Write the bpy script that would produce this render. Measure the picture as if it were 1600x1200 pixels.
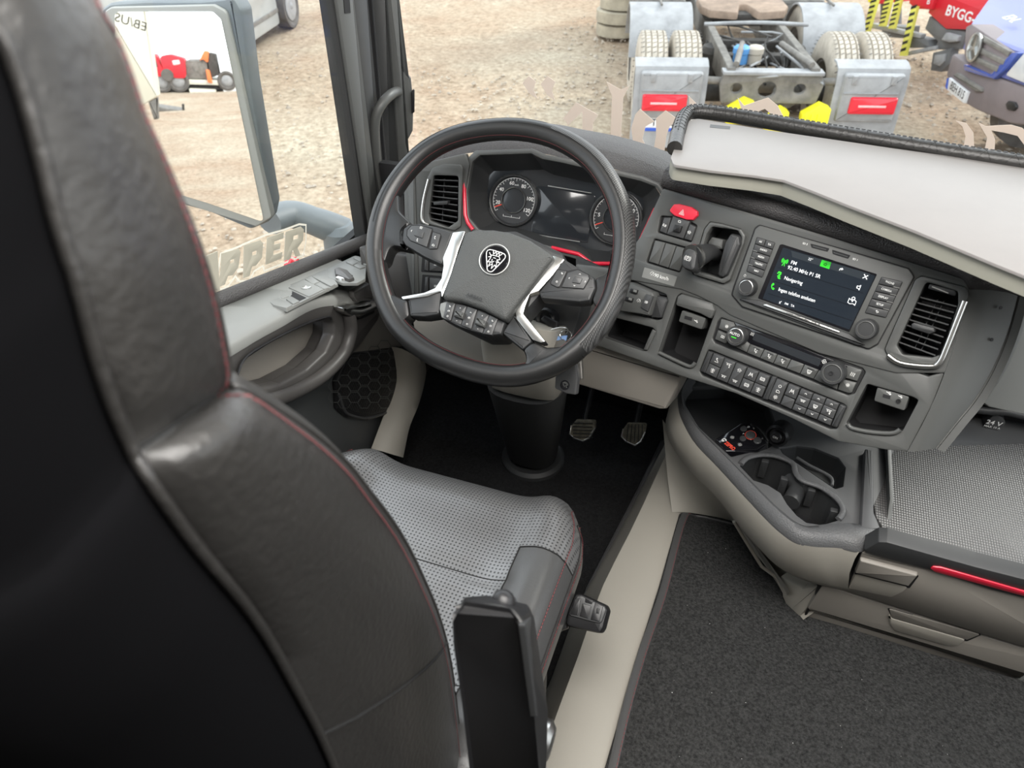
import bpy, bmesh, math, random
import numpy as np
from mathutils import Vector, Matrix
random.seed(7); rng = np.random.default_rng(7)
for o in list(bpy.data.objects): bpy.data.objects.remove(o)
SC = bpy.context.scene; COL = SC.collection
R_ = math.radians

# ------------------------------------------------------------------ camera
FPX = 1130.0
CAM = np.array([-.22, 0.0, 1.45])
mX = np.array([.9384, .2073, -.2763]); mZ = -np.array([.0141, .7763, .6302])
mZ /= np.linalg.norm(mZ); mX -= mX.dot(mZ)*mZ; mX /= np.linalg.norm(mX)
mY = np.cross(mZ, mX); RW = np.array([mX, mY, mZ])        # world = RW @ (right, down, forward)
cd = bpy.data.cameras.new('camera'); cam = bpy.data.objects.new('camera', cd); COL.objects.link(cam)
rt, dn, fw = RW[:, 0], RW[:, 1], RW[:, 2]
cam.matrix_world = Matrix([[rt[0], -dn[0], -fw[0], CAM[0]], [rt[1], -dn[1], -fw[1], CAM[1]], [rt[2], -dn[2], -fw[2], CAM[2]], [0, 0, 0, 1]])
cd.sensor_width = 36; cd.lens = FPX/1600*36; cd.clip_start = .02; cd.clip_end = 200
cd.dof.use_dof = True; cd.dof.focus_distance = 1.35; cd.dof.aperture_fstop = 7.0
SC.camera = cam

# ------------------------------------------------------------------ sky, sun, exposure
w = bpy.data.worlds.new('overcast_sky'); SC.world = w; w.use_nodes = True
nt = w.node_tree; nt.nodes.clear()
bg = nt.nodes.new('ShaderNodeBackground'); wo = nt.nodes.new('ShaderNodeOutputWorld')
tc = nt.nodes.new('ShaderNodeTexCoord'); sp = nt.nodes.new('ShaderNodeSeparateXYZ'); cr = nt.nodes.new('ShaderNodeValToRGB')
nt.links.new(tc.outputs['Generated'], sp.inputs[0]); nt.links.new(sp.outputs['Z'], cr.inputs[0])
cr.color_ramp.elements[0].color = (.93, .95, 1, 1); cr.color_ramp.elements[1].color = (.82, .9, 1, 1)
nt.links.new(cr.outputs[0], bg.inputs[0]); bg.inputs[1].default_value = 2.1
nt.links.new(bg.outputs[0], wo.inputs[0])
sl = bpy.data.lights.new('sun', 'SUN'); sl.energy = 1.8; sl.angle = R_(14); sl.color = (1, .96, .9)
sun = bpy.data.objects.new('sun', sl); COL.objects.link(sun)
sdir = Vector((-.62, -.62, -.75)); sun.rotation_euler = sdir.to_track_quat('-Z', 'Y').to_euler(); sun.location = (3, 3, 6)
SC.view_settings.view_transform = 'Standard'; SC.view_settings.look = 'None'
SC.view_settings.gamma = 1; SC.view_settings.exposure = 0.45; SC.view_settings.use_curve_mapping = False
# unseen fill light added under the roof to brighten the interior
cl = bpy.data.lights.new('added_fill_light', 'AREA'); cl.shape = 'RECTANGLE'; cl.size = 1.5; cl.size_y = .8; cl.energy = 38; cl.color = (1, .97, .93)
clo = bpy.data.objects.new('added_fill_light', cl); COL.objects.link(clo); clo.location = (.1, .2, 2.04)

# ------------------------------------------------------------------ pixel -> place
def ray(px, py): return RW @ np.array([(px-800)/FPX, (py-600)/FPX, 1.])
def dep(px, py, d): return CAM + ray(px, py)*d
def ax(px, py, a, val):
    r = ray(px, py); return CAM + r*((val-CAM[a])/r[a])
def nrm(v): v = np.array(v, float); return v/np.linalg.norm(v)
class Fr:
    def __init__(s, O, U, V):
        s.O = np.array(O, float); s.U = nrm(U); V = np.array(V, float); s.V = nrm(V-s.U*V.dot(s.U)); s.N = np.cross(s.U, s.V)
    def uv(s, px, py, h=0):
        r = ray(px, py); P = CAM + r*(np.dot(s.O+s.N*h-CAM, s.N)/np.dot(r, s.N)); d = P-s.O
        return (d@s.U, d@s.V)
    def w(s, u, v, h=0): return s.O+s.U*u+s.V*v+s.N*h
    def at(s, px, py, h=0): u, v = s.uv(px, py, h); return s.w(u, v, h)
    def P(s, pts, h=0): return [s.uv(x, y, h) for x, y in pts]
def crop(x0, y0, k):            # reads coordinates off an enlarged detail
    return lambda pts: [(x0+a/k, y0+b/k) for a, b in pts]

# ------------------------------------------------------------------ materials
def mat(name, col, rough=.5, metal=0, bump=0, bscale=200, bdet=2, spec=.5, coat=0, var=0, vscale=4, emit=None, est=1, tex='noise', sheen=0, disp_dist=.001, col2=None):
    m = bpy.data.materials.new(name); m.use_nodes = True; n = m.node_tree; b = n.nodes['Principled BSDF']
    b.inputs['Base Color'].default_value = (*col, 1); b.inputs['Roughness'].default_value = rough
    b.inputs['Metallic'].default_value = metal; b.inputs['Specular IOR Level'].default_value = spec
    b.inputs['Coat Weight'].default_value = coat; b.inputs['Sheen Weight'].default_value = sheen
    tc = n.nodes.new('ShaderNodeTexCoord')
    if bump:
        if tex == 'voronoi':
            t = n.nodes.new('ShaderNodeTexVoronoi'); t.inputs['Scale'].default_value = bscale; out = t.outputs['Distance']
        else:
            t = n.nodes.new('ShaderNodeTexNoise'); t.inputs['Scale'].default_value = bscale; t.inputs['Detail'].default_value = bdet; out = t.outputs['Fac']
        n.links.new(tc.outputs['Object'], t.inputs['Vector'])
        bp = n.nodes.new('ShaderNodeBump'); bp.inputs['Strength'].default_value = bump; bp.inputs['Distance'].default_value = disp_dist
        n.links.new(out, bp.inputs['Height']); n.links.new(bp.outputs[0], b.inputs['Normal'])
    if var:
        t = n.nodes.new('ShaderNodeTexNoise'); t.inputs['Scale'].default_value = vscale; t.inputs['Detail'].default_value = 8; t.inputs['Roughness'].default_value = .65
        n.links.new(tc.outputs['Object'], t.inputs['Vector'])
        r = n.nodes.new('ShaderNodeValToRGB'); r.color_ramp.elements[0].position = .3; r.color_ramp.elements[1].position = .7
        c2 = col2 or tuple(min(1, c*(1+var)) for c in col)
        r.color_ramp.elements[0].color = (*[c*(1-var) for c in col], 1); r.color_ramp.elements[1].color = (*c2, 1)
        n.links.new(t.outputs['Fac'], r.inputs[0]); n.links.new(r.outputs[0], b.inputs['Base Color'])
    if emit:
        b.inputs['Emission Color'].default_value = (*emit, 1); b.inputs['Emission Strength'].default_value = est
    return m
def srgb(r, g, b): return tuple(((c/255)/12.92 if c/255 <= .04045 else ((c/255+.055)/1.055)**2.4) for c in (r, g, b))
M = {}
M['dash'] = mat('dash_grey_plastic', (.078, .08, .077), .42, bump=.25, bscale=1500, disp_dist=.0004)
M['dash2'] = mat('dash_dark_plastic', (.03, .031, .032), .5, bump=.2, bscale=1500, disp_dist=.0004)
M['pad'] = mat('grained_dash_pad', (.05, .047, .047), .55, bump=.9, bscale=420, tex='voronoi', disp_dist=.0012)
M['console'] = mat('console_charcoal', (.075, .076, .078), .55, bump=.35, bscale=900, disp_dist=.0005)
M['rimgrain'] = mat('grained_console_rim', (.075, .076, .078), .5, bump=.45, bscale=380, tex='voronoi', disp_dist=.001)
M['tan'] = mat('tan_trim', (.3, .282, .245), .6, bump=.3, bscale=700, disp_dist=.0005)
M['tand'] = mat('taupe_trim', (.23, .213, .188), .6, bump=.3, bscale=700, disp_dist=.0005)
M['button'] = mat('button_charcoal', (.05, .051, .052), .42, bump=.1, bscale=2000, disp_dist=.0002)
M['black'] = mat('black_plastic', (.012, .012, .013), .4)
M['gloss'] = mat('gloss_black', (.008, .008, .01), .08, coat=.6)
M['deep'] = mat('recess_black', (.006, .006, .007), .7)
M['leather'] = mat('black_leather', (.02, .019, .018), .4, bump=.5, bscale=150, bdet=8, disp_dist=.002, spec=.6)
M['wheel'] = mat('wheel_leather', (.013, .013, .013), .36, bump=.25, bscale=500, bdet=4, disp_dist=.0006, spec=.6)
M['airbag'] = mat('grained_hub', (.06, .062, .06), .5, bump=.8, bscale=650, tex='voronoi', disp_dist=.0007)
M['chrome'] = mat('satin_silver', (.62, .62, .6), .28, metal=1)
M['mirror'] = mat('mirror_glass', (.95, .95, .95), .0, metal=1)
M['red'] = mat('red_trim', (.62, .012, .04), .3, coat=.5)
M['hazard'] = mat('red_button', (.75, .03, .06), .35)
M['white'] = mat('white_print', (.8, .8, .78), .5)
M['stitch'] = mat('red_thread', (.13, .03, .033), .7)
M['seam'] = mat('seam_dark', (.006, .006, .006), .8)
M['carpet'] = mat('black_carpet', (.014, .014, .0145), .95, bump=1, bscale=350, bdet=6, disp_dist=.004, var=.5, vscale=150, spec=.1)
M['carpet2'] = mat('charcoal_carpet', (.03, .03, .03), .95, bump=1, bscale=280, bdet=6, disp_dist=.003, var=.6, vscale=200, spec=.1, col2=(.055, .055, .054))
M['table'] = mat('white_table_top', (.235, .222, .215), .45, bump=.1, bscale=500, disp_dist=.0004, var=.04, vscale=9)
M['tedge'] = mat('cream_table_edge', (.3, .295, .25), .4)
M['doorp'] = mat('door_light_grey', (.2, .203, .193), .5, bump=.2, bscale=1400, disp_dist=.0003)
M['doord'] = mat('door_dark_grey', (.055, .052, .05), .42, bump=.3, bscale=900, disp_dist=.0004)
M['rubber'] = mat('black_rubber', (.02, .02, .02), .7, bump=.2, bscale=400)
M['screen'] = mat('screen_on', (.012, .016, .022), .12, emit=(.012, .016, .02), est=.5, coat=.3)
M['sgreen'] = mat('screen_green', (.02, .4, .02), .4, emit=(.05, .85, .03), est=.75)
M['swhite'] = mat('screen_white', (.6, .6, .6), .4, emit=(.9, .93, .95), est=.55)
M['shi'] = mat('screen_bar', (.02, .025, .03), .2, emit=(.025, .03, .035), est=.5)
M['gface'] = mat('gauge_face', (.03, .031, .033), .35)
M['gdisp'] = mat('dark_display', (.025, .028, .032), .12, coat=.6)
M['orange'] = mat('needle_red', (.7, .06, .03), .5)
M['head'] = mat('cab_headliner', (.55, .53, .5), .9)
M['pedal'] = mat('worn_pedal', (.16, .14, .1), .5, var=.6, vscale=60, bump=.3, bscale=200)
M['steel'] = mat('steel', (.5, .48, .45), .35, metal=1)
# perforated seat leather: a square grid of small holes
def perforated():
    m = mat('perforated_leather', (.05, .05, .05), .3, spec=1, coat=.8); m.node_tree.nodes['Principled BSDF'].inputs['Coat Roughness'].default_value = .28; n = m.node_tree; b = n.nodes['Principled BSDF']
    tc = n.nodes.new('ShaderNodeTexCoord'); mp = n.nodes.new('ShaderNodeMapping'); mp.inputs['Scale'].default_value = (155, 155, 0)
    mp.inputs['Rotation'].default_value = (0, 0, R_(3))
    n.links.new(tc.outputs['Object'], mp.inputs[0])
    fr = n.nodes.new('ShaderNodeVectorMath'); fr.operation = 'FRACTION'; n.links.new(mp.outputs[0], fr.inputs[0])
    di = n.nodes.new('ShaderNodeVectorMath'); di.operation = 'DISTANCE'; di.inputs[1].default_value = (.5, .5, 0)
    n.links.new(fr.outputs[0], di.inputs[0])
    r = n.nodes.new('ShaderNodeMapRange'); r.inputs['From Min'].default_value = .2; r.inputs['From Max'].default_value = .3
    n.links.new(di.outputs['Value'], r.inputs['Value'])
    mx = n.nodes.new('ShaderNodeMix'); mx.data_type = 'RGBA'; n.links.new(r.outputs[0], mx.inputs[0])
    mx.inputs[6].default_value = (.003, .003, .003, 1); mx.inputs[7].default_value = (.12, .12, .121, 1)
    n.links.new(mx.outputs[2], b.inputs['Base Color'])
    rr = n.nodes.new('ShaderNodeMapRange'); rr.inputs['To Min'].default_value = .9; rr.inputs['To Max'].default_value = .36
    n.links.new(r.outputs[0], rr.inputs['Value']); n.links.new(rr.outputs[0], b.inputs['Roughness'])
    n2 = n.nodes.new('ShaderNodeTexNoise'); n2.inputs['Scale'].default_value = 14; n2.inputs['Detail'].default_value = 3; n.links.new(tc.outputs['Object'], n2.inputs['Vector'])
    ad = n.nodes.new('ShaderNodeMath'); ad.operation = 'MULTIPLY_ADD'; ad.inputs[1].default_value = 5; n.links.new(n2.outputs['Fac'], ad.inputs[0]); n.links.new(r.outputs[0], ad.inputs[2])
    bp = n.nodes.new('ShaderNodeBump'); bp.inputs['Strength'].default_value = .6; bp.inputs['Distance'].default_value = .001
    n.links.new(ad.outputs[0], bp.inputs['Height']); n.links.new(bp.outputs[0], b.inputs['Normal'])
    return m
M['perf'] = perforated()
def ribbed(name, sx, sy, c1, c2, rough, rot=0, bstr=.8):
    m = mat(name, c1, rough); n = m.node_tree; b = n.nodes['Principled BSDF']
    tc = n.nodes.new('ShaderNodeTexCoord'); mp = n.nodes.new('ShaderNodeMapping'); mp.inputs['Scale'].default_value = (sx, sy, 0); mp.inputs['Rotation'].default_value = (0, 0, rot)
    n.links.new(tc.outputs['Object'], mp.inputs[0])
    fr = n.nodes.new('ShaderNodeVectorMath'); fr.operation = 'FRACTION'; n.links.new(mp.outputs[0], fr.inputs[0])
    di = n.nodes.new('ShaderNodeVectorMath'); di.operation = 'DISTANCE'; di.inputs[1].default_value = (.5, .5, 0); n.links.new(fr.outputs[0], di.inputs[0])
    r = n.nodes.new('ShaderNodeMapRange'); r.inputs['From Min'].default_value = .15; r.inputs['From Max'].default_value = .5; n.links.new(di.outputs['Value'], r.inputs['Value'])
    mx = n.nodes.new('ShaderNodeMix'); mx.data_type = 'RGBA'; n.links.new(r.outputs[0], mx.inputs[0]); mx.inputs[6].default_value = (*c1, 1); mx.inputs[7].default_value = (*c2, 1)
    n.links.new(mx.outputs[2], b.inputs['Base Color'])
    bp = n.nodes.new('ShaderNodeBump'); bp.inputs['Strength'].default_value = bstr; bp.inputs['Distance'].default_value = .0015; bp.invert = True
    n.links.new(r.outputs[0], bp.inputs['Height']); n.links.new(bp.outputs[0], b.inputs['Normal'])
    return m
M['padmat'] = ribbed('ribbed_rubber_pad', 250, 170, (.17, .165, .162), (.06, .06, .06), .38, 0, .4)
M['grille'] = ribbed('speaker_mesh', 260, 260, (.003, .003, .003), (.035, .035, .036), .5)
M['wperf'] = ribbed('perforated_wheel_leather', 330, 330, (.09, .09, .09), (.02, .02, .02), .38, .4, .1)
def glass_mat(name, tint=(1, 1, 1), refl=.06):
    m = bpy.data.materials.new(name); m.use_nodes = True; n = m.node_tree; n.nodes.clear()
    o = n.nodes.new('ShaderNodeOutputMaterial'); mx = n.nodes.new('ShaderNodeMixShader'); t = n.nodes.new('ShaderNodeBsdfTransparent'); g = n.nodes.new('ShaderNodeBsdfGlossy')
    f0 = n.nodes.new('ShaderNodeLayerWeight'); f1 = n.nodes.new('ShaderNodeMath'); f1.operation = 'POWER'; f1.inputs[1].default_value = 5
    f = n.nodes.new('ShaderNodeMath'); f.operation = 'MULTIPLY_ADD'; f.inputs[1].default_value = .45; f.inputs[2].default_value = .02
    n.links.new(f0.outputs['Facing'], f1.inputs[0]); n.links.new(f1.outputs[0], f.inputs[0])
    t.inputs[0].default_value = (*tint, 1); g.inputs['Roughness'].default_value = .02
    n.links.new(f.outputs[0], mx.inputs[0]); n.links.new(t.outputs[0], mx.inputs[1]); n.links.new(g.outputs[0], mx.inputs[2]); n.links.new(mx.outputs[0], o.inputs[0])
    return m
M['glass'] = glass_mat('window_glass', (.97, .985, .975))

# ------------------------------------------------------------------ mesh helpers
WL = {}
def wl(o): return WL.get(o.name, np.zeros(3)) if o else np.zeros(3)
def tag(o, label=None, cat=None, group=None, kind=None):
    if label: o['label'] = label
    if cat: o['category'] = cat
    if group: o['group'] = group
    if kind: o['kind'] = kind
    return o
def thing(name, loc, label, cat, group=None, kind=None):
    o = bpy.data.objects.new(name, None); COL.objects.link(o); o.location = [float(a) for a in loc]; WL[o.name] = np.array(loc, float)
    o.empty_display_size = .05
    return tag(o, label, cat, group, kind)
def mk(name, V, F, m, parent=None, ang=35, label=None, smooth=True):
    V = np.array(V, float); lo = V.min(0); hi = V.max(0); loc = np.array([(lo[0]+hi[0])/2, (lo[1]+hi[1])/2, lo[2]])
    me = bpy.data.meshes.new(name); me.from_pydata([tuple(v) for v in V-loc], [], [tuple(f) for f in F]); me.update()
    bm = bmesh.new(); bm.from_mesh(me); bmesh.ops.recalc_face_normals(bm, faces=bm.faces); bm.to_mesh(me); bm.free()
    if smooth:
        me.shade_smooth(); me.set_sharp_from_angle(angle=R_(ang))
    ms = m if isinstance(m, list) else [m]
    for q in ms: me.materials.append(q)
    o = bpy.data.objects.new(name, me); COL.objects.link(o); WL[o.name] = loc
    o.location = loc - wl(parent)
    if parent: o.parent = parent
    if label: o['label'] = label
    return o
def dup(o, d, parent=None, name=None):      # copy a part, shifted by world vector d
    c = o.copy(); COL.objects.link(c); WL[c.name] = WL[o.name]+np.array(d, float)
    p = parent if parent else o.parent; c.parent = p; c.location = WL[c.name]-wl(p)
    return c
def loft(rings, closed=True, cap0=False, cap1=False):
    n = len(rings[0]); V = [p for r in rings for p in r]; F = []
    for i in range(len(rings)-1):
        for j in range(n if closed else n-1):
            a = i*n+j; b = i*n+(j+1) % n; F.append((a, b, b+n, a+n))
    if cap0: F.append(tuple(reversed(range(n))))
    if cap1: F.append(tuple(range((len(rings)-1)*n, len(rings)*n)))
    return V, F
def join(*vf):
    V = []; F = []
    for v, f in vf:
        k = len(V); V += [tuple(p) for p in v]; F += [tuple(i+k for i in q) for q in f]
    return V, F
def area(p): return .5*sum(p[i][0]*p[(i+1) % len(p)][1]-p[(i+1) % len(p)][0]*p[i][1] for i in range(len(p)))
def ccw(p): return p if area(p) > 0 else p[::-1]
def rnd(p, r, seg=4):
    if r <= 0: return [tuple(q) for q in p]
    out = []; n = len(p)
    for i in range(n):
        a, b, c = (np.array(p[(i+k) % n], float) for k in (-1, 0, 1)); d1 = a-b; d2 = c-b; l1 = np.linalg.norm(d1); l2 = np.linalg.norm(d2)
        if l1 < 1e-7 or l2 < 1e-7: out.append(tuple(b)); continue
        d1 /= l1; d2 /= l2; cs = np.clip(d1@d2, -1, 1); th = math.acos(cs)
        t = min(r/max(math.tan(th/2), 1e-3), .45*l1, .45*l2)
        if th > 3.0: t = min(t, .1*min(l1, l2))
        for k in range(seg+1):
            s = k/seg; q = (1-s)**2*(b+d1*t)+2*s*(1-s)*b+s*s*(b+d2*t); out.append(tuple(q))
    return out
def inset(p, d):
    n = len(p); out = []
    for i in range(n):
        a, b, c = (np.array(p[(i+k) % n], float) for k in (-1, 0, 1)); e1 = b-a; e2 = c-b
        l1 = np.linalg.norm(e1); l2 = np.linalg.norm(e2)
        if l1 < 1e-9: e1 = e2; l1 = l2
        if l2 < 1e-9: e2 = e1; l2 = l1
        if l1 < 1e-9: out.append(tuple(b)); continue
        n1 = np.array([-e1[1], e1[0]])/l1; n2 = np.array([-e2[1], e2[0]])/l2; s = n1+n2; q = s@s
        out.append(tuple(b+s*(2*d/q if q > .6 else d)))
    return out
def plate_vf(F, pts, z0, z1, b=.001, dome=0):
    pts = ccw(pts); per = sum(math.dist(pts[i], pts[i-1]) for i in range(len(pts))); b = min(b, .42*2*abs(area(pts))/max(per, 1e-6)); rings = [[F.w(u, v, z0) for u, v in pts], [F.w(u, v, z1-b*.9) for u, v in pts]]
    if b > 0:
        i1 = inset(pts, b*.35); i2 = inset(pts, b)
        rings += [[F.w(u, v, z1-b*.25) for u, v in i1], [F.w(u, v, z1) for u, v in i2]]
    V, Fc = loft(rings, True, True, not dome)
    if dome:
        c = np.mean(np.array(rings[-1]), 0); base = (len(rings)-1)*len(pts); n = len(pts)
        last = base; 
        for k, (s, hh) in enumerate(((.8, .35), (.5, .75), (.2, .97))):
            ring = [c+(np.array(p)-c)*s+F.N*dome*hh for p in rings[-1]]; st = len(V); V += ring
            Fc += [(last+j, last+(j+1) % n, st+(j+1) % n, st+j) for j in range(n)]; last = st
        Fc.append(tuple(range(last, last+n)))
    return V, Fc
def plate(name, F, px, z0, z1, m, parent=None, r=.002, b=.001, hole=None, local=False, label=None, seg=4, dome=0, ang=35):
    """slab with rounded corners and a soft top edge; px in image pixels (read at its top face) or local metres"""
    P = px if local else F.P(px, z1)
    P = rnd(ccw(P), r, seg)
    if not hole: return mk(name, *plate_vf(F, P, z0, z1, b, dome), m, parent, label=label, ang=ang)
    cu = bpy.data.curves.new(name, 'CURVE'); cu.dimensions = '2D'; cu.fill_mode = 'BOTH'
    cu.bevel_depth = b; cu.offset = -b; cu.bevel_resolution = 1; cu.extrude = max((z1-z0)/2-b, 0)
    hs = [rnd(ccw(h if local else F.P(h, z1)), r if not isinstance(r, tuple) else r[1], seg) for h in hole]
    for q in [P]+hs:
        s = cu.splines.new('POLY'); s.points.add(len(q)-1)
        for i, (u, v) in enumerate(q): s.points[i].co = (u, v, 0, 1)
        s.use_cyclic_u = True
    co = bpy.data.objects.new('t', cu); me = bpy.data.meshes.new_from_object(co)
    V = [F.w(v.co.x, v.co.y, (z0+z1)/2+v.co.z) for v in me.vertices]; Fc = [tuple(p.vertices) for p in me.polygons]
    bpy.data.objects.remove(co); bpy.data.curves.remove(cu); bpy.data.meshes.remove(me)
    # weld
    V, Fc = weld(V, Fc)
    return mk(name, V, Fc, m, parent, label=label, ang=ang)
def weld(V, F, e=1e-5):
    d = {}; mp = []; out = []
    for p in V:
        k = tuple(int(round(c/e)) for c in p)
        if k not in d: d[k] = len(out); out.append(p)
        mp.append(d[k])
    G = []
    for f in F:
        g = [mp[i] for i in f]; h = [g[i] for i in range(len(g)) if g[i] != g[i-1]]
        if len(h) > 2: G.append(tuple(h))
    return out, G
def walls(name, F, px, z0, z1, m, parent, r=.002, shrink=0, floor=True, local=False, label=None):
    """open box going down from z1 to z0: the lining of a recess"""
    P = rnd(ccw(px if local else F.P(px, z1)), r); Q = inset(P, shrink) if shrink else P
    V, Fc = loft([[F.w(u, v, z1) for u, v in P], [F.w(u, v, z0) for u, v in Q]], True, False, floor)
    return mk(name, V, Fc, m, parent, label=label)
def lathe_vf(F, c, prof, n=32, caps=True):
    rings = [[F.w(c[0]+r*math.cos(2*math.pi*k/n), c[1]+r*math.sin(2*math.pi*k/n), h) for k in range(n)] for r, h in prof]
    return loft(rings, True, caps, caps)
def lathe(name, F, c, prof, m, parent=None, n=32, label=None, ang=35): return mk(name, *lathe_vf(F, c, prof, n), m, parent, label=label, ang=ang)
def cr(P, n, closed=False):     # Catmull-Rom resample
    P = [np.array(p, float) for p in P]; L = len(P); out = []; segs = L if closed else L-1
    for k in range(n):
        t = k/(n if closed else n-1)*segs; i = min(int(t), segs-1); s = t-i
        if closed: a, b, c, d = P[(i-1) % L], P[i % L], P[(i+1) % L], P[(i+2) % L]
        else: a, b, c, d = P[max(i-1, 0)], P[i], P[min(i+1, L-1)], P[min(i+2, L-1)]
        out.append(.5*((2*b)+(c-a)*s+(2*a-5*b+4*c-d)*s*s+(3*b-3*c+d-a)*s**3))
    return out
def tube_vf(path, rad, n=10, closed=False, up=None, flat=1.0):
    path = [np.array(p, float) for p in path]; L = len(path); rings = []; ref = np.array(up if up is not None else (0, 0, 1.))
    for i in range(L):
        a = path[(i-1) % L] if (closed or i > 0) else path[i]; b = path[(i+1) % L] if (closed or i < L-1) else path[i]
        t = nrm(b-a); x = np.cross(t, ref); x = nrm(x) if np.linalg.norm(x) > 1e-4 else nrm(np.cross(t, (1, 0, .01))); y = np.cross(x, t)
        r = rad[i] if hasattr(rad, '__len__') else rad
        rings.append([path[i]+r*(math.cos(2*math.pi*k/n)*x+flat*math.sin(2*math.pi*k/n)*y) for k in range(n)])
    if closed: rings.append(rings[0]); return loft(rings, True)
    return loft(rings, True, True, True)
def tube(name, path, rad, m, parent=None, n=10, closed=False, up=None, flat=1.0, label=None):
    return mk(name, *tube_vf(path, rad, n, closed, up, flat), m, parent, label=label, ang=50)
def box_vf(F, u0, u1, v0, v1, h0, h1):
    V = [F.w(u, v, h) for h in (h0, h1) for u, v in ((u0, v0), (u1, v0), (u1, v1), (u0, v1))]
    return V, [(3, 2, 1, 0), (4, 5, 6, 7), (0, 1, 5, 4), (1, 2, 6, 5), (2, 3, 7, 6), (3, 0, 4, 7)]
def bbox(name, F, u0, u1, v0, v1, h0, h1, m, parent=None, b=.002, label=None):
    return plate(name, F, [(u0, v0), (u1, v0), (u1, v1), (u0, v1)], h0, h1, m, parent, r=b, b=b, local=True, label=label)
def quadcell(q, u0, u1, v0, v1):        # q = TL TR BR BL in pixels, u right, v down
    TL, TR, BR, BL = (np.array(p, float) for p in q)
    f = lambda u, v: tuple((1-v)*((1-u)*TL+u*TR)+v*((1-u)*BL+u*BR))
    return [f(u0, v0), f(u1, v0), f(u1, v1), f(u0, v1)]
_tc = {}
def text_vf(F, s, c, size, h, thick=.0002, rot=0, bold=0, sx=1, align='CENTER', mirror=False):
    k = (s, bold, align)
    if k not in _tc:
        cu = bpy.data.curves.new('t', 'FONT'); cu.body = s; cu.size = 1; cu.align_x = align; cu.align_y = 'CENTER'; cu.extrude = .02; cu.offset = bold
        cu.resolution_u = 3
        o = bpy.data.objects.new('t', cu); me = bpy.data.meshes.new_from_object(o)
        _tc[k] = ([tuple(v.co) for v in me.vertices], [tuple(p.vertices) for p in me.polygons]); bpy.data.objects.remove(o); bpy.data.curves.remove(cu); bpy.data.meshes.remove(me)
    V, Fc = _tc[k]; ca, sa = math.cos(rot), math.sin(rot); out = []
    for x, y, z in V:
        x *= size*sx*(-1 if mirror else 1); y *= size; out.append(F.w(c[0]+x*ca-y*sa, c[1]+x*sa+y*ca, h+(z/.02+1)*thick/2))
    return out, Fc
def text(F, s, px, size, h, m, parent, rot=0, bold=.01, sx=1, name='lettering', local=False, align='CENTER', mirror=False, label=None):
    c = px if local else F.uv(*px, h)
    return mk(name, *text_vf(F, s, c, size, h, rot=rot, bold=bold, sx=sx, align=align, mirror=mirror), m, parent, smooth=False, label=label)
def strokes_vf(F, c, size, lines, w, h, rot=0):
    out = []; ca, sa = math.cos(rot), math.sin(rot)
    for ln in lines:
        for a, b in zip(ln[:-1], ln[1:]):
            a = np.array(a, float)*size; b = np.array(b, float)*size
            a, b = (np.array([p[0]*ca-p[1]*sa, p[0]*sa+p[1]*ca]) for p in (a, b)); d = b-a; L = np.linalg.norm(d)
            if L < 1e-9: continue
            d /= L; n = np.array([-d[1], d[0]])*w/2; a = a-d*w*.3; b = b+d*w*.3
            q = [c+a-n, c+b-n, c+b+n, c+a+n]
            out.append(([F.w(*p, h) for p in q]+[F.w(*p, h+.00025) for p in q], [(3, 2, 1, 0), (4, 5, 6, 7), (0, 1, 5, 4), (1, 2, 6, 5), (2, 3, 7, 6), (3, 0, 4, 7)]))
    return join(*out)
def symbol(F, px, size, lines, w, h, m, parent, rot=0, name='symbol', local=False):
    c = np.array(px if local else F.uv(*px, h)); return mk(name, *strokes_vf(F, c, size, lines, w, h, rot), m, parent, smooth=False)
def circ(r=1, n=12, a0=0, a1=360, cx=0, cy=0): return [(cx+r*math.cos(R_(a0+(a1-a0)*k/n)), cy+r*math.sin(R_(a0+(a1-a0)*k/n))) for k in range(n+1)]
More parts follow.
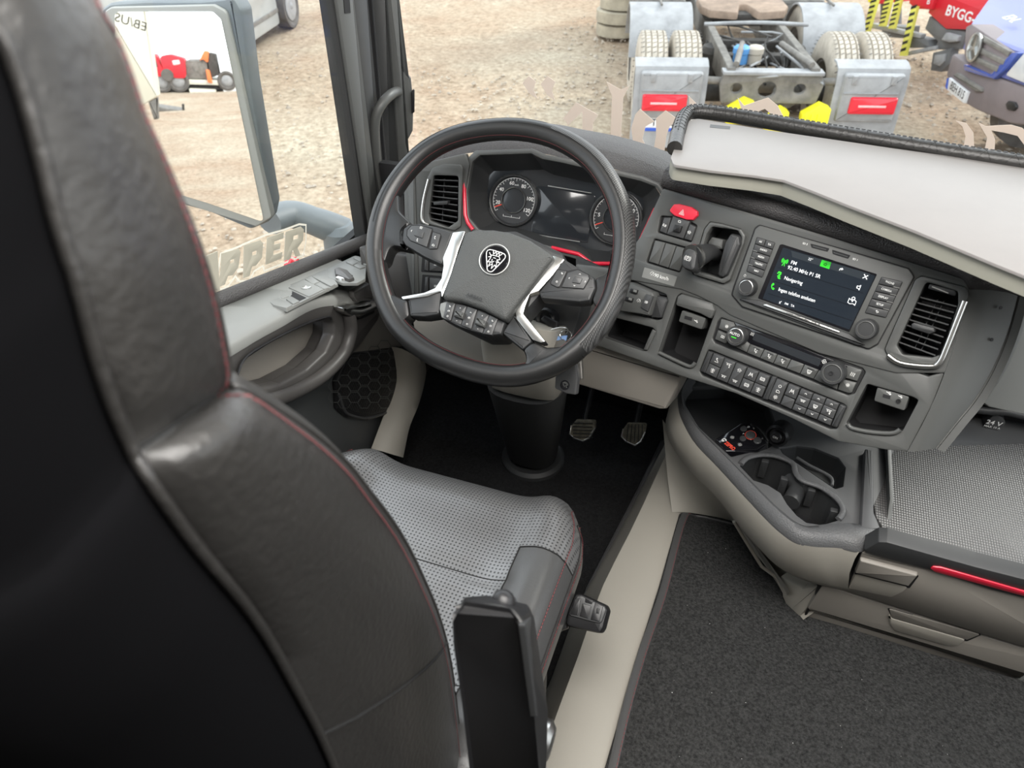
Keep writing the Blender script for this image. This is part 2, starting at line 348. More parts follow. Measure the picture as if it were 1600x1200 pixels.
SYM = {
 'up': [[(-.6, -.3), (0, .3), (.6, -.3)]], 'down': [[(-.6, .3), (0, -.3), (.6, .3)]], 'left': [[(.3, .6), (-.3, 0), (.3, -.6)]], 'right': [[(-.3, .6), (.3, 0), (-.3, -.6)]],
 'axle': [[(-1, .5), (1, .5)], circ(.25, 6, cx=-.4, cy=0), circ(.25, 6, cx=.4, cy=0)],
 'axleup': [[(-1, .8), (1, .8)], circ(.22, 6, cx=-.4, cy=.3), circ(.22, 6, cx=.4, cy=.3), [(.7, .2), (.7, -.8)], [(.4, -.4), (.7, -.8)]],
 'seatman': [[(-.3, .9), (-.3, .2), (.2, 0), (.6, -.5)], [(-.8, -.8), (.8, -.8)], circ(.25, 6, cx=-.2, cy=.7)],
 'dome': [circ(.6, 8, 0, 180), [(-.9, 0), (.9, 0)], circ(.16, 5, cx=-.35, cy=-.5), circ(.16, 5, cx=.35, cy=-.5)],
 'lane': [[(-.8, -.8), (-.4, .8)], [(.8, -.8), (.4, .8)], circ(.35, 7)],
 'brake': [circ(.6, 10), circ(.95, 5, 130, 230), circ(.95, 5, -50, 50), [(0, .3), (0, -.3)]],
 'tree': [[(0, .9), (0, -.9)], [(-.8, .5), (.8, .5)], [(-.8, -.1), (.8, -.1)], [(-.6, -.8), (.6, -.8)]],
 'cab': [[(-.7, -.5), (-.7, .5), (.3, .5), (.8, 0), (.8, -.5), (-.7, -.5)]],
 'sun': [circ(.35, 8)]+[[(.55*math.cos(a), .55*math.sin(a)), (.95*math.cos(a), .95*math.sin(a))] for a in [k*math.pi/4 for k in range(8)]],
 'zero': [circ(.6, 10)], 'lamp': [circ(.45, 6, -90, 90), [(0, .45), (0, -.45)], [(-.2, .4), (-.9, .3)], [(-.2, 0), (-.9, -.1)], [(-.2, -.4), (-.9, -.5)]],
 'man': [circ(.2, 6, cx=-.2, cy=.7), [(-.2, .5), (-.2, -.2), (.3, -.2), (.4, -.8)], [(.8, .4), (.3, .1)], [(.8, -.4), (.4, -.2)]],
 'wave': [[(-.7, .8), (-.5, .3), (-.8, -.2), (-.6, -.8)], [(0, .8), (.2, .3), (-.1, -.2), (.1, -.8)], [(.7, .8), (.9, .3), (.6, -.2), (.8, -.8)]],
 'shield': [[(-.8, .5), (.8, .5), (.5, -.5), (-.5, -.5), (-.8, .5)], [(-.3, -.9), (-.3, .1)], [(.2, -.9), (.2, .1)]],
 'fan': [circ(.35, 7, cx=0, cy=.45), circ(.35, 7, cx=0, cy=-.45), circ(.35, 7, cx=.45, cy=0), circ(.35, 7, cx=-.45, cy=0)],
 'usb': [[(-.9, 0), (.8, 0), (.5, .25)], [(-.3, 0), (0, .5), (.3, .5)], [(.8, 0), (.5, -.25)]],
 'phone': [[(-.4, .9), (-.6, .4), (-.5, -.2), (-.1, -.8), (.3, -.9), (.45, -.6), (.1, -.4)], [(-.4, .9), (-.1, .8), (-.15, .45), (-.4, .3)]],
 'back': [[(-.6, .4), (.3, .4), (.7, .05), (.3, -.35), (-.2, -.35)], [(-.3, .8), (-.65, .4), (-.3, .05)]],
 'cam': [[(-.8, -.5), (-.8, .5), (.8, .5), (.8, -.5), (-.8, -.5)], circ(.3, 7)],
 'dots': [[(-.5, 0), (.5, 0)], [(-.5, .5), (.5, .5)]], 'minus': [[(-.5, 0), (.5, 0)]], 'plus': [[(-.5, 0), (.5, 0)], [(0, -.5), (0, .5)]],
 'gauge': [circ(.8, 9, -30, 210), [(0, 0), (.35, .6)], [(-.2, -.7), (.1, -.1)]],
}
X_, Y_, Z_ = np.array([1., 0, 0]), np.array([0, 1., 0]), np.array([0, 0, 1.])
def horiz(p, q):
    n = np.cross(ray(*p), ray(*q)); u = nrm(np.cross(n, Z_)); return u*np.sign(u[0])
GZ = -1.6
FD = Fr((-1.12, 0, 0), Y_, Z_)                 # left door plane (u = forward, v = up, normal into the cab)
FW = Fr((0, 1.62, 0), X_, (0, .0, 1))          # windshield plane
FT = Fr((0, 0, 0), X_, Y_)                     # plan view, h = height
def struct(o, label=None, cat=None):
    o['kind'] = 'structure'
    if label: o['label'] = label
    if cat: o['category'] = cat
    return o
# ------------------------------------------------------------------ ground
def ground_mat():
    m = mat('gravel_ground', (.3, .24, .18), .95, spec=.15); n = m.node_tree; b = n.nodes['Principled BSDF']; tc = n.nodes.new('ShaderNodeTexCoord')
    def noise(s, d=8, r=.6):
        t = n.nodes.new('ShaderNodeTexNoise'); t.inputs['Scale'].default_value = s; t.inputs['Detail'].default_value = d; t.inputs['Roughness'].default_value = r; n.links.new(tc.outputs['Object'], t.inputs['Vector']); return t
    a = noise(.45); r = n.nodes.new('ShaderNodeValToRGB'); r.color_ramp.elements[0].position = .35; r.color_ramp.elements[1].position = .65
    r.color_ramp.elements[0].color = (.36, .26, .18, 1); r.color_ramp.elements[1].color = (.46, .395, .3, 1); n.links.new(a.outputs['Fac'], r.inputs[0])
    c = noise(13, 12, .8); r2 = n.nodes.new('ShaderNodeValToRGB'); r2.color_ramp.elements[0].position = .38; r2.color_ramp.elements[1].position = .62
    r2.color_ramp.elements[0].color = (.6, .56, .52, 1); r2.color_ramp.elements[1].color = (1.25, 1.25, 1.25, 1); n.links.new(c.outputs['Fac'], r2.inputs[0])
    mx = n.nodes.new('ShaderNodeMix'); mx.data_type = 'RGBA'; mx.blend_type = 'MULTIPLY'; mx.inputs[0].default_value = 1
    n.links.new(r.outputs[0], mx.inputs[6]); n.links.new(r2.outputs[0], mx.inputs[7]); n.links.new(mx.outputs[2], b.inputs['Base Color'])
    d = noise(18, 10, .8); bp = n.nodes.new('ShaderNodeBump'); bp.inputs['Strength'].default_value = .8; bp.inputs['Distance'].default_value = .018
    n.links.new(d.outputs['Fac'], bp.inputs['Height']); n.links.new(bp.outputs[0], b.inputs['Normal']); return m
gm = ground_mat()
nx = 90; GV = []; GF = []
for j in range(nx+1):
    for i in range(nx+1):
        x = -45+90*i/nx; y = -45+90*j/nx; x = x*abs(x/45)**.6; y = y*abs(y/45)**.6
        GV.append((x, y+3, GZ+.02*math.sin(x*1.7+y)+.02*math.sin(y*2.3-x*.7)-.02))
for j in range(nx):
    for i in range(nx): a = j*(nx+1)+i; GF.append((a, a+1, a+nx+2, a+nx+1))
struct(mk('ground', GV, GF, gm), 'brown dirt and gravel yard outside the cab windows')
# loose stones over the near part of the yard
def rock(c, s):
    V = []; 
    for d in ((1, 0, 0), (-1, 0, 0), (0, 1, 0), (0, -1, 0), (0, 0, .7), (0, 0, -.7)):
        V.append(np.array(c)+np.array(d)*s*rng.uniform(.6, 1.3, 3))
    return V, [(0, 2, 4), (2, 1, 4), (1, 3, 4), (3, 0, 4), (2, 0, 5), (1, 2, 5), (3, 1, 5), (0, 3, 5)]
SV = []; SF = []
for k in range(12000):
    if k < 8500: x, y = rng.uniform(-4, 7), rng.uniform(3.2, 14)
    else: x, y = rng.uniform(-9, -1.8), rng.uniform(-1, 10)
    v, f = rock((x, y, GZ), abs(rng.normal(.008, .012))+.006); b = len(SV); SV += v; SF += [tuple(i+b for i in q) for q in f]
M['stone'] = mat('pale_stone', (.42, .36, .29), .9, var=.3, vscale=3)
tag(mk('gravel_stones', SV, SF, M['stone'], smooth=False), 'loose pale gravel stones scattered over the dirt yard', 'gravel', kind='stuff')

# ------------------------------------------------------------------ cab shell
M['shell'] = mat('cab_wall_lining', (.12, .115, .11), .85, bump=.2, bscale=300)
struct(plate('floor', FT, [(-1.14, -1.05), (-.30, -1.05), (-.30, 1.75), (-1.14, 1.75)], -.03, 0, M['carpet'], r=0, b=0, local=True), 'black carpet floor of the driver footwell')
struct(plate('ceiling', FT, [(-1.18, -1.08), (1.18, -1.08), (1.18, 1.7), (-1.18, 1.7)], 2.06, 2.1, M['head'], r=0, b=0, local=True), 'pale cab roof lining overhead')
FB = Fr((0, -1.05, 0), X_, Z_)
struct(plate('wall_back', FB, [(-1.16, -.03), (1.16, -.03), (1.16, 2.06), (-1.16, 2.06)], 0, .03, M['shell'], r=0, b=0, local=True), 'rear wall of the cab')
struct(plate('wall_left', FD, [(-1.05, -.03), (.30, -.03), (.30, 2.06), (-1.05, 2.06)], -.04, 0, M['shell'], r=0, b=0, local=True), 'left side wall behind the driver door')
FR_ = Fr((1.12, 0, 0), -Y_, Z_)
struct(plate('wall_right', FR_, [(-1.7, -.03), (1.05, -.03), (1.05, 2.06), (-1.7, 2.06)], -.04, 0, M['shell'], r=.03, b=.004, local=True, hole=[[(-1.45, .72), (-.2, .72), (-.2, 1.9), (-1.45, 1.9)]]), 'right side wall with the passenger window opening')
w2 = struct(plate('window_2', FR_, [(-1.46, .71), (-.19, .71), (-.19, 1.91), (-1.46, 1.91)], -.024, -.02, M['glass'], r=.03, b=0, local=True), 'passenger side window glass')
struct(plate('wall_front', Fr((0, 1.7, 0), X_, Z_), [(-1.16, -.03), (1.16, -.03), (1.16, .64), (-1.16, .64)], 0, .03, M['deep'], r=0, b=0, local=True), 'dark firewall below the windshield')
struct(plate('trim_1', Fr((0, 1.66, 0), X_, Z_), [(-1.16, 1.88), (1.16, 1.88), (1.16, 2.06), (-1.16, 2.06)], -.04, .03, M['head'], r=0, b=0, local=True), 'header trim above the windshield')
struct(plate('wall_front.001', FD, [(1.3, -.03), (1.75, -.03), (1.75, .62), (1.3, .62)], -.05, -.03, M['deep'], r=0, b=0, local=True), 'dark side wall of the footwell')
# windshield
struct(plate('window_1', FW, [(-1.08, .6), (1.08, .6), (1.08, 1.9), (-1.08, 1.9)], -.006, 0, M['glass'], r=.05, b=0, local=True), 'large windshield glass looking onto the gravel yard')

# ------------------------------------------------------------------ windshield lettering (seen from behind)
M['vinyl'] = mat('greige_vinyl', (.5, .43, .37), .6)
def translucent(m, col):
    n = m.node_tree; b = n.nodes['Principled BSDF']; t = n.nodes.new('ShaderNodeBsdfTranslucent'); t.inputs[0].default_value = (*col, 1); a = n.nodes.new('ShaderNodeAddShader')
    n.links.new(b.outputs[0], a.inputs[0]); n.links.new(t.outputs[0], a.inputs[1]); n.links.new(a.outputs[0], n.nodes['Material Output'].inputs[0])
translucent(M['vinyl'], (.2, .18, .165))
FL = Fr((0, 1.612, 0), X_, Z_)
lc = crop(800, 0, 4)
def letter(name, shapes, label, cat='lettering', m='vinyl'):
    vs = [plate_vf(FL, ccw(FL.P(lc(s), .001)), 0, .001, 0) for s in shapes]
    return tag(mk(name, *join(*vs), M[m], smooth=False), label, cat, 'blackletter windshield lettering')
letter('window_lettering', [[(65, 520), (105, 475), (150, 510), (135, 560), (160, 620), (110, 585)], [(180, 525), (220, 475), (270, 510), (250, 570), (270, 630), (215, 590)]], 'pair of slanted greige dots above the letter a, left end of the windshield lettering')
letter('window_lettering', [[(320, 740), (400, 640), (540, 720), (505, 770), (505, 985), (440, 985), (440, 700), (350, 785)], [(355, 830), (395, 800), (440, 850), (440, 985), (400, 985)]], 'greige blackletter a vinyl just above the steering wheel rim')
letter('window_lettering', [[(590, 510), (625, 530), (680, 560), (735, 535), (695, 610), (680, 860), (690, 1010), (590, 1010), (615, 860), (625, 600)]], 'tall greige blackletter l vinyl between the letter a and the tail lamp')
letter('window_lettering', [[(800, 680), (890, 760), (835, 790), (815, 870), (860, 960), (920, 1040), (1000, 1095), (930, 1060), (820, 960), (755, 880), (745, 800), (770, 715)], [(900, 740), (960, 690), (1040, 750), (985, 790), (965, 850), (945, 1000), (990, 1095), (930, 1060), (880, 960), (900, 850)], [(1105, 600), (1170, 665), (1110, 680)]], 'greige blackletter q vinyl over the number plate beside the tray table')
lc = crop(1200, 0, 4)
letter('window_lettering', [[(-190, 610), (-150, 660), (0, 610), (60, 660), (105, 745), (50, 740), (-20, 680), (-80, 705), (-160, 705)]], 'greige vinyl letter top peeking over the padded shelf edge by the yellow chocks')
letter('window_lettering', [[(1175, 755), (1240, 770), (1285, 830), (1290, 960), (1215, 960), (1235, 850), (1215, 790)]], 'narrow curved greige vinyl stroke at the right end below the blue van')
letter('window_lettering', [[(1315, 765), (1360, 790), (1420, 785), (1520, 780), (1590, 800), (1640, 850), (1640, 960), (1560, 850), (1480, 830), (1395, 815), (1420, 870), (1415, 960), (1350, 960), (1370, 860)]], 'wide greige blackletter r vinyl at the right edge below the blue van')

# ------------------------------------------------------------------ left door window and frame
sill = [(-.35, 1.05), (.30, .905), (.862, .744), (1.383, .606)]
def zs(y): return np.interp(y, [s[0] for s in sill], [s[1] for s in sill])
struct(plate('window_3', FD, [(.30, zs(.30)-.03), (1.40, zs(1.4)-.03), (1.40, 1.92), (.30, 1.92)], -.006, -.002, M['glass'], r=0, b=0, local=True), 'driver door window glass')
# window sticker PPER
dirv = np.array([0, 1.383-.862, .606-.744]); FS = Fr((-1.116, 0, 0), nrm(dirv), Z_)
M['vin2'] = mat('sticker_grey', (.36, .34, .28), .6); translucent(M['vin2'], (.1, .095, .08)); M['vin3'] = mat('sticker_edge', (.7, .68, .6), .6)
st = thing('window_sticker', ax(400, 400, 0, -1.115), 'grey block letters PPER sticker with pale outline low on driver door window', 'sticker')
sc_ = crop(200, 300, 4)
for i, s in enumerate([[(575, 620), (510, 600), (490, 400), (560, 370)][::-1]]):
    plate('letter', FD, sc_(s), 0, .0015, M['vin2'], st, r=0, b=0)
def glyph(outs, holes=None):
    plate('letter', FD, sc_(outs), .0008, .0016, M['vin2'], st, r=0.0005, b=.0001, hole=[sc_(h) for h in holes] if holes else None)
glyph([(585, 385), (690, 355), (705, 375), (690, 470), (655, 520), (625, 525), (605, 580), (565, 595), (580, 480)], [[(640, 425), (665, 418), (662, 440), (637, 448)]])
glyph([(725, 335), (825, 300), (845, 320), (838, 410), (800, 460), (775, 465), (760, 525), (720, 540)], [[(778, 375), (805, 365), (802, 390), (776, 398)]])
glyph([(870, 285), (975, 250), (970, 290), (915, 310), (912, 330), (955, 318), (950, 355), (910, 368), (908, 395), (965, 375), (960, 415), (860, 455)])
glyph([(985, 250), (1080, 215), (1100, 235), (1095, 300), (1060, 350), (1080, 395), (1050, 405), (1030, 360), (1015, 420), (975, 430)], [[(1035, 275), (1065, 265), (1062, 290), (1033, 300)]])
ol = [(545, 620), (560, 480), (575, 380), (690, 335), (720, 320), (830, 275), (860, 262), (975, 230), (1070, 195), (1115, 200), (1115, 300), (1098, 400), (1045, 425), (1010, 412), (1000, 440), (850, 500), (840, 470), (790, 500), (760, 560), (695, 565), (670, 535), (630, 590), (600, 610)]
P = FD.P(sc_(ol), .0005); V1 = [FD.w(u, v, 0.0004) for u, v in P]; Q = inset(ccw(P), .004); P = ccw(P)
a = [[FD.w(u, v, .0008) for u, v in P], [FD.w(u, v, .0008) for u, v in Q]]
mk('sticker_outline', *loft(a), M['vin3'], st, smooth=False)

door = struct(thing('door_1', (-1.1, .9, 0), 'left driver door with grey lining, switch panel and speaker', 'door'))
M['frame'] = mat('door_frame_dark', (.035, .036, .036), .45, bump=.15, bscale=900)
M['frame2'] = mat('door_frame_mid', (.075, .077, .074), .5)
# upper door frame, front edge
def pillar(name, xs0, xs1, h, m, parent, hth=.03, b=.003):
    return plate(name, FD, [(xs0[0], -40), (xs0[1], -40), (xs1[1], 400), (xs1[0], 400)], h-hth, h, m, parent, r=.002, b=b)
pillar('window_seal', (513, 524), (575, 587), .004, M['rubber'], door)
pillar('frame_face', (521, 549), (586, 601), .012, M['frame2'], door, .03)
pillar('frame_edge', (548, 572), (599, 612), .006, M['frame'], door, .03)
plate('frame_slot', FD, [(536, -20), (545, -20), (548, 20), (539, 21)], .010, .0135, M['deep'], door, r=.001, b=0)
bbox('top_frame', FD, .3, 1.55, 1.88, 2.05, -.03, .01, M['frame'], door)
# sill strip (grained black, under the glass)
A = [ax(330+(575-330)*t, 475+(375-475)*t, 0, -1.112) for t in np.linspace(-.8, 1.12, 12)]
tube('sill_strip', A, .016, M['pad'], door, n=10)
# top panel with switches : between the sill strip and inner edge polyline
inn = [(300, 590), (352, 543), (400, 515), (440, 494), (475, 474), (505, 465), (555, 461), (600, 440)]
inP = [ax(x, y, 0, -.985) for x, y in inn]; inP[0] = inP[1]+(inP[1]-inP[2])*6
inP = cr(inP, 24); outP = []
A0, A1 = ax(335, 484, 0, -1.1), ax(575, 384, 0, -1.1)
for p in inP:
    t = (p[1]-A0[1])/(A1[1]-A0[1]); outP.append(A0+(A1-A0)*t)
rings = [[o_+np.array([-.005, 0, -.01]) for o_ in outP], outP, [.5*(o_+i_)+np.array([0, 0, .003]) for o_, i_ in zip(outP, inP)], [i_+np.array([-.008, 0, .002]) for i_ in inP], [i_+np.array([.001, 0, -.006]) for i_ in inP], [i_+np.array([.001, 0, -.02]) for i_ in inP]]
mk('top_panel', *loft(rings, False), M['doorp'], door, ang=60)
# inner face with pull recess: plane x = -.985
FI = Fr((-.985, 0, 0), Y_, Z_)
face = [(300, 600), (352, 546), (400, 518), (440, 497), (475, 477), (505, 468), (556, 464), (572, 476), (597, 480), (592, 500), (578, 520), (562, 542), (540, 567), (518, 590), (480, 615), (450, 632), (420, 645), (385, 645), (330, 660), (250, 700)]
hole = [(372, 580), (385, 560), (430, 530), (480, 507), (512, 497), (522, 505), (522, 525), (510, 550), (480, 578), (440, 600), (400, 610), (378, 603)]
plate('armrest_face', FI, face, -.03, 0, M['doord'], door, r=.012, b=.006, hole=[hole], ang=50)
walls('pull_recess', FI, hole, -.06, -.01, M['doord'], door, r=.012, floor=False)
# upper dark liner of the recess + tan lining behind it
plate('recess_lining', FI, [(360, 560), (540, 480), (545, 540), (450, 620), (360, 620)], -.075, -.062, M['tand'], door, r=.005)
ed = cr([ax(x, y, 0, -.98) for x, y in [(372, 583), (385, 557), (430, 529), (480, 505), (512, 495), (518, 499)]], 20)
tube('recess_edge', ed, .0025, M['black'], door, n=6)
tube('grip', cr([ax(x, y, 0, -.975) for x, y in [(345, 655), (400, 632), (450, 617), (500, 590), (535, 555), (548, 520), (545, 490)]], 24), .014, M['doord'], door, n=12)
# lower door lining
FLo = Fr((-1.06, 0, 0), Y_, Z_)
M['doorlow'] = mat('lower_door_grey', (.06, .063, .063), .5, bump=.2, bscale=900)
plate('lower_lining', FLo, [(200, 760), (330, 610), (430, 600), (560, 540), (640, 520), (640, 600), (630, 660), (600, 720), (560, 900), (300, 900)], -.03, -.004, M['doorlow'], door, r=.01, b=.003)
plate('tan_lining', FLo, [(520, 480), (610, 480), (640, 540), (600, 545), (555, 552), (530, 560), (480, 560)], -.01, .006, M['tand'], door, r=.006, b=.003)
sp_ = crop(520, 540, 3.3333)
spk = plate('speaker_surround', FLo, sp_([(25, 180), (90, 40), (360, 10), (350, 320), (340, 345), (190, 390), (80, 375), (30, 330)]), 0, .012, M['black'], door, r=.008, b=.004)
plate('speaker_grille', FLo, sp_([(45, 180), (100, 50), (348, 25), (340, 305), (205, 355), (105, 345), (45, 300)]), .01, .0135, M['grille'], spk, r=.006, b=.001)
hexl = []
for i in range(-1, 7):
    for j in range(-1, 6):
        cx, cy = 60+i*52, 60+j*60+(30 if i % 2 else 0)
        if cx > 345 or cy > 320 or cx+cy < 190: continue
        hexl.append([FLo.uv(*sp_([(cx+34*math.cos(R_(60*k)), cy+30*math.sin(R_(60*k)))])[0], .0138) for k in range(7)])
mk('hexagon_relief', *strokes_vf(FLo, np.zeros(2), 1, hexl, .0016, .0136), M['dash'], spk, smooth=False)
tube('speaker_lip', cr([FLo.at(*sp_([p])[0], .012) for p in [(30, 250), (60, 335), (100, 365), (190, 375), (335, 330)]], 20), .0035, M['button'], spk, n=8)
# kick trim in front of the door
kick = struct(thing('trim_2', (-1.05, 1.5, 0), 'tan kick trim between driver door and footwell', 'trim'))
ka = cr([ax(x, y, 0, -1.02) for x, y in [(628, 545), (634, 590), (628, 622), (612, 662), (596, 705)]], 16); kb_ = cr([ax(x, y, 0, -.985) for x, y in [(655, 560), (664, 590), (655, 630), (640, 668), (630, 715)]], 16)
mk('kick_panel', *loft([[p+np.array([-.03, 0, 0]) for p in ka], ka, [p*.5+q*.5+np.array([.006, -.003, .003]) for p, q in zip(ka, kb_)], kb_, [q+np.array([-.01, .03, 0]) for q in kb_]], False), M['tan'], kick, ang=60)
# switches on the door top panel
q = [ax(345, 490, 0, -1.1), ax(575, 388, 0, -1.1), ax(475, 474, 0, -.985)]
U = nrm(q[1]-q[0]); Nn = nrm(np.cross(U, q[2]-q[0])); Nn = Nn*np.sign(Nn[2]); V_ = np.cross(Nn, U)
FP = Fr(q[0]+Nn*.004, U, V_)
dc = crop(400, 380, 1600/220)
dp = lambda name, pts, z1, m, parent=door, r=.002, b=.001, **k: plate(name, FP, dc(pts), -.004, z1, M[m], parent, r=r, b=b, **k)
swp = dp('switch_bezel', [(60, 612), (800, 290), (930, 462), (345, 750), (110, 690)], .0015, 'doorp', b=.001, label='light grey switch bezel')
dp('window_switch', [(100, 622), (200, 585), (410, 700), (345, 735), (200, 700)], .004, 'doorp', swp)
dp('switch_recess', [(215, 575), (350, 515), (575, 620), (420, 690)], .0018, 'deep', swp, b=0)
dp('window_switch', [(205, 575), (285, 540), (375, 600), (300, 625)], .004, 'doorp', swp)
dp('window_switch', [(340, 630), (400, 600), (495, 655), (420, 688)], .004, 'doorp', swp)
dp('mirror_key', [(370, 500), (545, 410), (770, 520), (600, 605)], .0035, 'doorp', swp)
lathe('mirror_selector', FP, FP.uv(*dc([(572, 500)])[0], .005), [(.0095, .002), (.0095, .005), (.008, .006), (.006, .006), (.0055, .0045), (.001, .0045)], M['chrome'], swp, n=24)
dp('heater_key', [(555, 405), (625, 370), (720, 435), (645, 465)], .004, 'doorp', swp)
dp('heater_key', [(665, 465), (730, 440), (830, 500), (775, 520)], .004, 'doorp', swp)
dp('lock_key', [(630, 375), (690, 350), (900, 462), (850, 488)], .004, 'doorp', swp)
lb = dp('light_bezel', [(810, 290), (1130, 135), (1260, 190), (1240, 400), (1150, 450), (980, 450), (815, 385)], .002, 'doorp', r=.006, label='light grey lamp switch bezel')
cxy = FP.uv(*dc([(1000, 355)])[0], .01)
lathe('dial_base', FP, cxy, [(.018, .002), (.017, .006), (.014, .007)], M['chrome'], lb, n=28)
dp('light_dial', [(890, 285), (940, 265), (1040, 300), (1115, 385), (1060, 408), (900, 345)], .009, 'doord', lb, r=.004, b=.003)
for qd in ([(1020, 210), (1090, 175), (1160, 215), (1100, 245)], [(1105, 165), (1160, 145), (1240, 175), (1180, 205)], [(1110, 250), (1165, 218), (1240, 265), (1180, 285)], [(1185, 208), (1250, 178), (1280, 220), (1245, 250)]):
    dp('lamp_key', qd, .005, 'doorp', lb)
# inner release handle + dark pocket
plate('handle_cup', FI, dc([(955, 740), (990, 710), (1120, 690), (1330, 700), (1350, 790), (1200, 860), (1100, 880), (1010, 840)]), -.001, .002, M['deep'], door, r=.004, b=0)
plate('handle_blade', FI, dc([(985, 738), (1040, 722), (1120, 702), (1180, 712), (1260, 700), (1320, 672), (1350, 760), (1200, 850), (1090, 832), (1010, 785)]), .002, .024, M['chrome'], door, r=.0035, b=.006, label='satin silver door release handle')
hd = [FI.at(*dc([p])[0], .014) for p in [(985, 735), (1060, 770), (1150, 780), (1260, 740), (1340, 700)]]
tube('release_handle', cr(hd, 16), [.005+.009*math.sin(min(1, i/6)*1.5) for i in range(16)], M['chrome'], door, n=12, flat=.6, label='satin silver door release handle')
plate('handle_hood', FI, dc([(1110, 555), (1290, 460), (1330, 480), (1330, 650), (1150, 670), (1120, 620)]), 0, .012, M['doord'], door, r=.004, b=.004)

# ------------------------------------------------------------------ A pillar
pil = struct(thing('trim_3', (-1.1, 1.6, .6), 'dark windshield pillar trim with grey cover', 'trim'))
FA = Fr(ax(620, 200, 1, 1.56), (.72, .69, 0), Z_)
plate('pillar_gap', FA, [(560, -60), (608, -60), (652, 380), (600, 400)], -.05, -.02, M['deep'], pil, r=0, b=0)
plate('pillar_inner', FA, [(577, -60), (602, -60), (640, 330), (610, 330)], -.03, -.006, M['frame'], pil, r=.002, b=.003)
plate('pillar_cover', FA, [(600, -60), (621, -60), (631, 107), (643, 122), (647, 160), (646, 205), (637, 222), (644, 255), (650, 330), (630, 330), (619, 190), (611, 90)], -.02, .004, M['dash'], pil, r=.006, b=.006)
plate('pillar_vent', FA, [(643, 145), (648, 140), (648, 175), (644, 178)], .0, .008, M['black'], pil, r=.001)
gh = cr([FA.at(x, y, h) for x, y, h in [(622, 143, 0), (612, 147, .04), (597, 162, .06), (587, 185, .065), (586, 220, .065), (590, 270, .06), (596, 320, .05), (602, 350, .02)]], 28)
tag(tube('grab_handle', gh, .0115, M['dash'], None, n=14), 'dark grey curved grab handle on the windshield pillar left of steering wheel', 'handle')
# ================================================================== things in the yard
def TB(F, name, u0, u1, v0, v1, h0, h1, m, parent, b=.01, **k): return bbox(name, F, u0, u1, v0, v1, h0, h1, m, parent, b=b, **k)
M['tgrey'] = mat('dusty_grey_plastic', (.3, .3, .3), .6, var=.25, vscale=5)
M['tmetal'] = mat('dusty_frame', (.17, .158, .14), .7, var=.4, vscale=7)
M['tdark'] = mat('dusty_dark', (.055, .05, .045), .8, var=.5, vscale=8)
M['trust'] = mat('dusty_brown', (.26, .19, .14), .85, var=.4, vscale=6)
M['tyre'] = mat('dusty_tyre', (.45, .4, .33), .9, var=.25, vscale=9)
M['tyreside'] = mat('tyre_wall', (.12, .11, .1), .9, var=.3, vscale=8)
M['lampred'] = mat('tail_lamp_red', (.75, .02, .04), .25, coat=.4)
M['lampglow'] = mat('lamp_reflector', (.85, .5, .5), .3)
M['yellow'] = mat('hivis_yellow', (.9, .8, .02), .5)
M['plate'] = mat('plate_white', (.8, .8, .8), .4)
M['pblue'] = mat('plate_blue', (.03, .1, .5), .4)
TF = Fr((-.40, 7.75, GZ), (.966, .26, 0), Z_)       # rear face of the tractor; h points back towards us
truck = thing('tractor_truck', TF.w(0, 0, -1), 'grey truck chassis seen from behind with bare frame and four dusty rear tyres', 'truck')
def tyre(F, parent, u0, u1, v, h, r, grooves=4, rim=None, m='tyre'):
    W = u1-u0; prof = [(u0+.01, r*.55), (u0, r*.7), (u0+.01, r*.9), (u0+.03, r*.985)]
    for g in range(grooves):
        c = u0+W*(g+1)/(grooves+1); prof += [(c-.009, r), (c-.007, r*.965), (c+.007, r*.965), (c+.009, r)]
    prof += [(u1-.03, r*.985), (u1-.01, r*.9), (u1, r*.7), (u1-.01, r*.55)]; n = 40
    rings = [[F.w(u, v+rr*math.sin(2*math.pi*k/n), h+rr*math.cos(2*math.pi*k/n)) for k in range(n)] for u, rr in prof]
    t = mk('tyre', *loft(rings), M[m], parent, ang=30)
    # tread sipes
    S = []
    for k in range(0, 56):
        a = 2*math.pi*k/56
        for g in range(grooves+1):
            c = u0+W*(g+.5)/(grooves+1); wd = W/(grooves+1)*.33
            S.append([(c-wd, a), (c+wd, a+.03)])
    parts = []
    for s in S:
        p = [F.w(uu+du, v+r*1.002*math.sin(aa), h+r*1.002*math.cos(aa)) for (uu, aa), du in zip(s, (0, 0))]
        q = [F.w(uu, v+r*1.002*math.sin(aa+.016), h+r*1.002*math.cos(aa+.016)) for (uu, aa) in s]
        p2 = [F.w(uu, v+r*.98*math.sin(aa), h+r*.98*math.cos(aa)) for uu, aa in s]
        parts.append(([p[0], p[1], q[1], q[0]], [(0, 1, 2, 3)]))
    tag(mk('tread', *join(*parts), M['tyreside'], t, smooth=False), kind='stuff')
    rings = [[F.w(u, v+rr*math.sin(2*math.pi*k/24), h+rr*math.cos(2*math.pi*k/24)) for k in range(24)] for u, rr in ((u0+.02, r*.57), (u0+.03, r*.5), (u0+W*.45, r*.42), (u0+W*.5, r*.2), (u0+W*.3, r*.18), (u0+W*.3, .02))]
    mk('rim', *loft(rings, True, False, True), M[rim or 'tmetal'], t)
    return t
for (a, b_) in ((-1.28, -.98), (-.94, -.64), (.62, .9), (.94, 1.22)):
    tyre(TF, truck, a, b_, .59, -.66, .56); tyre(TF, truck, a, b_, .59, -1.98, .56)
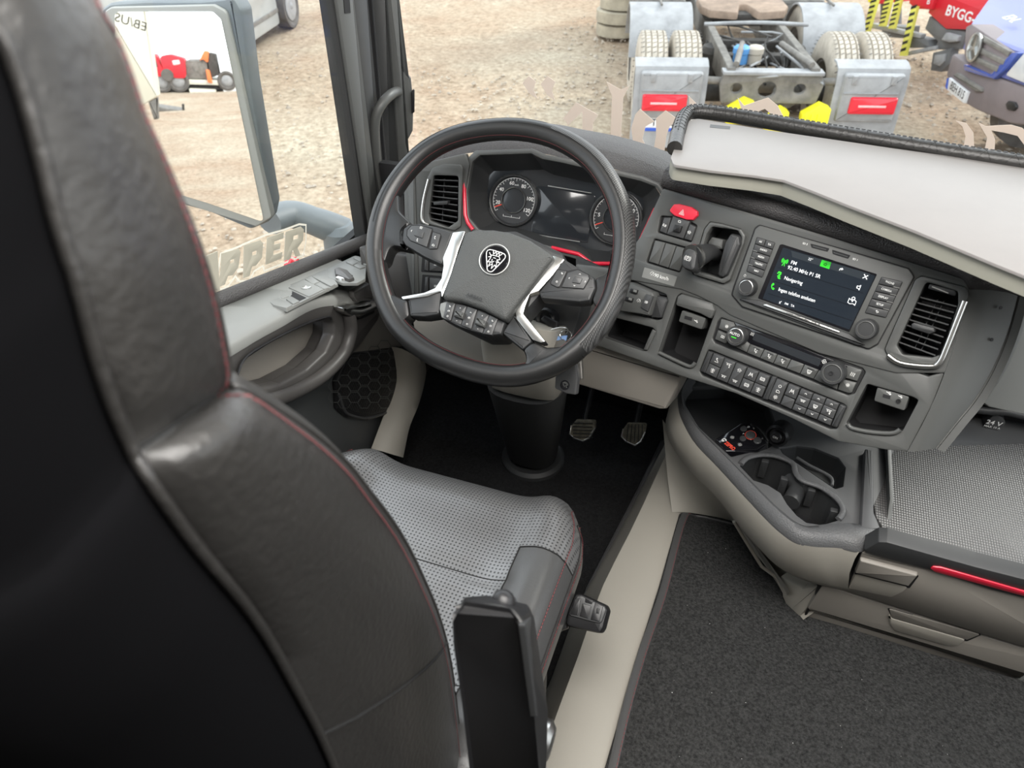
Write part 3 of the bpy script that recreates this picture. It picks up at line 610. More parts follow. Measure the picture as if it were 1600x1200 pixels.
def extr(name, F, prof, u0, u1, m, parent, th=.02, label=None):     # profile in (v,h) swept along u with thickness
    P = [(v, h) for v, h in prof]; n = len(P); pts = []
    for i in range(n):
        a = np.array(P[max(i-1, 0)]); c = np.array(P[min(i+1, n-1)]); d = nrm(c-a); pts.append((P[i][0]-d[1]*th, P[i][1]+d[0]*th))
    loop = P+pts[::-1]; rings = [[F.w(u, v, h) for v, h in loop] for u in (u0, u1)]
    return mk(name, *loft(rings, True, True, True), m, parent, label=label)
for s in (-1, 1):
    u0, u1 = (s*.6, s*1.27) if s > 0 else (-1.33, -.62)
    pn = extr('mudguard', TF, [(.2, .02), (.45, .02), (.88, 0), (.97, -.03), (1.0, -.12), (1.0, -.2)], u0, u1, M['tgrey'], truck)
    TB(TF, 'mudguard_box', u0+.06, u1-.05, .5, .95, .0, .07, M['tgrey'], truck, b=.03)
    TB(TF, 'panel_rib', u0+.08, u1-.08, .77, .785, .06, .08, M['tgrey'], truck, b=.004)
    for k in (-.18, .18): TB(TF, 'latch', (u0+u1)/2+k-.025, (u0+u1)/2+k+.025, .86, .94, .05, .085, M['tgrey'], truck, b=.006)
    lu = (u0+.09, u0+.53) if s < 0 else (u0+.16, u0+.6)
    lm = TB(TF, 'tail_lamp', *lu, .585, .745, .06, .1, M['lampred'], truck, b=.02, label='red tail lamp')
    TB(TF, 'reflector_strip', lu[0]+.08, lu[1]-.1, .655, .675, .098, .104, M['lampglow'], lm, b=.002)
    arch = [(.56+.6*math.sin(a), -1.95+.6*math.cos(a)) for a in np.linspace(2.9, .25, 16)]
    extr('wheel_cover', TF, arch, u0, u1, M['tgrey'], truck, th=.02)
    TB(TF, 'cover_seam', (u0+u1)/2-.01, (u0+u1)/2+.01, 1.165, 1.19, -2.2, -1.75, M['tmetal'], truck, b=.003)
    TB(TF, 'frame_rail', s*.4-.04, s*.4+.04, .72, .98, -6, -.02, M['tmetal'], truck, b=.01)
    tube('fender_bar', [TF.w(s*.4, .83, -.1), TF.w(s*.62, .86, -.02), TF.w(s*.72, .86, -.02)], .035, M['tmetal'], truck, n=10)
    lathe('air_spring', Fr(TF.w(s*.42, .55, -1.1), TF.U, -TF.N), (0, 0), [(.13, .0), (.15, .1), (.13, .2), (.15, .3), (.12, .36)], M['tdark'], truck)
npl = TB(TF, 'number_plate', -1.22, -.70, .40, .51, .03, .045, M['plate'], truck, b=.004)
TB(TF, 'plate_band', -1.22, -.70, .37, .405, .03, .047, M['pblue'], npl, b=.002)
text(TF, 'T', (-1.10, .455), .1, .046, M['black'], npl, local=True); text(TF, '68.', (-.87, .455), .1, .046, M['black'], npl, local=True)
TF_ = Fr(TF.w(0, -.07, 0), TF.U, TF.V)
F_beam = plate('rear_beam', TF_ , [(-.46, .72), (.46, .72), (.5, .9), (.46, 1.0), (-.46, 1.0), (-.5, .9)], -.06, .0, M['tmetal'], truck, r=.02, b=.006, local=True,
      hole=[[(-.33+.06*math.cos(a), .86+.05*math.sin(a)) for a in np.linspace(0, 5.8, 12)], [(-.03+.09*math.cos(a), .85+.08*math.sin(a)) for a in np.linspace(0, 5.8, 12)], [(.28+.06*math.cos(a), .86+.05*math.sin(a)) for a in np.linspace(0, 5.8, 12)]])
TB(TF_, 'beam_top', -.48, .48, .985, 1.02, -.12, .02, M['tgrey'], truck, b=.008)
for k, h in enumerate((-.9, -1.5, -2.6, -3.6)): TB(TF, 'cross_member', -.4, .4, .78, .88, h-.06, h+.06, M['tdark'], truck, b=.01)
for s in (-1, 1):
    p = [TF.w(s*.36, 1.0, -.05), TF.w(s*.2, 1.02, -.75)]; tube('brace', p, .03, M['tmetal'], truck, n=8)
tube('air_tank', [TF.w(-.3, .72, -.5), TF.w(.3, .72, -.5)], .12, M['tmetal'], truck, n=18)
tube('axle', [TF.w(-.8, .56, -.62), TF.w(.8, .56, -.62)], .09, M['tdark'], truck, n=14); tube('axle', [TF.w(-.8, .56, -1.95), TF.w(.8, .56, -1.95)], .09, M['tdark'], truck, n=14)
lathe('brake_chamber', Fr(TF.w(.22, .62, -.32), TF.U, -TF.N*.5+Z_), (0, 0), [(.12, 0), (.13, .04), (.13, .12), (.08, .16)], M['tmetal'], truck)
lathe('differential', Fr(TF.w(0, .6, -.75), TF.U, Z_), (0, 0), [(.12, 0), (.2, .06), (.2, .14), (.08, .2)], M['tdark'], truck)
for (u, c, lab) in ((-.22, (.1, .3, .62), 'blue filter cap'), (-.08, (.45, .4, .33), None)):
    lathe('filter_cap', Fr(TF.w(u, .86, -.62), TF.U, -TF.N), (0, 0), [(.075, 0), (.075, .09), (.085, .1), (.085, .15), (.06, .17)], mat('cap_'+str(u), c, .6), truck, label=lab, n=20)
hoses = []
for k in range(14):
    u = rng.uniform(-.3, .3); h = rng.uniform(-1.6, -.4); p = [TF.w(u+rng.uniform(-.25, .25), .85+rng.uniform(-.1, .12), h+rng.uniform(-.5, .5)) for _ in range(4)]
    tube('air_hose', cr(p, 10), .012, M['tdark' if k % 2 else 'tgrey'], truck, n=6)
fp = lambda pts: pts
fw5 = plate('fifth_wheel', Fr(TF.w(0, 1.12, -2.2), TF.U, -TF.N), [(-.5, -.2), (-.42, -.42), (-.12, -.52), (-.04, -.1), (.04, -.1), (.12, -.52), (.42, -.42), (.5, -.2), (.5, .25), (.3, .45), (-.3, .45), (-.5, .25)], -.08, 0, M['trust'], truck, r=.04, b=.02, local=True)
TB(TF, 'fifth_wheel_mount', -.45, .45, .98, 1.05, -2.5, -1.9, M['tdark'], truck)
tube('front_hose', cr([TF.w(-.55, 1.1, -1.2), TF.w(0, 1.13, -1.15), TF.w(.55, 1.1, -1.2)], 10), .02, M['tgrey'], truck, n=8)
# black/grey cab far in front, keeps the chassis from ending in mid air
TB(TF, 'side_tank', -1.2, -.55, .35, 1.0, -4.6, -3.0, M['tmetal'], truck, b=.06); TB(TF, 'side_tank', .55, 1.2, .35, 1.0, -4.6, -3.0, M['tmetal'], truck, b=.06)
TB(TF, 'cab_rear', -1.2, 1.2, .9, 2.9, -6.6, -4.9, M['tgrey'], truck, b=.08)
tyre(TF, truck, -1.22, -.9, .56, -5.6, .53); tyre(TF, truck, .9, 1.22, .56, -5.6, .53)
# stretched chains / straps left of the truck
# yellow wheel chocks hanging on the beam
def chock(u, v, lab, w_=.2):
    c = thing('wheel_chock', TF.w(u, v-.1, .1), lab, 'chock', 'yellow wheel chocks on the truck beam')
    plate('chock_body', Fr(TF.w(u, v, .12), TF.U, Z_), [(-w_/2, -.12), (w_/2, -.12), (w_/2, .08), (w_*.1, .12), (-w_/2, .02)], -.12, 0, M['yellow'], c, r=.015, b=.008, local=True)
    for k in range(3): TB(Fr(TF.w(u, v, .12), TF.U, Z_), 'chock_rib', -w_/2+.02+k*.06, -w_/2+.04+k*.06, -.11, .03, 0, .015, M['yellow'], c, b=.003)
chock(-.27, .60, 'yellow wheel chock at the left end, partly behind the vinyl letter', .26); chock(.1, .52, 'low yellow wheel chock in the middle of the three'); chock(.46, .56, 'tallest yellow wheel chock beside the right mudguard', .26)
# ------------------------------------------------------------------ big tyre stack / drum left-behind of truck at picture top
M['drum'] = mat('weathered_rings', (.42, .37, .28), .85, var=.3)
# ------------------------------------------------------------------ blue van
VU = horiz((1482, 121), (1511, 144)); 
def groundp(px, py, z=GZ): return ax(px, py, 2, z)
vO = ax(1497, 150, 2, GZ+.48)
VF = Fr((vO[0], vO[1], GZ), VU, Z_)
van = thing('blue_van', VF.w(.6, 0, -.8), 'blue van front with grey bumper and star grille at the right edge', 'van')
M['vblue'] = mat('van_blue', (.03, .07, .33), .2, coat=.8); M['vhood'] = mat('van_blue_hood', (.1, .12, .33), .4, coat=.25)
M['bump'] = mat('bumper_grey', (.2, .165, .165), .6, var=.1); M['vgl'] = mat('lamp_glass', (.6, .6, .6), .1, coat=1)
vc = crop(1200, 0, 4); vp = lambda name, pts, h0, h1, m, parent=van, r=.02, b=.01, **k: plate(name, VF, vc(pts), h0, h1, M[m], parent, r=r, b=b, **k)
vp('bumper', [(1110, 470), (1150, 330), (1250, 400), (1400, 470), (1600, 540), (2300, 700), (2400, 1000), (1700, 800), (1500, 770), (1300, 690), (1180, 620)], -.35, 0, 'bump', r=.05, b=.03)
vp('grille', [(1235, 170), (1270, 150), (1510, 310), (1540, 330), (1400, 470), (1270, 410), (1225, 350)], -.2, .02, 'bump')
vp('grille_surround', [(1220, 400), (1250, 405), (1390, 465), (1520, 330), (1575, 325), (1490, 430), (1410, 495), (1300, 465), (1225, 440)], -.1, .035, 'vblue')
for a, c in (((1330, 215), (1510, 320)), ((1310, 290), (1480, 375)), ((1270, 340), (1440, 420))):
    vp('grille_bar', [a, c, (c[0]-15, c[1]+30), (a[0]-15, a[1]+30)], .01, .04, 'tmetal', r=.005, b=.004)
sc0 = VF.uv(*vc([(1288, 295)])[0], .06)
eb = lathe('badge_ring', Fr(VF.w(sc0[0], sc0[1], .05), VF.U, VF.V), (0, 0), [(.135, 0), (.14, .015), (.12, .02), (.115, .0)], M['chrome'], van, n=28)
for k in range(3):
    a = R_(90+120*k); d = np.array([math.cos(a), math.sin(a)]); nn = np.array([-d[1], d[0]])
    plate('badge_arm', Fr(VF.w(sc0[0], sc0[1], .05), VF.U, VF.V), [tuple(d*.12), tuple(nn*.02), tuple(-nn*.02)], 0, .02, M['chrome'], eb, r=0, b=.001, local=True)
hd_ = [(1280, 140), (1330, 50), (1460, -40), (1750, -200), (2300, 100), (1700, 330), (1530, 310), (1400, 240)]
P = VF.P(vc(hd_), 0); rg = [[VF.w(u, v, .0) for u, v in P], [VF.w(u*1.0, v+.03, -.25) for u, v in P]]
# hood : slab that slopes backwards
hv = [VF.at(*vc([p])[0], h) for p, h in zip([(1275, 145), (1400, 235), (1535, 312), (1900, 420), (2300, 300), (1900, -100), (1560, -200), (1400, -30)], (0, 0, 0, -.05, -.3, -1.1, -1.1, -.9))]
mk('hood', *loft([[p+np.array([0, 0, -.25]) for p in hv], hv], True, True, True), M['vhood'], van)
vp('headlamp', [(1480, 470), (1600, 330), (1750, 330), (1800, 480), (1600, 520)], -.1, .03, 'vgl')
vp('fog_lamp', [(1480, 650), (1500, 630), (1540, 640), (1555, 670), (1530, 695), (1490, 685)], -.05, .02, 'black')
vp('lower_grille', [(1150, 470), (1180, 455), (1330, 550), (1330, 575), (1290, 570)], -.02, .03, 'tmetal')
npv = vp('number_plate', [(1130, 485), (1245, 575), (1222, 645), (1118, 560)], -.01, .03, 'plate', r=.004, b=.002, label='white number plate')
ang = 0
text(VF, 'BEH 815', vc([(1182, 566)])[0], .115, .031, M['black'], npv, sx=.92)
plate('plate_band', VF, vc([(1118, 490), (1130, 485), (1120, 560), (1108, 545)]), 0, .032, M['pblue'], npv, r=0, b=0)
tb = VF.at(*vc([(1520, 130)])[0], -.35)
mk('hood_lettering', *text_vf(Fr(tb+np.array([0, 0, .0]), VF.U, -VF.N+Z_*.25), 'EN.', (0, 0), .16, .02), M['white'], van, smooth=False)
TB(VF, 'body', .2, 1.9, .5, 1.0, -4.5, -.35, M['vblue'], van, b=.1); TB(VF, 'cab_body', .35, 1.85, 1.0, 2.4, -4.5, -1.3, M['vblue'], van, b=.15)
lathe('wheel', Fr(VF.w(.1, .35, -.75), VF.N, Z_), (0, 0), [(.35, -.1), (.35, .1), (.2, .12), (.05, .1)], M['tyreside'], van)
# ------------------------------------------------------------------ red attachment with yellow/black posts
mO = groundp(1460, 118); MF = Fr((mO[0], mO[1], GZ), horiz((1470, 10), (1540, 30)), Z_)
mc = lambda name, pts, h0, h1, m, parent, r=.01, b=.01, **k: plate(name, MF, vc(pts), h0, h1, M[m], parent, r=r, b=b, **k)
M['mred'] = mat('machine_red', (.65, .015, .03), .4); M['mgrey'] = mat('machine_grey', (.13, .13, .13), .6, var=.2)
mach = thing('red_machine', MF.w(.2, 0, -.3), 'red machine body with white BYGG-ST lettering on a grey steel frame', 'machine')
rb = mc('red_body', [(1000, 80), (1040, -60), (1460, -60), (1460, 120), (1250, 185), (1110, 180)], -.6, 0, 'mred', mach)
text(MF, 'BYGG-ST', vc([(1235, 103)])[0], .17, .002, M['white'], rb, rot=-.02, bold=.02)
mc('red_wing', [(880, 20), (900, -60), (1060, -60), (1020, 60), (920, 55)], -.4, .05, 'mred', mach)
text(MF, 'B', vc([(1003, 10)])[0], .1, .055, M['white'], mach)
mc('steel_panel', [(980, 180), (1010, 100), (1110, 180), (1240, 200), (1200, 310), (1040, 310), (1060, 260)], -.4, -.02, 'mgrey', mach)
mc('steel_leg', [(1015, 440), (1030, 330), (1150, 300), (1130, 400), (1080, 450)], -.1, .02, 'mgrey', mach)
mc('leg_plate', [(1030, 400), (1040, 345), (1110, 335), (1100, 385), (1070, 415)], .02, .04, 'tgrey', mach)
mc('light_box', [(1080, 250), (1110, 205), (1190, 225), (1180, 260), (1130, 265)], -.05, .04, 'tgrey', mach)
mc('cross_bar', [(640, 175), (650, 145), (960, 215), (950, 240)], -.06, .02, 'tgrey', mach, b=.008)
mc('cross_bar', [(850, 350), (860, 325), (1050, 285), (1050, 310)], -.06, .02, 'tgrey', mach, b=.008)
mc('gear_housing', [(880, 300), (900, 230), (1000, 250), (1010, 300)], -.2, 0, 'mgrey', mach)
mc('gear_housing', [(700, 230), (720, 160), (860, 170), (850, 240)], -.3, -.05, 'mgrey', mach)
bands = lambda q, n: [quadcell(q, 0, 1, (k+.0)/n, (k+.45)/n) for k in range(n)]
M['pyel'] = mat('post_yellow', (.75, .72, .12), .5)
for i, (q, lab) in enumerate(([[(650, -30), (690, -30), (620, 215), (590, 215)], 'leftmost yellow and black striped post behind the truck fender'], [[(735, -30), (775, -30), (725, 165), (690, 165)], 'second yellow and black striped post from the left'], [[(800, -30), (835, -30), (785, 180), (750, 180)], 'third yellow and black striped post from the left'], [[(895, 40), (930, 40), (855, 350), (820, 350)], 'rightmost and longest yellow and black striped post'])):
    ps = thing('striped_post', MF.at(*vc([q[3]])[0], .05), lab, 'post', 'striped posts beside the red machine')
    b0 = plate('post', MF, vc(q), .06, .11, M['pyel'], ps, r=0, b=.003)
    for bq in bands(q, 7):
        bq = [bq[0], (bq[1][0], bq[1][1]-12), (bq[2][0], bq[2][1]-12), bq[3]]
        plate('stripe', MF, vc(bq), .10, .1115, M['black'], ps, r=0, b=0)
MF0 = MF; MF = Fr(MF0.w(0, 0, -1.3), MF0.U, MF0.V)
rf = thing('red_attachment', MF.w(-1.2, 0, -.8), 'small red and yellow frame at the top between the posts', 'machine')
mc('red_cover', [(620, -60), (840, -60), (830, 10), (690, 25), (640, 5)], -.3, -.05, 'mred', rf); mc('yellow_cap', [(610, -60), (660, -60), (650, 15), (625, 15)], -.2, 0, 'yellow', rf)
mc('frame_leg', [(700, 20), (720, 20), (720, 140), (700, 140)], -.25, -.2, 'mgrey', rf); mc('frame_leg', [(800, 10), (820, 10), (820, 150), (800, 150)], -.25, -.2, 'mgrey', rf); MF = MF0
# worn drum (left top behind fender)
dO = groundp(945, 66); DF_ = Fr((dO[0], dO[1], GZ), TF.U, Z_)
dr = thing('ringed_roll', DF_.w(.3, 0, -.5), 'weathered pale ringed roll standing left of the truck fender', 'roll')
for k in range(5):
    rr = .36+.03*(k % 2); lathe('ring', Fr(DF_.w(.22+.02*k, .0, -.5), X_, Y_), (0, 0), [(rr-.1, .2*k+.01), (rr, .2*k+.02), (rr, .2*k+.18), (rr-.1, .2*k+.2)], M['drum'], dr, n=30)
# ------------------------------------------------------------------ white van seen through the door window (top)
WU = nrm(groundp(461, 38)-groundp(400, 82)); wv0 = groundp(400, 82)
WF = Fr((wv0[0], wv0[1], GZ), WU, Z_)
wc_ = ax(473, 9, 2, GZ+.34)-np.array([wv0[0], wv0[1], GZ]); wu_, wh_ = wc_@WF.U, wc_@WF.N
wv = thing('white_van', WF.w(0, 0, -.5), 'pale dirty van side with front wheel seen above the outside mirror', 'van')
M['wvan'] = mat('dirty_white_paint', (.4, .41, .4), .4, coat=.3, var=.12)
plate('body_side', WF, [(-3.5, .14), (wu_-.4, .14), (wu_-.38, .6), (wu_, .74), (wu_+.4, .6), (wu_+.45, .3), (wu_+.8, .4), (wu_+.85, 1.0), (wu_+.1, 1.9), (-3.5, 2.0)], -1.8, 0, M['wvan'], wv, r=.08, b=.05, local=True)
TB(WF, 'side_moulding', -3.4, wu_-.45, .34, .40, 0, .02, M['tmetal'], wv, b=.005)
for k in range(7): TB(WF, 'vent_slat', wu_-.95+k*.06, wu_-.93+k*.06, .62, .8, .0, .012, M['tdark'], wv, b=.002)
lathe('wheel', Fr(WF.w(wu_, .34, min(wh_, .06)), WF.U, WF.V), (0, 0), [(.34, -.2), (.34, .02), (.3, .03), (.24, .0), (.2, .0), (.1, .01)], M['tyreside'], wv, n=32)
hb = lathe('wheel_rim', Fr(WF.w(wu_, .34, min(wh_, .06)+.01), WF.U, WF.V), (0, 0), [(.23, 0), (.2, .015), (.06, .01), (.03, .03)], M['tgrey'], wv, n=24)
# ------------------------------------------------------------------ outside mirror
mn = nrm((.31, -.94, .108)); mu = nrm(np.cross(Z_, mn)); mu = mu*np.sign(mu[0])
mpos = ax(290, 185, 0, -1.46); FMi = Fr(mpos, mu, np.cross(mn, mu))
mir = thing('side_mirror', mpos-np.array([0, 0, .3]), 'large grey outside mirror with curved arm beyond the driver door window', 'mirror')
M['mhouse'] = mat('mirror_housing', (.17, .19, .2), .5, var=.15); M['mhouse2'] = mat('mirror_rim', (.33, .33, .31), .5)
mc_ = crop(0, 0, 4)
plate('housing', FMi, mc_([(620, 60), (680, 20), (900, 5), (1250, 5), (1400, -10), (1450, -40), (1510, 60), (1565, 500), (1650, 1000), (1700, 1290), (1680, 1390), (1560, 1440), (1300, 1330), (1150, 1290), (700, 1100)]), -.07, -.01, M['mhouse'], mir, r=.02, b=.012)
plate('mirror_rim', FMi, mc_([(650, 70), (690, 45), (1330, 30), (1410, 70), (1440, 200), (1700, 1360), (1600, 1420), (1250, 1310), (700, 1130)]), -.02, .004, M['mhouse2'], mir, r=.012, b=.006)
plate('mirror_glass', FMi, mc_([(716, 90), (740, 72), (1330, 72), (1382, 120), (1650, 1390), (1300, 1270), (740, 1100)]), .002, .006, M['mirror'], mir, r=.01, b=0, label='reflecting mirror glass')
arm = cr([ax(x, y, 0, xx) for x, y, xx in [(420, 345, -1.44), (455, 335, -1.42), (495, 347, -1.36), (540, 364, -1.3)]], 14)
tube('mirror_arm', arm, [.045]*9+[.047, .049, .05, .05, .05], M['mhouse'], mir, n=18, flat=.8)
lathe('arm_foot', Fr(ax(534, 368, 0, -1.3), X_, Y_), (0, 0), [(.05, -.16), (.055, -.05), (.05, .02), (.03, .035)], M['mhouse'], mir, n=24)
rl = ax(458, 415, 0, -1.17)
tag(lathe('marker_lamp', Fr(rl, Y_, Z_), (0, 0), [(.02, -.01), (.02, .005), (.012, .012)], M['lampred'], None, n=20), 'small round red marker lamp below the mirror arm outside the window', 'lamp')
# outer skin of the door, below the glass
struct(plate('door_2', Fr((-1.16, 0, 0), Y_, Z_), [(-.2, -.8), (1.6, -.8), (1.6, .50), (1.38, .55), (.3, .83), (-.2, .9)], -.02, 0, M['mhouse'], r=.02, b=.005, local=True), 'outer skin of the driver door')
# ------------------------------------------------------------------ what the mirror shows
def refl(px, py, dist):
    r = nrm(ray(px, py)); P = CAM+r*(np.dot(FMi.O+FMi.N*.006-CAM, FMi.N)/np.dot(r, FMi.N)); r2 = r-2*np.dot(r, FMi.N)*FMi.N; return P, r2
def rg_(px, py, z=GZ):
    P, d = refl(px, py, 0); t = (z-P[2])/d[2]; return P+d*t if t > 0 else P+d*60
YR = -34.0
FRf = Fr((0, YR, GZ), -X_, Z_)
def rq(F, pts):
    out = []
    for x, y in pts:
        P, d = refl(x/4, y/4, 0); t = np.dot(F.O-P, F.N)/np.dot(d, F.N); q = P+d*t-F.O; out.append((q@F.U, q@F.V))
    return out
def rp(name, pts, m, parent, z0=-.5, z1=0, F=None, r=.05, b=.02, **k): return plate(name, F or FRf, rq(F or FRf, pts), z0, z1, M[m], parent, r=r, b=b, local=True, **k)
M['cream'] = mat('cream_paint', (.62, .6, .5), .6); M['crane'] = mat('crane_orange', (.75, .2, .06), .5)
ft_ = thing('flatbed_truck', (-7, YR-1, GZ), 'flatbed crane truck carrying red vehicles, seen reflected in the outside mirror', 'truck')
rp('deck', [(955, 492), (1310, 500), (1440, 505), (1440, 535), (960, 522)], 'cream', ft_, -2.4, 0)
rp('side_locker', [(1180, 552), (1350, 560), (1350, 612), (1190, 605)], 'cream', ft_, -.6, 0); rp('chassis', [(965, 540), (1440, 545), (1440, 570), (965, 565)], 'tdark', ft_, -1.6, -.3)
rp('cab', [(1378, 365), (1470, 365), (1500, 620), (1400, 610)], 'white', ft_, -2.3, 0); rp('load_box', [(1155, 380), (1290, 378), (1300, 495), (1165, 492)], 'tmetal', ft_, -2, -.1)
rp('crane_arm', [(1245, 380), (1275, 318), (1305, 322), (1300, 395), (1270, 372)], 'crane', ft_, -.4, 0); rp('crane_base', [(1300, 330), (1345, 340), (1370, 470), (1310, 490)], 'tdark', ft_, -1, -.1); rp('crane_base', [(1285, 430), (1310, 440), (1330, 520), (1300, 515)], 'crane', ft_, -.4, .1)
for cx, cy, rw in ((1030, 612, .72), (1135, 612, .72), (1435, 600, .66)):
    c = rq(FRf, [(cx, cy)])[0]; rv = .62*rw; wl_ = lathe('wheel', FRf, (c[0], rv), [(rv, -.4), (rv, .02), (rv*.8, .06), (rv*.6, .0), (rv*.3, .02), (.05, .05)], M['tyreside'], ft_, n=28)
    lathe('rim', FRf, (c[0], rv), [(rv*.58, .0), (rv*.5, .03), (rv*.2, .06)], M['tgrey'], wl_, n=20)
rc1 = thing('red_car', (-8, YR-.8, GZ+1.4), 'red car standing on the reflected flatbed, nearest the white box', 'car'); rp('body', [(930, 345), (975, 335), (1000, 400), (1020, 430), (1020, 478), (955, 478)], 'mred', rc1, -.7, .1, r=.15); rp('side_window', [(945, 370), (975, 365), (990, 420), (955, 420)], 'gloss', rc1, .0, .12)
rc2 = thing('red_van', (-7, YR-.8, GZ+1.4), 'red van on the reflected flatbed beside the grey load box', 'van'); rp('body', [(1000, 350), (1060, 340), (1155, 365), (1165, 488), (1110, 488), (1030, 478)], 'mred', rc2, -.7, .1, r=.15); rp('windscreen', [(1075, 378), (1120, 372), (1130, 400), (1085, 408)], 'vgl', rc2, 0, .12)
lathe('wheel', FRf, tuple(np.array(rq(FRf, [(1048, 468)])[0])), [(.25, -.2), (.25, .15), (.12, .16)], M['tyreside'], rc2, n=20)
FRn = Fr((0, -9, GZ), -X_, Z_)
wt = thing('white_trailer', (-3.5, -9.5, GZ), 'white box trailer wall with dark marking, seen reflected in the outside mirror', 'trailer')
rp('box_wall', [(500, -200), (870, -200), (985, 600), (925, 638), (500, 900)], 'cream', wt, -.3, 0, F=FRn, r=.01)
rp('rear_post', [(925, 638), (985, 606), (990, 745), (960, 750)], 'tmetal', wt, -.1, -.02, F=FRn, r=.01)
c = rq(FRn, [(818, 140)])[0]; mk('marking', *text_vf(FRn, 'EB/US', c, .16, .002, rot=.35, bold=0), M['black'], wt, smooth=False)
lm_ = thing('low_trailer', (-5, -26, GZ), 'small open steel trailer standing on the ground, seen reflected in the outside mirror', 'trailer'); FRm = Fr((0, -26, GZ), -X_, Z_)
rp('side_board', [(965, 665), (1130, 690), (1130, 715), (965, 690)], 'tmetal', lm_, -1, 0, F=FRm, r=.02); rp('frame', [(975, 715), (1080, 735), (1130, 700), (1130, 712), (1085, 752), (975, 735)], 'tdark', lm_, -1, -.05, F=FRm, r=.01); rp('hitch_post', [(1135, 650), (1150, 650), (1155, 728), (1142, 728)], 'tdark', lm_, -.1, 0, F=FRm, r=.01)
# ================================================================== dashboard
a_ = R_(-20); cu_ = np.array([math.cos(a_), math.sin(a_), 0]); cb_ = np.array([-math.sin(a_), math.cos(a_), 0]); t_ = R_(26)
CS = Fr(dep(1280, 450, 1.12), cu_, cb_*math.sin(t_)+Z_*math.cos(t_))
FC = Fr(dep(870, 320, 1.42), X_, (0, .45, .89))
cA = crop(960, 270, 5); cB = crop(1140, 330, 5); cC = crop(1280, 400, 5); cD = crop(940, 420, 5); cE = crop(1080, 480, 1600/280); cF = crop(1060, 600, 4)
dash = thing('dashboard', (0, 1.2, .6), 'dark grey truck dashboard wrapping round the driver below the windshield', 'dashboard')
# --- centre panel face with its openings
crease = [(940, 430), (1000, 440), (1064, 452), (1090, 462), (1120, 477), (1140, 492), (1280, 552), (1400, 583), (1450, 588), (1510, 586)]
vent_o = [(800, 155), (1150, 245), (1165, 300), (1120, 420), (950, 840), (890, 885), (640, 850), (535, 780), (512, 730), (540, 660), (750, 185)]
pb_o = [(745, 382), (830, 395), (990, 440), (1022, 490), (1010, 550), (900, 840), (850, 866), (615, 795), (605, 765), (700, 440)]
sw1_o = [(360, 335), (450, 340), (600, 385), (648, 410), (600, 545), (335, 465)]
sw2_o = [(310, 512), (580, 585), (510, 780), (245, 700)]
usb_o = [(590, 215), (620, 192), (860, 265), (890, 320), (735, 745), (700, 775), (640, 765), (455, 675), (445, 650)]
bin_o = [(95, 380), (395, 460), (425, 490), (355, 640), (320, 640), (10, 530)]
sto_o = [(1180, 0), (1460, 80), (1500, 100), (1400, 290), (1340, 312), (1080, 280), (1052, 245)]
cli_o = [(265, 92), (1530, 545), (1555, 580), (1455, 770), (1400, 785), (215, 320), (190, 280), (235, 130)]
row_o = [(150, 380), (180, 385), (1350, 860), (1390, 885), (1300, 1085), (1235, 1085), (100, 610), (75, 570)]
top_edge = [(1036, 294), (1180, 335), (1300, 371), (1440, 415), (1512, 438)]
upper = top_edge+[(1509, 480), (1484, 562), (1476, 583), (1400, 583)]+crease[::-1][3:]+[(960, 432), (978, 400), (1000, 370)]
lower = [(900, 412)]+[(x, y-13) for x, y in crease[:-2]]+[(1450, 588), (1477, 580), (1456, 635), (1418, 706), (1385, 703), (1310, 690), (1240, 655), (1150, 615), (1065, 588), (990, 560), (920, 536), (870, 520)]
PL = CS
plate('centre_panel_upper', CS, upper, -.02, 0, M['dash'], dash, r=.004, b=.002, hole=[cA(pb_o), cA(sw1_o), cA(sw2_o), cC(vent_o)])
plate('centre_panel_lower', CS, lower, -.022, -.003, M['dash'], dash, r=.004, b=.003, hole=[cD(usb_o), cF(sto_o), cE(cli_o), cE(row_o), cD([(150, 90), (240, 90), (500, 200), (515, 240), (470, 390), (430, 400), (100, 310)]), cD(bin_o)])
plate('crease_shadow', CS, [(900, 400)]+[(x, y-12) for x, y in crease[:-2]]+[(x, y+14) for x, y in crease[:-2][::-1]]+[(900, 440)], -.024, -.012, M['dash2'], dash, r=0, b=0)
# right flank of the centre stack, turning away to the passenger side
fold = [(1512, 437), (1508, 480), (1484, 560), (1455, 635), (1418, 706)]
edge = [(1590, 462), (1574, 520), (1549, 580), (1522, 625), (1496, 657), (1461, 701)]
E0 = [CS.at(x, y, -.002) for x, y in cr(fold, 14)]; E1 = []
FK = Fr(CS.at(1494, 570), (.88, .47, 0) , CS.V)
E1 = [FK.at(x, y, 0) for x, y in cr(edge, 14)]
mid = [.5*(p+q)+CS.N*.006 for p, q in zip(E0, E1)]
E2 = [p+np.array([.012, .03, 0]) for p in E1]; E3 = [p+np.array([.014, .2, .02]) for p in E1]
mk('right_flank', *loft([E0, [.75*p+.25*q+CS.N*.004 for p, q in zip(E0, E1)], mid, E1], False), M['dash'], dash, ang=60)
mk('side_strip', *loft([E1, [p-CS.N*.003 for p in E1], [p+CS.U*.002-CS.N*.003 for p in E1], [p+CS.U*.003 for p in E1], [p+CS.U*.013-CS.N*.002 for p in E1], [p+CS.U*.016-CS.N*.2 for p in E1]], False), M['dash'], dash, ang=50)
for x, y in ((1564, 481), (1550, 531)): lathe('screw_hole', FK, FK.uv(x, y, .001), [(.0025, 0), (.0025, .001)], M['deep'], dash, n=10)
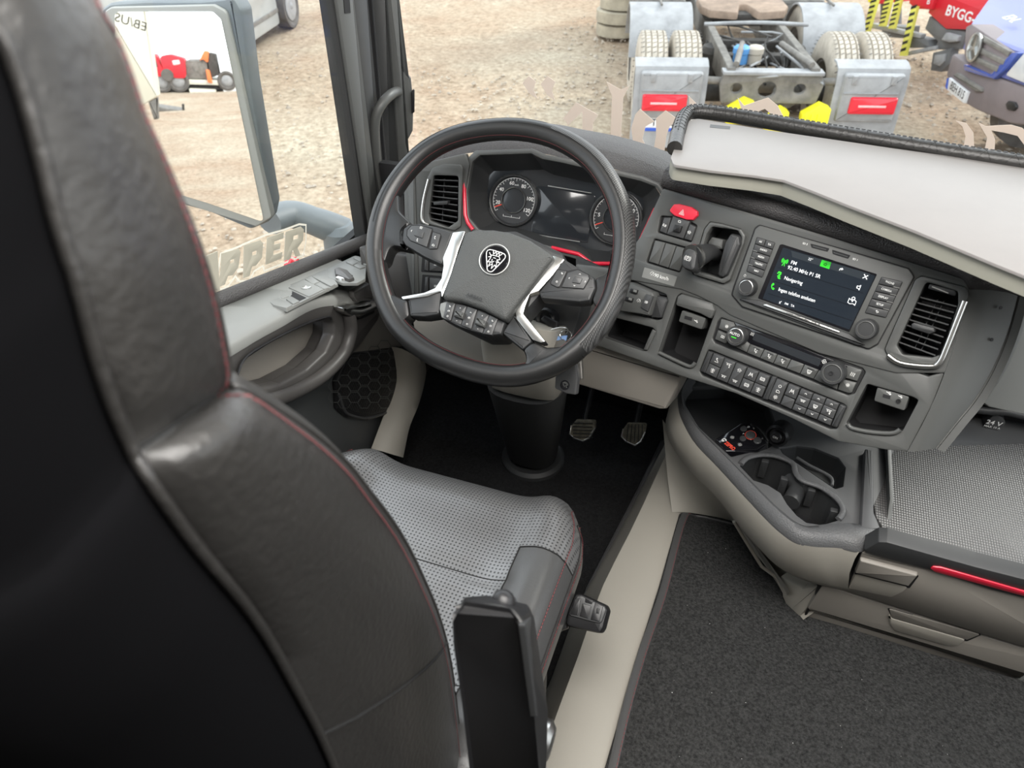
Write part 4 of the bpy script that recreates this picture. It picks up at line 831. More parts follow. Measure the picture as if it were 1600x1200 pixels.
# --- grained pad along the top of the panel up to the windshield
pe = cr([(1036, 294), (1180, 335), (1300, 371), (1440, 415), (1512, 438), (1594, 464), (1680, 492)], 26)
r0 = [CS.at(x, y, -.004) if x < 1512 else None for x, y in pe]
fk = [FK.at(x, y, -.004) for x, y in pe]; r0 = [a if a is not None else b for a, b in zip(r0, fk)]
def off(R, n, z, y): return [p+CS.N*n+np.array([0, y, z]) for p in R]
pr = [off(r0, -.03, -.02, 0), r0, off(r0, .008, .004, 0), off(r0, .012, .016, .004), off(r0, .006, .028, .012), off(r0, -.01, .034, .03), off(r0, -.05, .034, .08)]
last = pr[-1]; pr += [[np.array([p[0], 1.66, .80]) for p in last]]
mk('dash_pad', *loft(pr, False), M['pad'], dash, ang=60)
# driver-side cowl above the instrument cluster
ce = cr([(636, 262), (652, 253), (690, 240), (740, 229), (800, 226), (848, 231), (880, 238), (940, 250), (1000, 268), (1036, 285), (1050, 296)], 30)
def zc(k): return k
r0 = [FC.at(x, y, .004) for x, y in ce]
cowl = [[FC.at(x, y+9, .006) for x, y in ce], r0, [p+np.array([0, .02, .012]) for p in r0], [p+np.array([0, .06, .014]) for p in r0], [p+np.array([0, .12, .004]) for p in r0], [np.array([p[0], 1.66, .80]) for p in r0]]
mk('cluster_cowl', *loft(cowl, False), M['pad'], dash, ang=60)
# --- driver side lower body (behind the wheel)
FLV = Fr(FC.at(700, 320, .02), (math.cos(R_(9)), math.sin(R_(9)), 0), (0, .35, .93))
plate('driver_panel', FLV, [(630, 262), (726, 240), (733, 258), (727, 300), (733, 345), (745, 372), (860, 395), (860, 540), (650, 500), (634, 400)], -.03, -.004, M['dash'], dash, r=.004, b=.002, hole=[crop(560, 170, 4)([(455, 400), (638, 405), (634, 715), (565, 752), (440, 710), (425, 660)])])
plate('driver_end', FLV, [(560, 385), (640, 400), (650, 470), (600, 480), (570, 470)], -.06, -.03, M['doord'], dash, r=.006, b=.005)
plate('panel_end', FLV, [(634, 262), (648, 262), (656, 500), (646, 500)], -.02, -.001, M['dash'], dash, r=.002, b=.003)
for k, y in enumerate((412, 446)):
    q = [(664, y-14), (704, y-10), (706, y+14), (662, y+10)]
    plate('switch_recess', FLV, [(660, y-17), (712, y-13), (712, y+16), (658, y+13)], -.004, -.0035, M['deep'], dash, r=.002, b=0)
    plate('lamp_switch', FLV, [(664, y-13), (669, y-12.5), (669, y+11), (663, y+10)], -.004, .003, M['button'], dash, r=.001)
    b = plate('lamp_switch', FLV, [(671, y-12), (706, y-9), (706, y+13), (671, y+11)], -.004, .003, M['button'], dash, r=.001)
    symbol(FLV, (681, y+1), .004, SYM['lamp'], .0007, .0031, M['white'], b)
FKn = Fr(CS.at(990, 580, -.04), (.97, -.24, 0), (0, .1, 1))
plate('knee_panel', FKn, [(780, 500), (918, 528), (1068, 586), (1062, 600), (1040, 641), (1030, 641), (905, 603), (790, 580)], -.05, 0, M['tand'], dash, r=.006, b=.008)
FKl = Fr(dep(690, 530, 1.42), X_, (0, .2, 1))
plate('knee_panel', FKl, [(640, 480), (860, 520), (840, 600), (760, 590), (700, 570), (650, 548)], -.05, 0, M['tand'], dash, r=.006, b=.008)
plate('under_dash', Fr((0, 1.45, 0), X_, Z_), [(-1.1, .25), (1.05, .25), (1.05, .78), (-1.1, .78)], -.02, 0, M['deep'], dash, r=0, b=0, local=True)
# --- column shroud behind the wheel centre
FCo = Fr(dep(810, 430, 1.36), X_, (0, .6, .8))
plate('column_panel', CS, cD([(-60, 0), (70, 60), (40, 260), (-20, 380), (-160, 380), (-200, 100)]), -.05, -.03, M['dash2'], dash, r=.004)

# ------------------------------------------------------------------ instrument cluster
clu = thing('instrument_cluster', FC.w(0, -.08, 0), 'instrument cluster with two round gauges and red trim seen through the steering wheel', 'gauges')
op = [(750, 243), (830, 240), (848, 249), (880, 255), (1000, 283), (1024, 292), (1032, 304), (1024, 335), (985, 402), (968, 411), (926, 409), (905, 397), (850, 382), (748, 358), (733, 340), (730, 300), (738, 253)]
outl = [(742, 235), (832, 232), (852, 241), (882, 247), (1004, 275), (1030, 286), (1041, 302), (1033, 338), (993, 412), (970, 421), (922, 418), (900, 405), (848, 390), (742, 367), (725, 345), (721, 300), (730, 247)]
plate('bezel', FC, outl, -.02, .012, M['dash'], clu, r=.006, b=.003, hole=[op])
inn_ = [(772, 268), (850, 266), (866, 274), (890, 279), (985, 300), (1003, 310), (1006, 320), (1000, 340), (968, 384), (950, 392), (915, 388), (895, 378), (845, 366), (775, 345), (765, 330), (762, 300), (765, 275)]
a1 = rnd(FC.P(op, .008), .006); b1 = rnd(FC.P(inn_, -.045), .006)
mk('bowl', *loft([[FC.w(u, v, .008) for u, v in a1], [FC.w(u*.5+p*.5, v*.5+q*.5, -.028) for (u, v), (p, q) in zip(a1, b1)], [FC.w(p, q, -.045) for p, q in b1]], True), M['dash2'], clu, ang=40)
plate('display_face', FC, [(755, 255), (860, 255), (1015, 300), (1015, 330), (970, 400), (900, 400), (750, 360)], -.055, -.044, M['gdisp'], clu, r=.01, b=0)
plate('centre_display', FC, [(838, 289), (930, 306), (918, 380), (830, 362)], -.045, -.042, M['gdisp'], clu, r=.003, b=.001)
plate('silver_line', FC, [(856, 289.5), (924, 301), (923.5, 302.3), (856, 291)], -.043, -.041, M['chrome'], clu, r=0, b=0)
plate('silver_line', FC, [(838, 366), (906, 377), (906, 378.5), (838, 367.5)], -.043, -.041, M['chrome'], clu, r=0, b=0)
for cx, cy, labs, nm in ((802, 313, [(-22, '20'), (24, '40'), (67, '60'), (112, '80'), (160, '100'), (200, '120')], 'km/h'), (962, 341, [(-5, '5'), (48, '10'), (90, '15'), (140, '20'), (195, '25')], 'x100')):
    c = FC.uv(cx, cy, -.035); R = .0485
    g = lathe('gauge', FC, c, [(R+.004, -.044), (R+.004, -.034), (R, -.032), (R-.002, -.038), (.027, -.038), (.0265, -.035), (.0245, -.035), (.024, -.041)], M['gface'], clu, n=48, ang=30)
    rg = lathe_vf(FC, c, [(R+.001, -.0335), (R+.0022, -.0312), (R+.0034, -.0335)], 48, False); mk('gauge_ring', *rg, M['chrome'], g)
    rg = lathe_vf(FC, c, [(.0242, -.0345), (.0250, -.0335), (.0258, -.0345)], 40, False); mk('inner_ring', *rg, M['chrome'], g)
    lathe('gauge_glass', FC, c, [(.024, -.039), (.001, -.0385)], M['gdisp'], g, n=30)
    tk = []
    for k in range(0, 31):
        an = R_(215-k*8.4); r1 = R-.004; r0_ = R-(.010 if k % 5 == 0 else .007)
        tk.append([(r0_*math.cos(an), r0_*math.sin(an)), (r1*math.cos(an), r1*math.sin(an))])
    arc = [(.5*0+(R-.004)*math.cos(R_(215-k*4.2)), (R-.004)*math.sin(R_(215-k*4.2))) for k in range(61)]
    mk('scale', *strokes_vf(FC, np.array(c), 1, tk+[arc], .0007, -.0375), M['white'], g, smooth=False)
    for an, s in labs:
        aa = R_(180-an-8); text(FC, s, (c[0]+.0345*math.cos(aa), c[1]+.0345*math.sin(aa)), .0102, -.0375, M['white'], g, local=True)
    text(FC, nm, (c[0]+.002, c[1]+.031), .0045, -.0375, M['white'], g, local=True)
    an = R_(205); mk('needle', *strokes_vf(FC, np.array(c), 1, [[(.026*math.cos(an), .026*math.sin(an)), (.043*math.cos(an), .043*math.sin(an))]], .002, -.037), M['orange'], g, smooth=False)
    mk('level_scale', *strokes_vf(FC, np.array(c)+[0, -.034], .018, [[(-1, 0), (1, 0)], [(1, 0), (1, .2)], [(-1, 0), (-1, .2)], [(0, 0), (0, .2)]], .0006, -.0375), M['white'], g, smooth=False)
def strip(path, w1, name='red_strip'):
    p = [FC.at(x, y, .013) for x, y in path]; return tube(name, p, w1, M['red'], clu, n=8, label='glossy red trim strip')
strip([(725.5, 273), (725.5, 300), (727, 335), (731, 348), (739, 359)], .0042); strip([(862, 387), (904, 397), (911, 402), (924, 412), (968, 412)], .0042); strip([(1024, 326), (1012, 352), (996, 385), (986, 404)], .004)

# ------------------------------------------------------------------ left air vent
def vent(name, F, outer, inner, nsl, knob, label, chrome, hz=.004, slot=None):
    v = thing(name, F.at(*outer[0]), label, 'vent')
    P = rnd(ccw(F.P(outer, hz)), .006); 
    plate('vent_bezel', F, outer, -.01, hz, M['dash'], v, r=.006, b=.002, hole=[inner])
    walls('duct', F, inner, -.05, hz-.002, M['deep'], v, r=.005)
    TL, TR, BR, BL = knob['q']
    for k in range(nsl):
        t = (k+.5)/nsl; q = quadcell((TL, TR, BR, BL), 0.0, 1, t-.012*1, t+.012)
        a, b, c, d = [np.array(F.uv(x, y, -.006)) for x, y in q]
        pa = F.w(*a, -.004); pb = F.w(*b, -.004); d_ = F.w(*d, -.004); c_ = F.w(*c, -.004); back = -F.N*.028-F.V*.004
        V = [pa, pb, c_, d_, pa+back, pb+back, c_+back, d_+back]
        mk('slat', V, [(0, 1, 2, 3), (7, 6, 5, 4), (0, 4, 5, 1), (1, 5, 6, 2), (2, 6, 7, 3), (3, 7, 4, 0)], M['button'], v, smooth=False)
    for s in knob['bars']:
        a = quadcell((TL, TR, BR, BL), s-.01, s+.01, .02, .98); plate('cross_slat', F, a, -.03, -.018, M['button'], v, r=0, b=0)
    plate('vent_knob', F, knob['k'], -.012, .006, M['dash2'], v, r=.002, b=.002, label='flow direction knob')
    if slot:
        sl_ = plate('shut_off_wheel', F, slot, -.008, .001, M['dash2'], v, r=.003, b=.002)
        c = F.uv(*knob['line'], .002); mk('silver_mark', *strokes_vf(F, np.array(c), .011, [[(-1, 0), (1, 0)]], .0014, .0012, knob.get('rot', 0)), M['chrome'], sl_, smooth=False)
    if chrome: tube('silver_edge', cr([F.at(x, y, hz+.001) for x, y in chrome[0]], 26), chrome[1], M['chrome'], v, n=8, label='bright silver edge')
    return v
lv = crop(560, 170, 4)
lq = lv([(465, 425), (625, 430), (618, 735), (445, 700)])
vent('air_vent', FLV, lv([(530, 345), (640, 350), (650, 375), (640, 735), (600, 762), (400, 712), (388, 660), (400, 560), (430, 430), (460, 370)]), lv([(470, 415), (625, 420), (622, 700), (560, 742), (450, 700), (440, 660)]), 8,
     dict(q=lq, bars=(.45,), k=lv([(465, 580), (560, 575), (555, 600), (470, 603)]), line=lv([(540, 385)])[0], rot=0), 'small dark air vent left of the gauges behind the wheel rim', (lv([(440, 440), (410, 560), (398, 660), (405, 705), (440, 725)]), .0035), slot=lv([(500, 372), (595, 374), (598, 398), (495, 400)]))
cq = cC([(800, 300), (1085, 370), (900, 800), (605, 690)])
vent('air_vent', CS, cC(vent_o), cC([(835, 200), (1085, 275), (1085, 380), (950, 770), (880, 795), (650, 770), (605, 700), (790, 300)]), 9,
     dict(q=cq, bars=(.45, .62), k=cC([(720, 530), (740, 520), (900, 560), (905, 595), (860, 612), (720, 565)]), line=cC([(945, 265)])[0], rot=-.08), 'large dark air vent right of the infotainment screen', (cC([(1137, 352), (1090, 470), (1000, 700), (940, 830), (870, 862), (640, 838), (537, 775)]), .0042), hz=.005, slot=cC([(860, 215), (1065, 265), (1075, 300), (1060, 315), (845, 255)]))

# ------------------------------------------------------------------ infotainment unit
inf = thing('infotainment_unit', CS.at(1280, 540, 0), 'infotainment unit with lit touch screen, side keys and two knobs', 'screen')
plate('fascia', CS, [(1187, 352), (1420, 420), (1428, 433), (1371, 537), (1357, 545), (1160, 479), (1144, 461), (1148, 447), (1180, 358)], -.002, .004, M['dash'], inf, r=.006, b=.0015)
plate('fascia_gap', CS, [(1186, 350.5), (1421, 418.5), (1430, 433), (1372, 539), (1357, 547), (1159, 481), (1142, 461), (1146, 447), (1179, 356)], -.002, .0006, M['deep'], inf, r=.006, b=0)
scr = plate('screen', CS, cB([(392, 262), (412, 258), (1152, 492), (935, 945), (220, 680)]), .0035, .0046, M['gloss'], inf, r=.002, b=0)
DQ = cB([(418, 282), (1138, 505), (935, 925), (258, 682)])
plate('display', CS, DQ, .004, .0049, M['screen'], inf, r=.001, b=0, label='lit display')
dsp = inf
def sp_poly(name, pts, m, h=.0051): return plate(name, CS, cB(pts), .0049, h, M[m], scr, r=0, b=0)
sp_poly('status_bar', [(480, 308), (1100, 490), (1075, 545), (490, 358)], 'shi')
for a, b in (((375, 437), (1045, 640)), ((335, 540), (1010, 755)), ((300, 640), (960, 855))): sp_poly('divider', [a, b, (b[0]-1, b[1]+3), (a[0]-1, a[1]+3)], 'gloss', .0052)
sp_poly('home_tile', [(722, 380), (795, 400), (778, 452), (704, 428)], 'sgreen')
rt_ = -math.atan2(.0, 1)
def stx(s, x, y, size, m='swhite', **k): return text(CS, s, cB([(x, y)])[0], size*.93, .0052, M[m], scr, bold=.002, **k)
def rot_of(p, q, F=CS):
    a, b = np.array(F.uv(*p)), np.array(F.uv(*q)); return math.atan2(b[1]-a[1], b[0]-a[0])
rr_ = rot_of(*cB([(375, 437), (1045, 640)]))
stx('FM', 502, 405, .0082, rot=rr_); stx('92.40 MHz P1 SR', 580, 475, .0086, rot=rr_, sx=.92); stx('Navigering', 498, 542, .0086, rot=rr_, sx=.86); stx('Ingen telefon ansluten', 524, 655, .0086, rot=rr_, sx=.84)
stx('FM', 444, 725, .0052, rot=rr_); stx('TA', 491, 740, .0052, rot=rr_); stx('22°', 632, 377, .0055, rot=rr_)
def sy(nm, x, y, s, m, w_=.0009, h=.0052): return symbol(CS, cB([(x, y)])[0], s, SYM[nm] if isinstance(nm, str) else nm, w_, h, M[m], scr, rot=rr_)
sy([[(0, .2), (-.35, -1)], [(0, .2), (.35, -1)], circ(.18, 6, cx=0, cy=.4), circ(.5, 5, -50, 50, 0, .4), circ(.5, 5, 130, 230, 0, .4), circ(.85, 5, -45, 45, 0, .4), circ(.85, 5, 135, 225, 0, .4)], 428, 400, .0055, 'sgreen')
sy([[(-.5, .9), (.3, .9), (.3, .3), (-.1, .1), (.3, -.3), (.3, -.9)], [(-.6, .4), (-.2, 1), (.1, .6)], [(-.3, -.3), (.1, -.9), (.6, -.9)]], 387, 500, .0052, 'sgreen', .0016); sy('phone', 342, 588, .005, 'sgreen', .0012)
sy([[(-.8, 0), (0, .8), (.8, 0)], [(-.5, 0), (-.5, -.7), (.5, -.7), (.5, 0)]], 748, 415, .0028, 'gloss', .0007, .0053)
sy([[(-.7, -.6), (-.6, .3), (.3, .3)], [(.1, .8), (.8, .3), (.1, -.2)]], 872, 455, .0028, 'swhite', .001)
sy([[(-.8, -.8), (.7, .7)], [(-.8, .8), (.8, -.8)]], 1062, 512, .0036, 'swhite', .0012)
sy([[(-.6, .4), (0, .4), (.5, .9), (.5, -.9), (0, -.4), (-.6, -.4), (-.6, .4)]], 1008, 595, .004, 'swhite')
sy([[(-1, -.8), (-1, .4), (-.4, .1), (.4, .4), (1, .1), (1, -1), (.4, -.7), (-.4, -1), (-1, -.8)], circ(.4, 8, 0, 360, 0, .7), [(-.3, .5), (0, -.3), (.3, .5)]], 960, 700, .0054, 'swhite')
sy([[(-.5, -.8), (.5, .8)], [(-.6, .3), (.2, -.8)]], 396, 712, .0025, 'swhite', .0007)
def keycol(q, rows, labs, side):
    rec = plate('key_recess', CS, [(x, y) for x, y in q], .003, .0043, M['deep'], inf, r=.002, b=0)
    for k in range(rows):
        cc = quadcell(q, .03, .97, (k+.06)/rows, (k+.94)/rows)
        if k == 0 and side < 0:
            for a, b in ((0, .48), (.52, 1)):
                c2 = quadcell(q, .03+a*.94, .03+b*.94, .06/rows, .94/rows); kb = plate('key', CS, c2, .004, .0068, M['button'], inf, r=.0008, b=.0006)
                m_ = tuple(np.mean(c2, 0)); text(CS, 'AS' if a == 0 else 'TA', m_, .0042, .0069, M['white'], kb, rot=rr_)
            continue
        kb = plate('key', CS, cc, .004, .0068, M['button'], inf, r=.0008, b=.0006); m_ = tuple(np.mean(cc, 0))
        if labs[k] == '<': symbol(CS, m_, .0028, SYM['back'], .0006, .0069, M['white'], kb, rot=rr_)
        else: text(CS, labs[k], (m_[0]+(1.5 if side < 0 else -1), m_[1]), .0043, .0069, M['white'], kb, rot=rr_, sx=.85)
        if k < rows-1:
            e = quadcell(q, .02, .25, (k+.88)/rows, (k+.97)/rows) if side < 0 else quadcell(q, .7, .98, (k+.86)/rows, (k+.96)/rows)
            plate('silver_mark', CS, e, .0066, .0071, M['chrome'], kb, r=0, b=0)
keycol(cB([(213, 200), (358, 245), (255, 520), (130, 470)]), 5, ['', 'RADIO', 'MEDIA', 'TRAFFIC', 'NAV'], -1)
keycol(cB([(1185, 512), (1355, 550), (1222, 835), (1055, 795)]), 5, ['PHONE', 'CAMERA', 'DISPLAY', 'SETUP', '<'], 1)
def knob(F, px, R, h0, H, parent, ring=True, face='button', label=None, n=36):
    c = F.uv(*px, h0+H); k = lathe('knob', F, c, [(R, h0), (R*1.0, h0+H*.75), (R*.93, h0+H), (R*.74, h0+H), (R*.7, h0+H*.93), (R*.1, h0+H*.95)], M['dash2'], parent, n=n, label=label)
    if ring: mk('knob_ring', *lathe_vf(F, c, [(R*.68, h0+H*.93), (R*.72, h0+H*1.03), (R*.78, h0+H*1.01), (R*.8, h0+H*.95)], n, False), M['chrome'] if ring == 1 else M['dash'], k)
    return k
knob(CS, cB([(127, 593)])[0], .0145, .004, .016, inf); knob(CS, cB([(1062, 922)])[0], .0155, .004, .018, inf, ring=2)
symbol(CS, cB([(120, 503)])[0], .0022, [circ(.8, 8, 110, 430), [(0, 1), (0, .2)]], .0004, .0042, M['white'], inf, name='power_mark')
plate('lower_lip', CS, cB([(70, 690), (90, 680), (230, 695), (930, 955), (1070, 1050), (1000, 1050), (200, 745)]), .003, .007, M['dash2'], inf, r=.002, b=.002)
cs_ = plate('chrome_strip', CS, cB([(265, 728), (290, 726), (860, 940), (855, 952), (265, 740)]), .006, .009, M['chrome'], inf, r=.0005, b=.0005, label='thin chrome strip with lettering')
text(CS, 'SCANIA | INFOTAINMENT PREMIUM', cB([(572, 838)])[0], .0034, .0092, M['black'], cs_, rot=rot_of(*cB([(265, 734), (857, 946)])))
plate('card_slot', CS, cB([(630, 252), (780, 290), (765, 318), (640, 285)]), .004, .0044, M['deep'], inf, r=.001, b=0); plate('card_slot', CS, cB([(800, 300), (945, 345), (925, 372), (805, 335)]), .004, .0044, M['deep'], inf, r=.001, b=0)
plate('slot_lip', CS, cB([(650, 268), (755, 297), (750, 305), (648, 276)]), .0044, .0052, M['button'], inf, r=0, b=0); plate('slot_lip', CS, cB([(812, 318), (925, 352), (920, 360), (810, 326)]), .0044, .0052, M['button'], inf, r=0, b=0)
text(CS, 'SD 2', cB([(590, 255)])[0], .004, .0042, M['white'], inf, rot=rr_); text(CS, 'SD 1', cB([(982, 377)])[0], .004, .0042, M['white'], inf, rot=rr_)

# ------------------------------------------------------------------ hazard button and switches above the blanks
cH = crop(960, 260, 1600/180)
hz = tag(plate('hazard_button', CS, cH([(765, 600), (822, 525), (900, 520), (1060, 560), (1150, 622), (1148, 685), (1085, 745), (1000, 742), (830, 685), (770, 630)]), -.003, .007, M['hazard'], None, r=.003, b=.0022), 'red hazard warning button with white triangle near the cluster', 'button')
symbol(CS, cH([(940, 640)])[0], .0052, [[(-.9, -.7), (.9, -.7), (0, .9), (-.9, -.7)], [(-.35, -.4), (.35, -.4), (0, .25), (-.35, -.4)]], .0007, .0071, M['white'], hz)
plate('switch_recess', CS, cA(sw1_o), -.012, -.006, M['deep'], dash, r=.002, b=0); plate('switch_recess', CS, cA(sw2_o), -.012, -.006, M['deep'], dash, r=.002, b=0)
def sbtn(F, pts, z1=.003, sym=None, at=None, s=.004, parent=None, name='switch', m='button', z0=-.008, rot=0, w_=.0007, label=None):
    b = plate(name, F, pts, z0, z1, M[m], parent or dash, r=.001, b=.0009, label=label)
    if sym: symbol(F, at or tuple(np.mean(pts, 0)), s, SYM[sym], w_, z1+.0001, M['white'], b, rot=rot)
    return b
b = sbtn(CS, cH([(690, 712), (785, 712), (718, 935), (632, 895)])); text(CS, '0.0', cH([(695, 820)])[0], .006, .0031, M['white'], b, rot=-.15)
b = sbtn(CS, cH([(812, 692), (1050, 762), (952, 1002), (728, 938)]), sym='cab', at=cH([(905, 765)])[0], s=.003); plate('rocker', CS, cH([(835, 808), (935, 830), (905, 920), (805, 895)]), .003, .008, M['black'], b, r=.001)
sbtn(CS, cH([(1050, 800), (1130, 842), (1062, 1032), (972, 1002)]), sym='dome', at=cH([(1040, 915)])[0], s=.0038)
for q in ([(318, 528), (396, 546), (342, 716), (268, 692)], [(402, 548), (480, 571), (421, 742), (348, 718)], [(486, 573), (570, 598), (507, 768), (427, 744)]): sbtn(CS, cA(q), m='dash', name='blank_cover')
lp = plate('speed_label', CS, cA([(235, 738), (490, 812), (465, 887), (213, 815)]), 0, .0006, M['doorp'], dash, r=.0005, b=0, label='pale speed label 90 km/h')
text(CS, '90 km/h', cA([(368, 815)])[0], .0085, .0007, M['white'], lp, rot=rot_of(*cA([(235, 738), (490, 812)]))); symbol(CS, cA([(295, 790)])[0], .0045, SYM['gauge'], .0006, .0007, M['white'], lp, rot=-.2)

# ------------------------------------------------------------------ parking brake
pk = thing('parking_brake', CS.at(*cA([(800, 800)])[0]), 'black parking brake lever with silver collar in its dash housing', 'lever')
pin = [(760, 420), (960, 450), (990, 500), (985, 560), (880, 800), (840, 825), (640, 765), (650, 720), (720, 480)]
plate('housing_rim', CS, cA(pb_o), -.01, .008, M['dash'], pk, r=.006, b=.003, hole=[cA(pin)])
walls('housing', CS, cA(pin), -.045, .006, M['dash2'], pk, r=.005)
plate('guard', CS, cA([(905, 470), (975, 490), (985, 560), (880, 800), (840, 822), (800, 800), (810, 720), (860, 540)]), -.03, .014, M['dash2'], pk, r=.006, b=.006)
plate('guide', CS, cA([(730, 540), (760, 500), (850, 520), (840, 600), (730, 590)]), -.04, -.006, M['dash'], pk, r=.003, b=.003)
la = [CS.at(*cA([p])[0], h) for p, h in (((800, 640), -.02), ((740, 620), .01), ((680, 640), .03), ((620, 660), .044))]
tube('lever_arm', cr(la, 12), [.010+.001*k for k in range(12)], M['dash2'], pk, n=16)
tube('silver_collar', [CS.at(*cA([p])[0], h) for p, h in (((628, 655), .041), ((612, 662), .046))], .0215, M['chrome'], pk, n=20)
kf = Fr(CS.at(*cA([(575, 675)])[0], .055), nrm(cu_), nrm(Z_*.75-cb_*(-.5)))
plate('lever_knob', kf, cA([(540, 610), (570, 585), (630, 600), (650, 640), (630, 750), (600, 770), (545, 750), (515, 720), (520, 670)]), -.028, .0, M['dash2'], pk, r=.008, b=.008, label='knob with brake symbol')
symbol(kf, cA([(572, 668)])[0], .0058, [circ(.62, 12), circ(.95, 5, 135, 225), circ(.95, 5, -45, 45), [(-.15, -.4), (-.15, .38), (.15, .38), (.25, .15), (.12, -.02), (-.15, -.02)]], .0006, .0002, M['white'], pk)

# ------------------------------------------------------------------ lower panel items
walls('storage_bin', CS, cD(bin_o), -.08, -.004, M['deep'], dash, r=.003); plate('bin_lip', CS, cD([(395, 470), (425, 490), (355, 638), (325, 630)]), -.02, -.001, M['dash'], dash, r=.002, b=.002)
walls('phone_bin', CS, cD(usb_o), -.075, -.004, M['deep'], dash, r=.003)
plate('bin_flap', CS, cD([(592, 215), (622, 195), (862, 268), (885, 325), (850, 392), (770, 350), (590, 290), (578, 280)]), -.02, .002, M['dash'], dash, r=.003, b=.003)
tube('bin_rim', cr([CS.at(*cD([p])[0], -.001) for p in [(450, 655), (640, 745), (700, 762), (730, 735)]], 12), .0035, M['dash'], dash, n=8)
def usb(F, pts, cpt, apt, extra=None):
    p = plate('usb_plate', F, pts, -.03, -.006, M['dash'], dash, r=.003, b=.0015, label='usb socket plate')
    plate('usb_port', F, [(cpt[0]-5.5, cpt[1]-4.5), (cpt[0]+6, cpt[1]-1.5), (cpt[0]+5, cpt[1]+3.5), (cpt[0]-6.5, cpt[1]+.5)], -.006, -.0052, M['deep'], p, r=0, b=0)
    symbol(F, apt, .0042, SYM['usb'], .0009, -.0058, M['white'], p, rot=-.25)
    if extra: lathe('audio_jack', F, F.uv(*extra, -.004), [(.0035, -.006), (.0035, -.004), (.002, -.004), (.0015, -.007)], M['deep'], p, n=14); symbol(F, (extra[0]+3, extra[1]-7), .0035, SYM['usb'], .0008, -.0058, M['white'], p, rot=-.25)
usb(CS, cD([(628, 322), (815, 385), (780, 475), (600, 412)]), cD([(678, 388)])[0], cD([(738, 410)])[0])
walls('phone_bin', CS, cF(sto_o), -.07, -.004, M['deep'], dash, r=.003); tube('bin_rim', cr([CS.at(*cF([p])[0], -.001) for p in [(1060, 250), (1085, 276), (1200, 300), (1335, 308), (1385, 285)]], 12), .0035, M['dash'], dash, n=8)
usb(CS, cF([(1243, 18), (1443, 78), (1412, 168), (1222, 105)]), cF([(1302, 80)])[0], cF([(1315, 58)])[0], cF([(1375, 108)])[0])
# light switch pod
pod = plate('light_switch_pod', CS, cD([(150, 95), (230, 108), (400, 185), (412, 215), (370, 370), (300, 355), (120, 330)]), -.01, .014, M['dash'], dash, r=.004, b=.005)
plate('pod_step', CS, cD([(410, 205), (500, 225), (515, 250), (465, 385), (380, 380)]), -.015, .002, M['dash2'], dash, r=.003, b=.003)
sbtn(CS, cD([(345, 195), (400, 215), (360, 335), (305, 300)]), .018, 'lamp', parent=pod, z0=.01)
for p in ((255, 175), (218, 238)): plate('rocker_key', CS, cD([(p[0]-30, p[1]-22), (p[0]+28, p[1]-8), (p[0]+18, p[1]+25), (p[0]-38, p[1]+8)]), .013, .017, M['black'], pod, r=.001); 
for p in ((262, 172), (225, 235)): plate('key_mark', CS, cD([(p[0]-12, p[1]-12), (p[0]+14, p[1]-4), (p[0]+9, p[1]+14), (p[0]-16, p[1]+6)]), .017, .0176, M['doorp'], pod, r=0, b=0)
symbol(CS, cD([(290, 250)])[0], .004, SYM['gauge'], .0006, .0142, M['white'], pod); symbol(CS, cD([(382, 342)])[0], .0035, SYM['lamp'], .0006, .004, M['white'], pod)

# ------------------------------------------------------------------ climate panel
cp = thing('climate_panel', CS.at(1230, 600, 0), 'climate control panel with two round knobs and dark display', 'control panel')
plate('panel_recess', CS, cE(cli_o), -.012, -.006, M['deep'], cp, r=.004, b=0)
plate('display', CS, cE([(380, 130), (1400, 525), (1370, 600), (1140, 560), (520, 325), (480, 290)]), -.008, -.001, M['gloss'], cp, r=.001, b=.0005, label='dark climate display')
plate('display_window', CS, cE([(570, 232), (1165, 465), (1138, 530), (545, 290)]), -.001, -.0006, M['gdisp'], cp, r=.001, b=0)
ry = rot_of(*cE([(500, 330), (1140, 570)]))
cells = [((528, 330), (650, 375), (610, 452), (498, 405), 'man'), ((655, 377), (768, 420), (730, 500), (616, 455), 'man'), ((773, 422), (888, 465), (848, 545), (736, 502), 'man'), ((893, 467), (1008, 510), (968, 592), (854, 548), None), ((1013, 512), (1138, 560), (1090, 640), (974, 595), 'shield')]
for *q, s in cells: sbtn(CS, cE(q), 0, s, parent=cp, name='key', m='dash', s=.0042, rot=ry); 
for *q, s in cells:
    if s: c = cE([((q[0][0]+q[1][0])/2-5, (q[0][1]+q[1][1])/2+18)])[0]; symbol(CS, c, .005, [[(-1, 0), (1, 0)]], .0013, .0001, M['black'], cp, rot=ry, name='key_light')
sbtn(CS, cE([(1142, 562), (1200, 585), (1310, 690), (1300, 735), (1094, 642)]), 0, parent=cp, name='key', m='dash'); sbtn(CS, cE([(330, 240), (330, 320), (494, 403), (526, 328), (490, 300)]), 0, parent=cp, name='key', m='dash')
sbtn(CS, cE([(268, 105), (375, 135), (400, 180), (345, 230), (245, 190)]), 0, 'sun', cE([(318, 172)])[0], .003, cp, 'key', 'dash'); sbtn(CS, cE([(240, 205), (320, 240), (320, 310), (305, 325), (212, 285)]), 0, 'cam', cE([(282, 265)])[0], .0035, cp, 'key', 'dash')
sbtn(CS, cE([(1400, 520), (1525, 562), (1480, 660), (1340, 620)]), 0, 'wave', cE([(1440, 600)])[0], .0035, cp, 'key', 'dash'); sbtn(CS, cE([(1340, 640), (1475, 675), (1430, 765), (1400, 765), (1310, 735)]), 0, 'sun', cE([(1398, 695)])[0], .003, cp, 'key', 'dash')
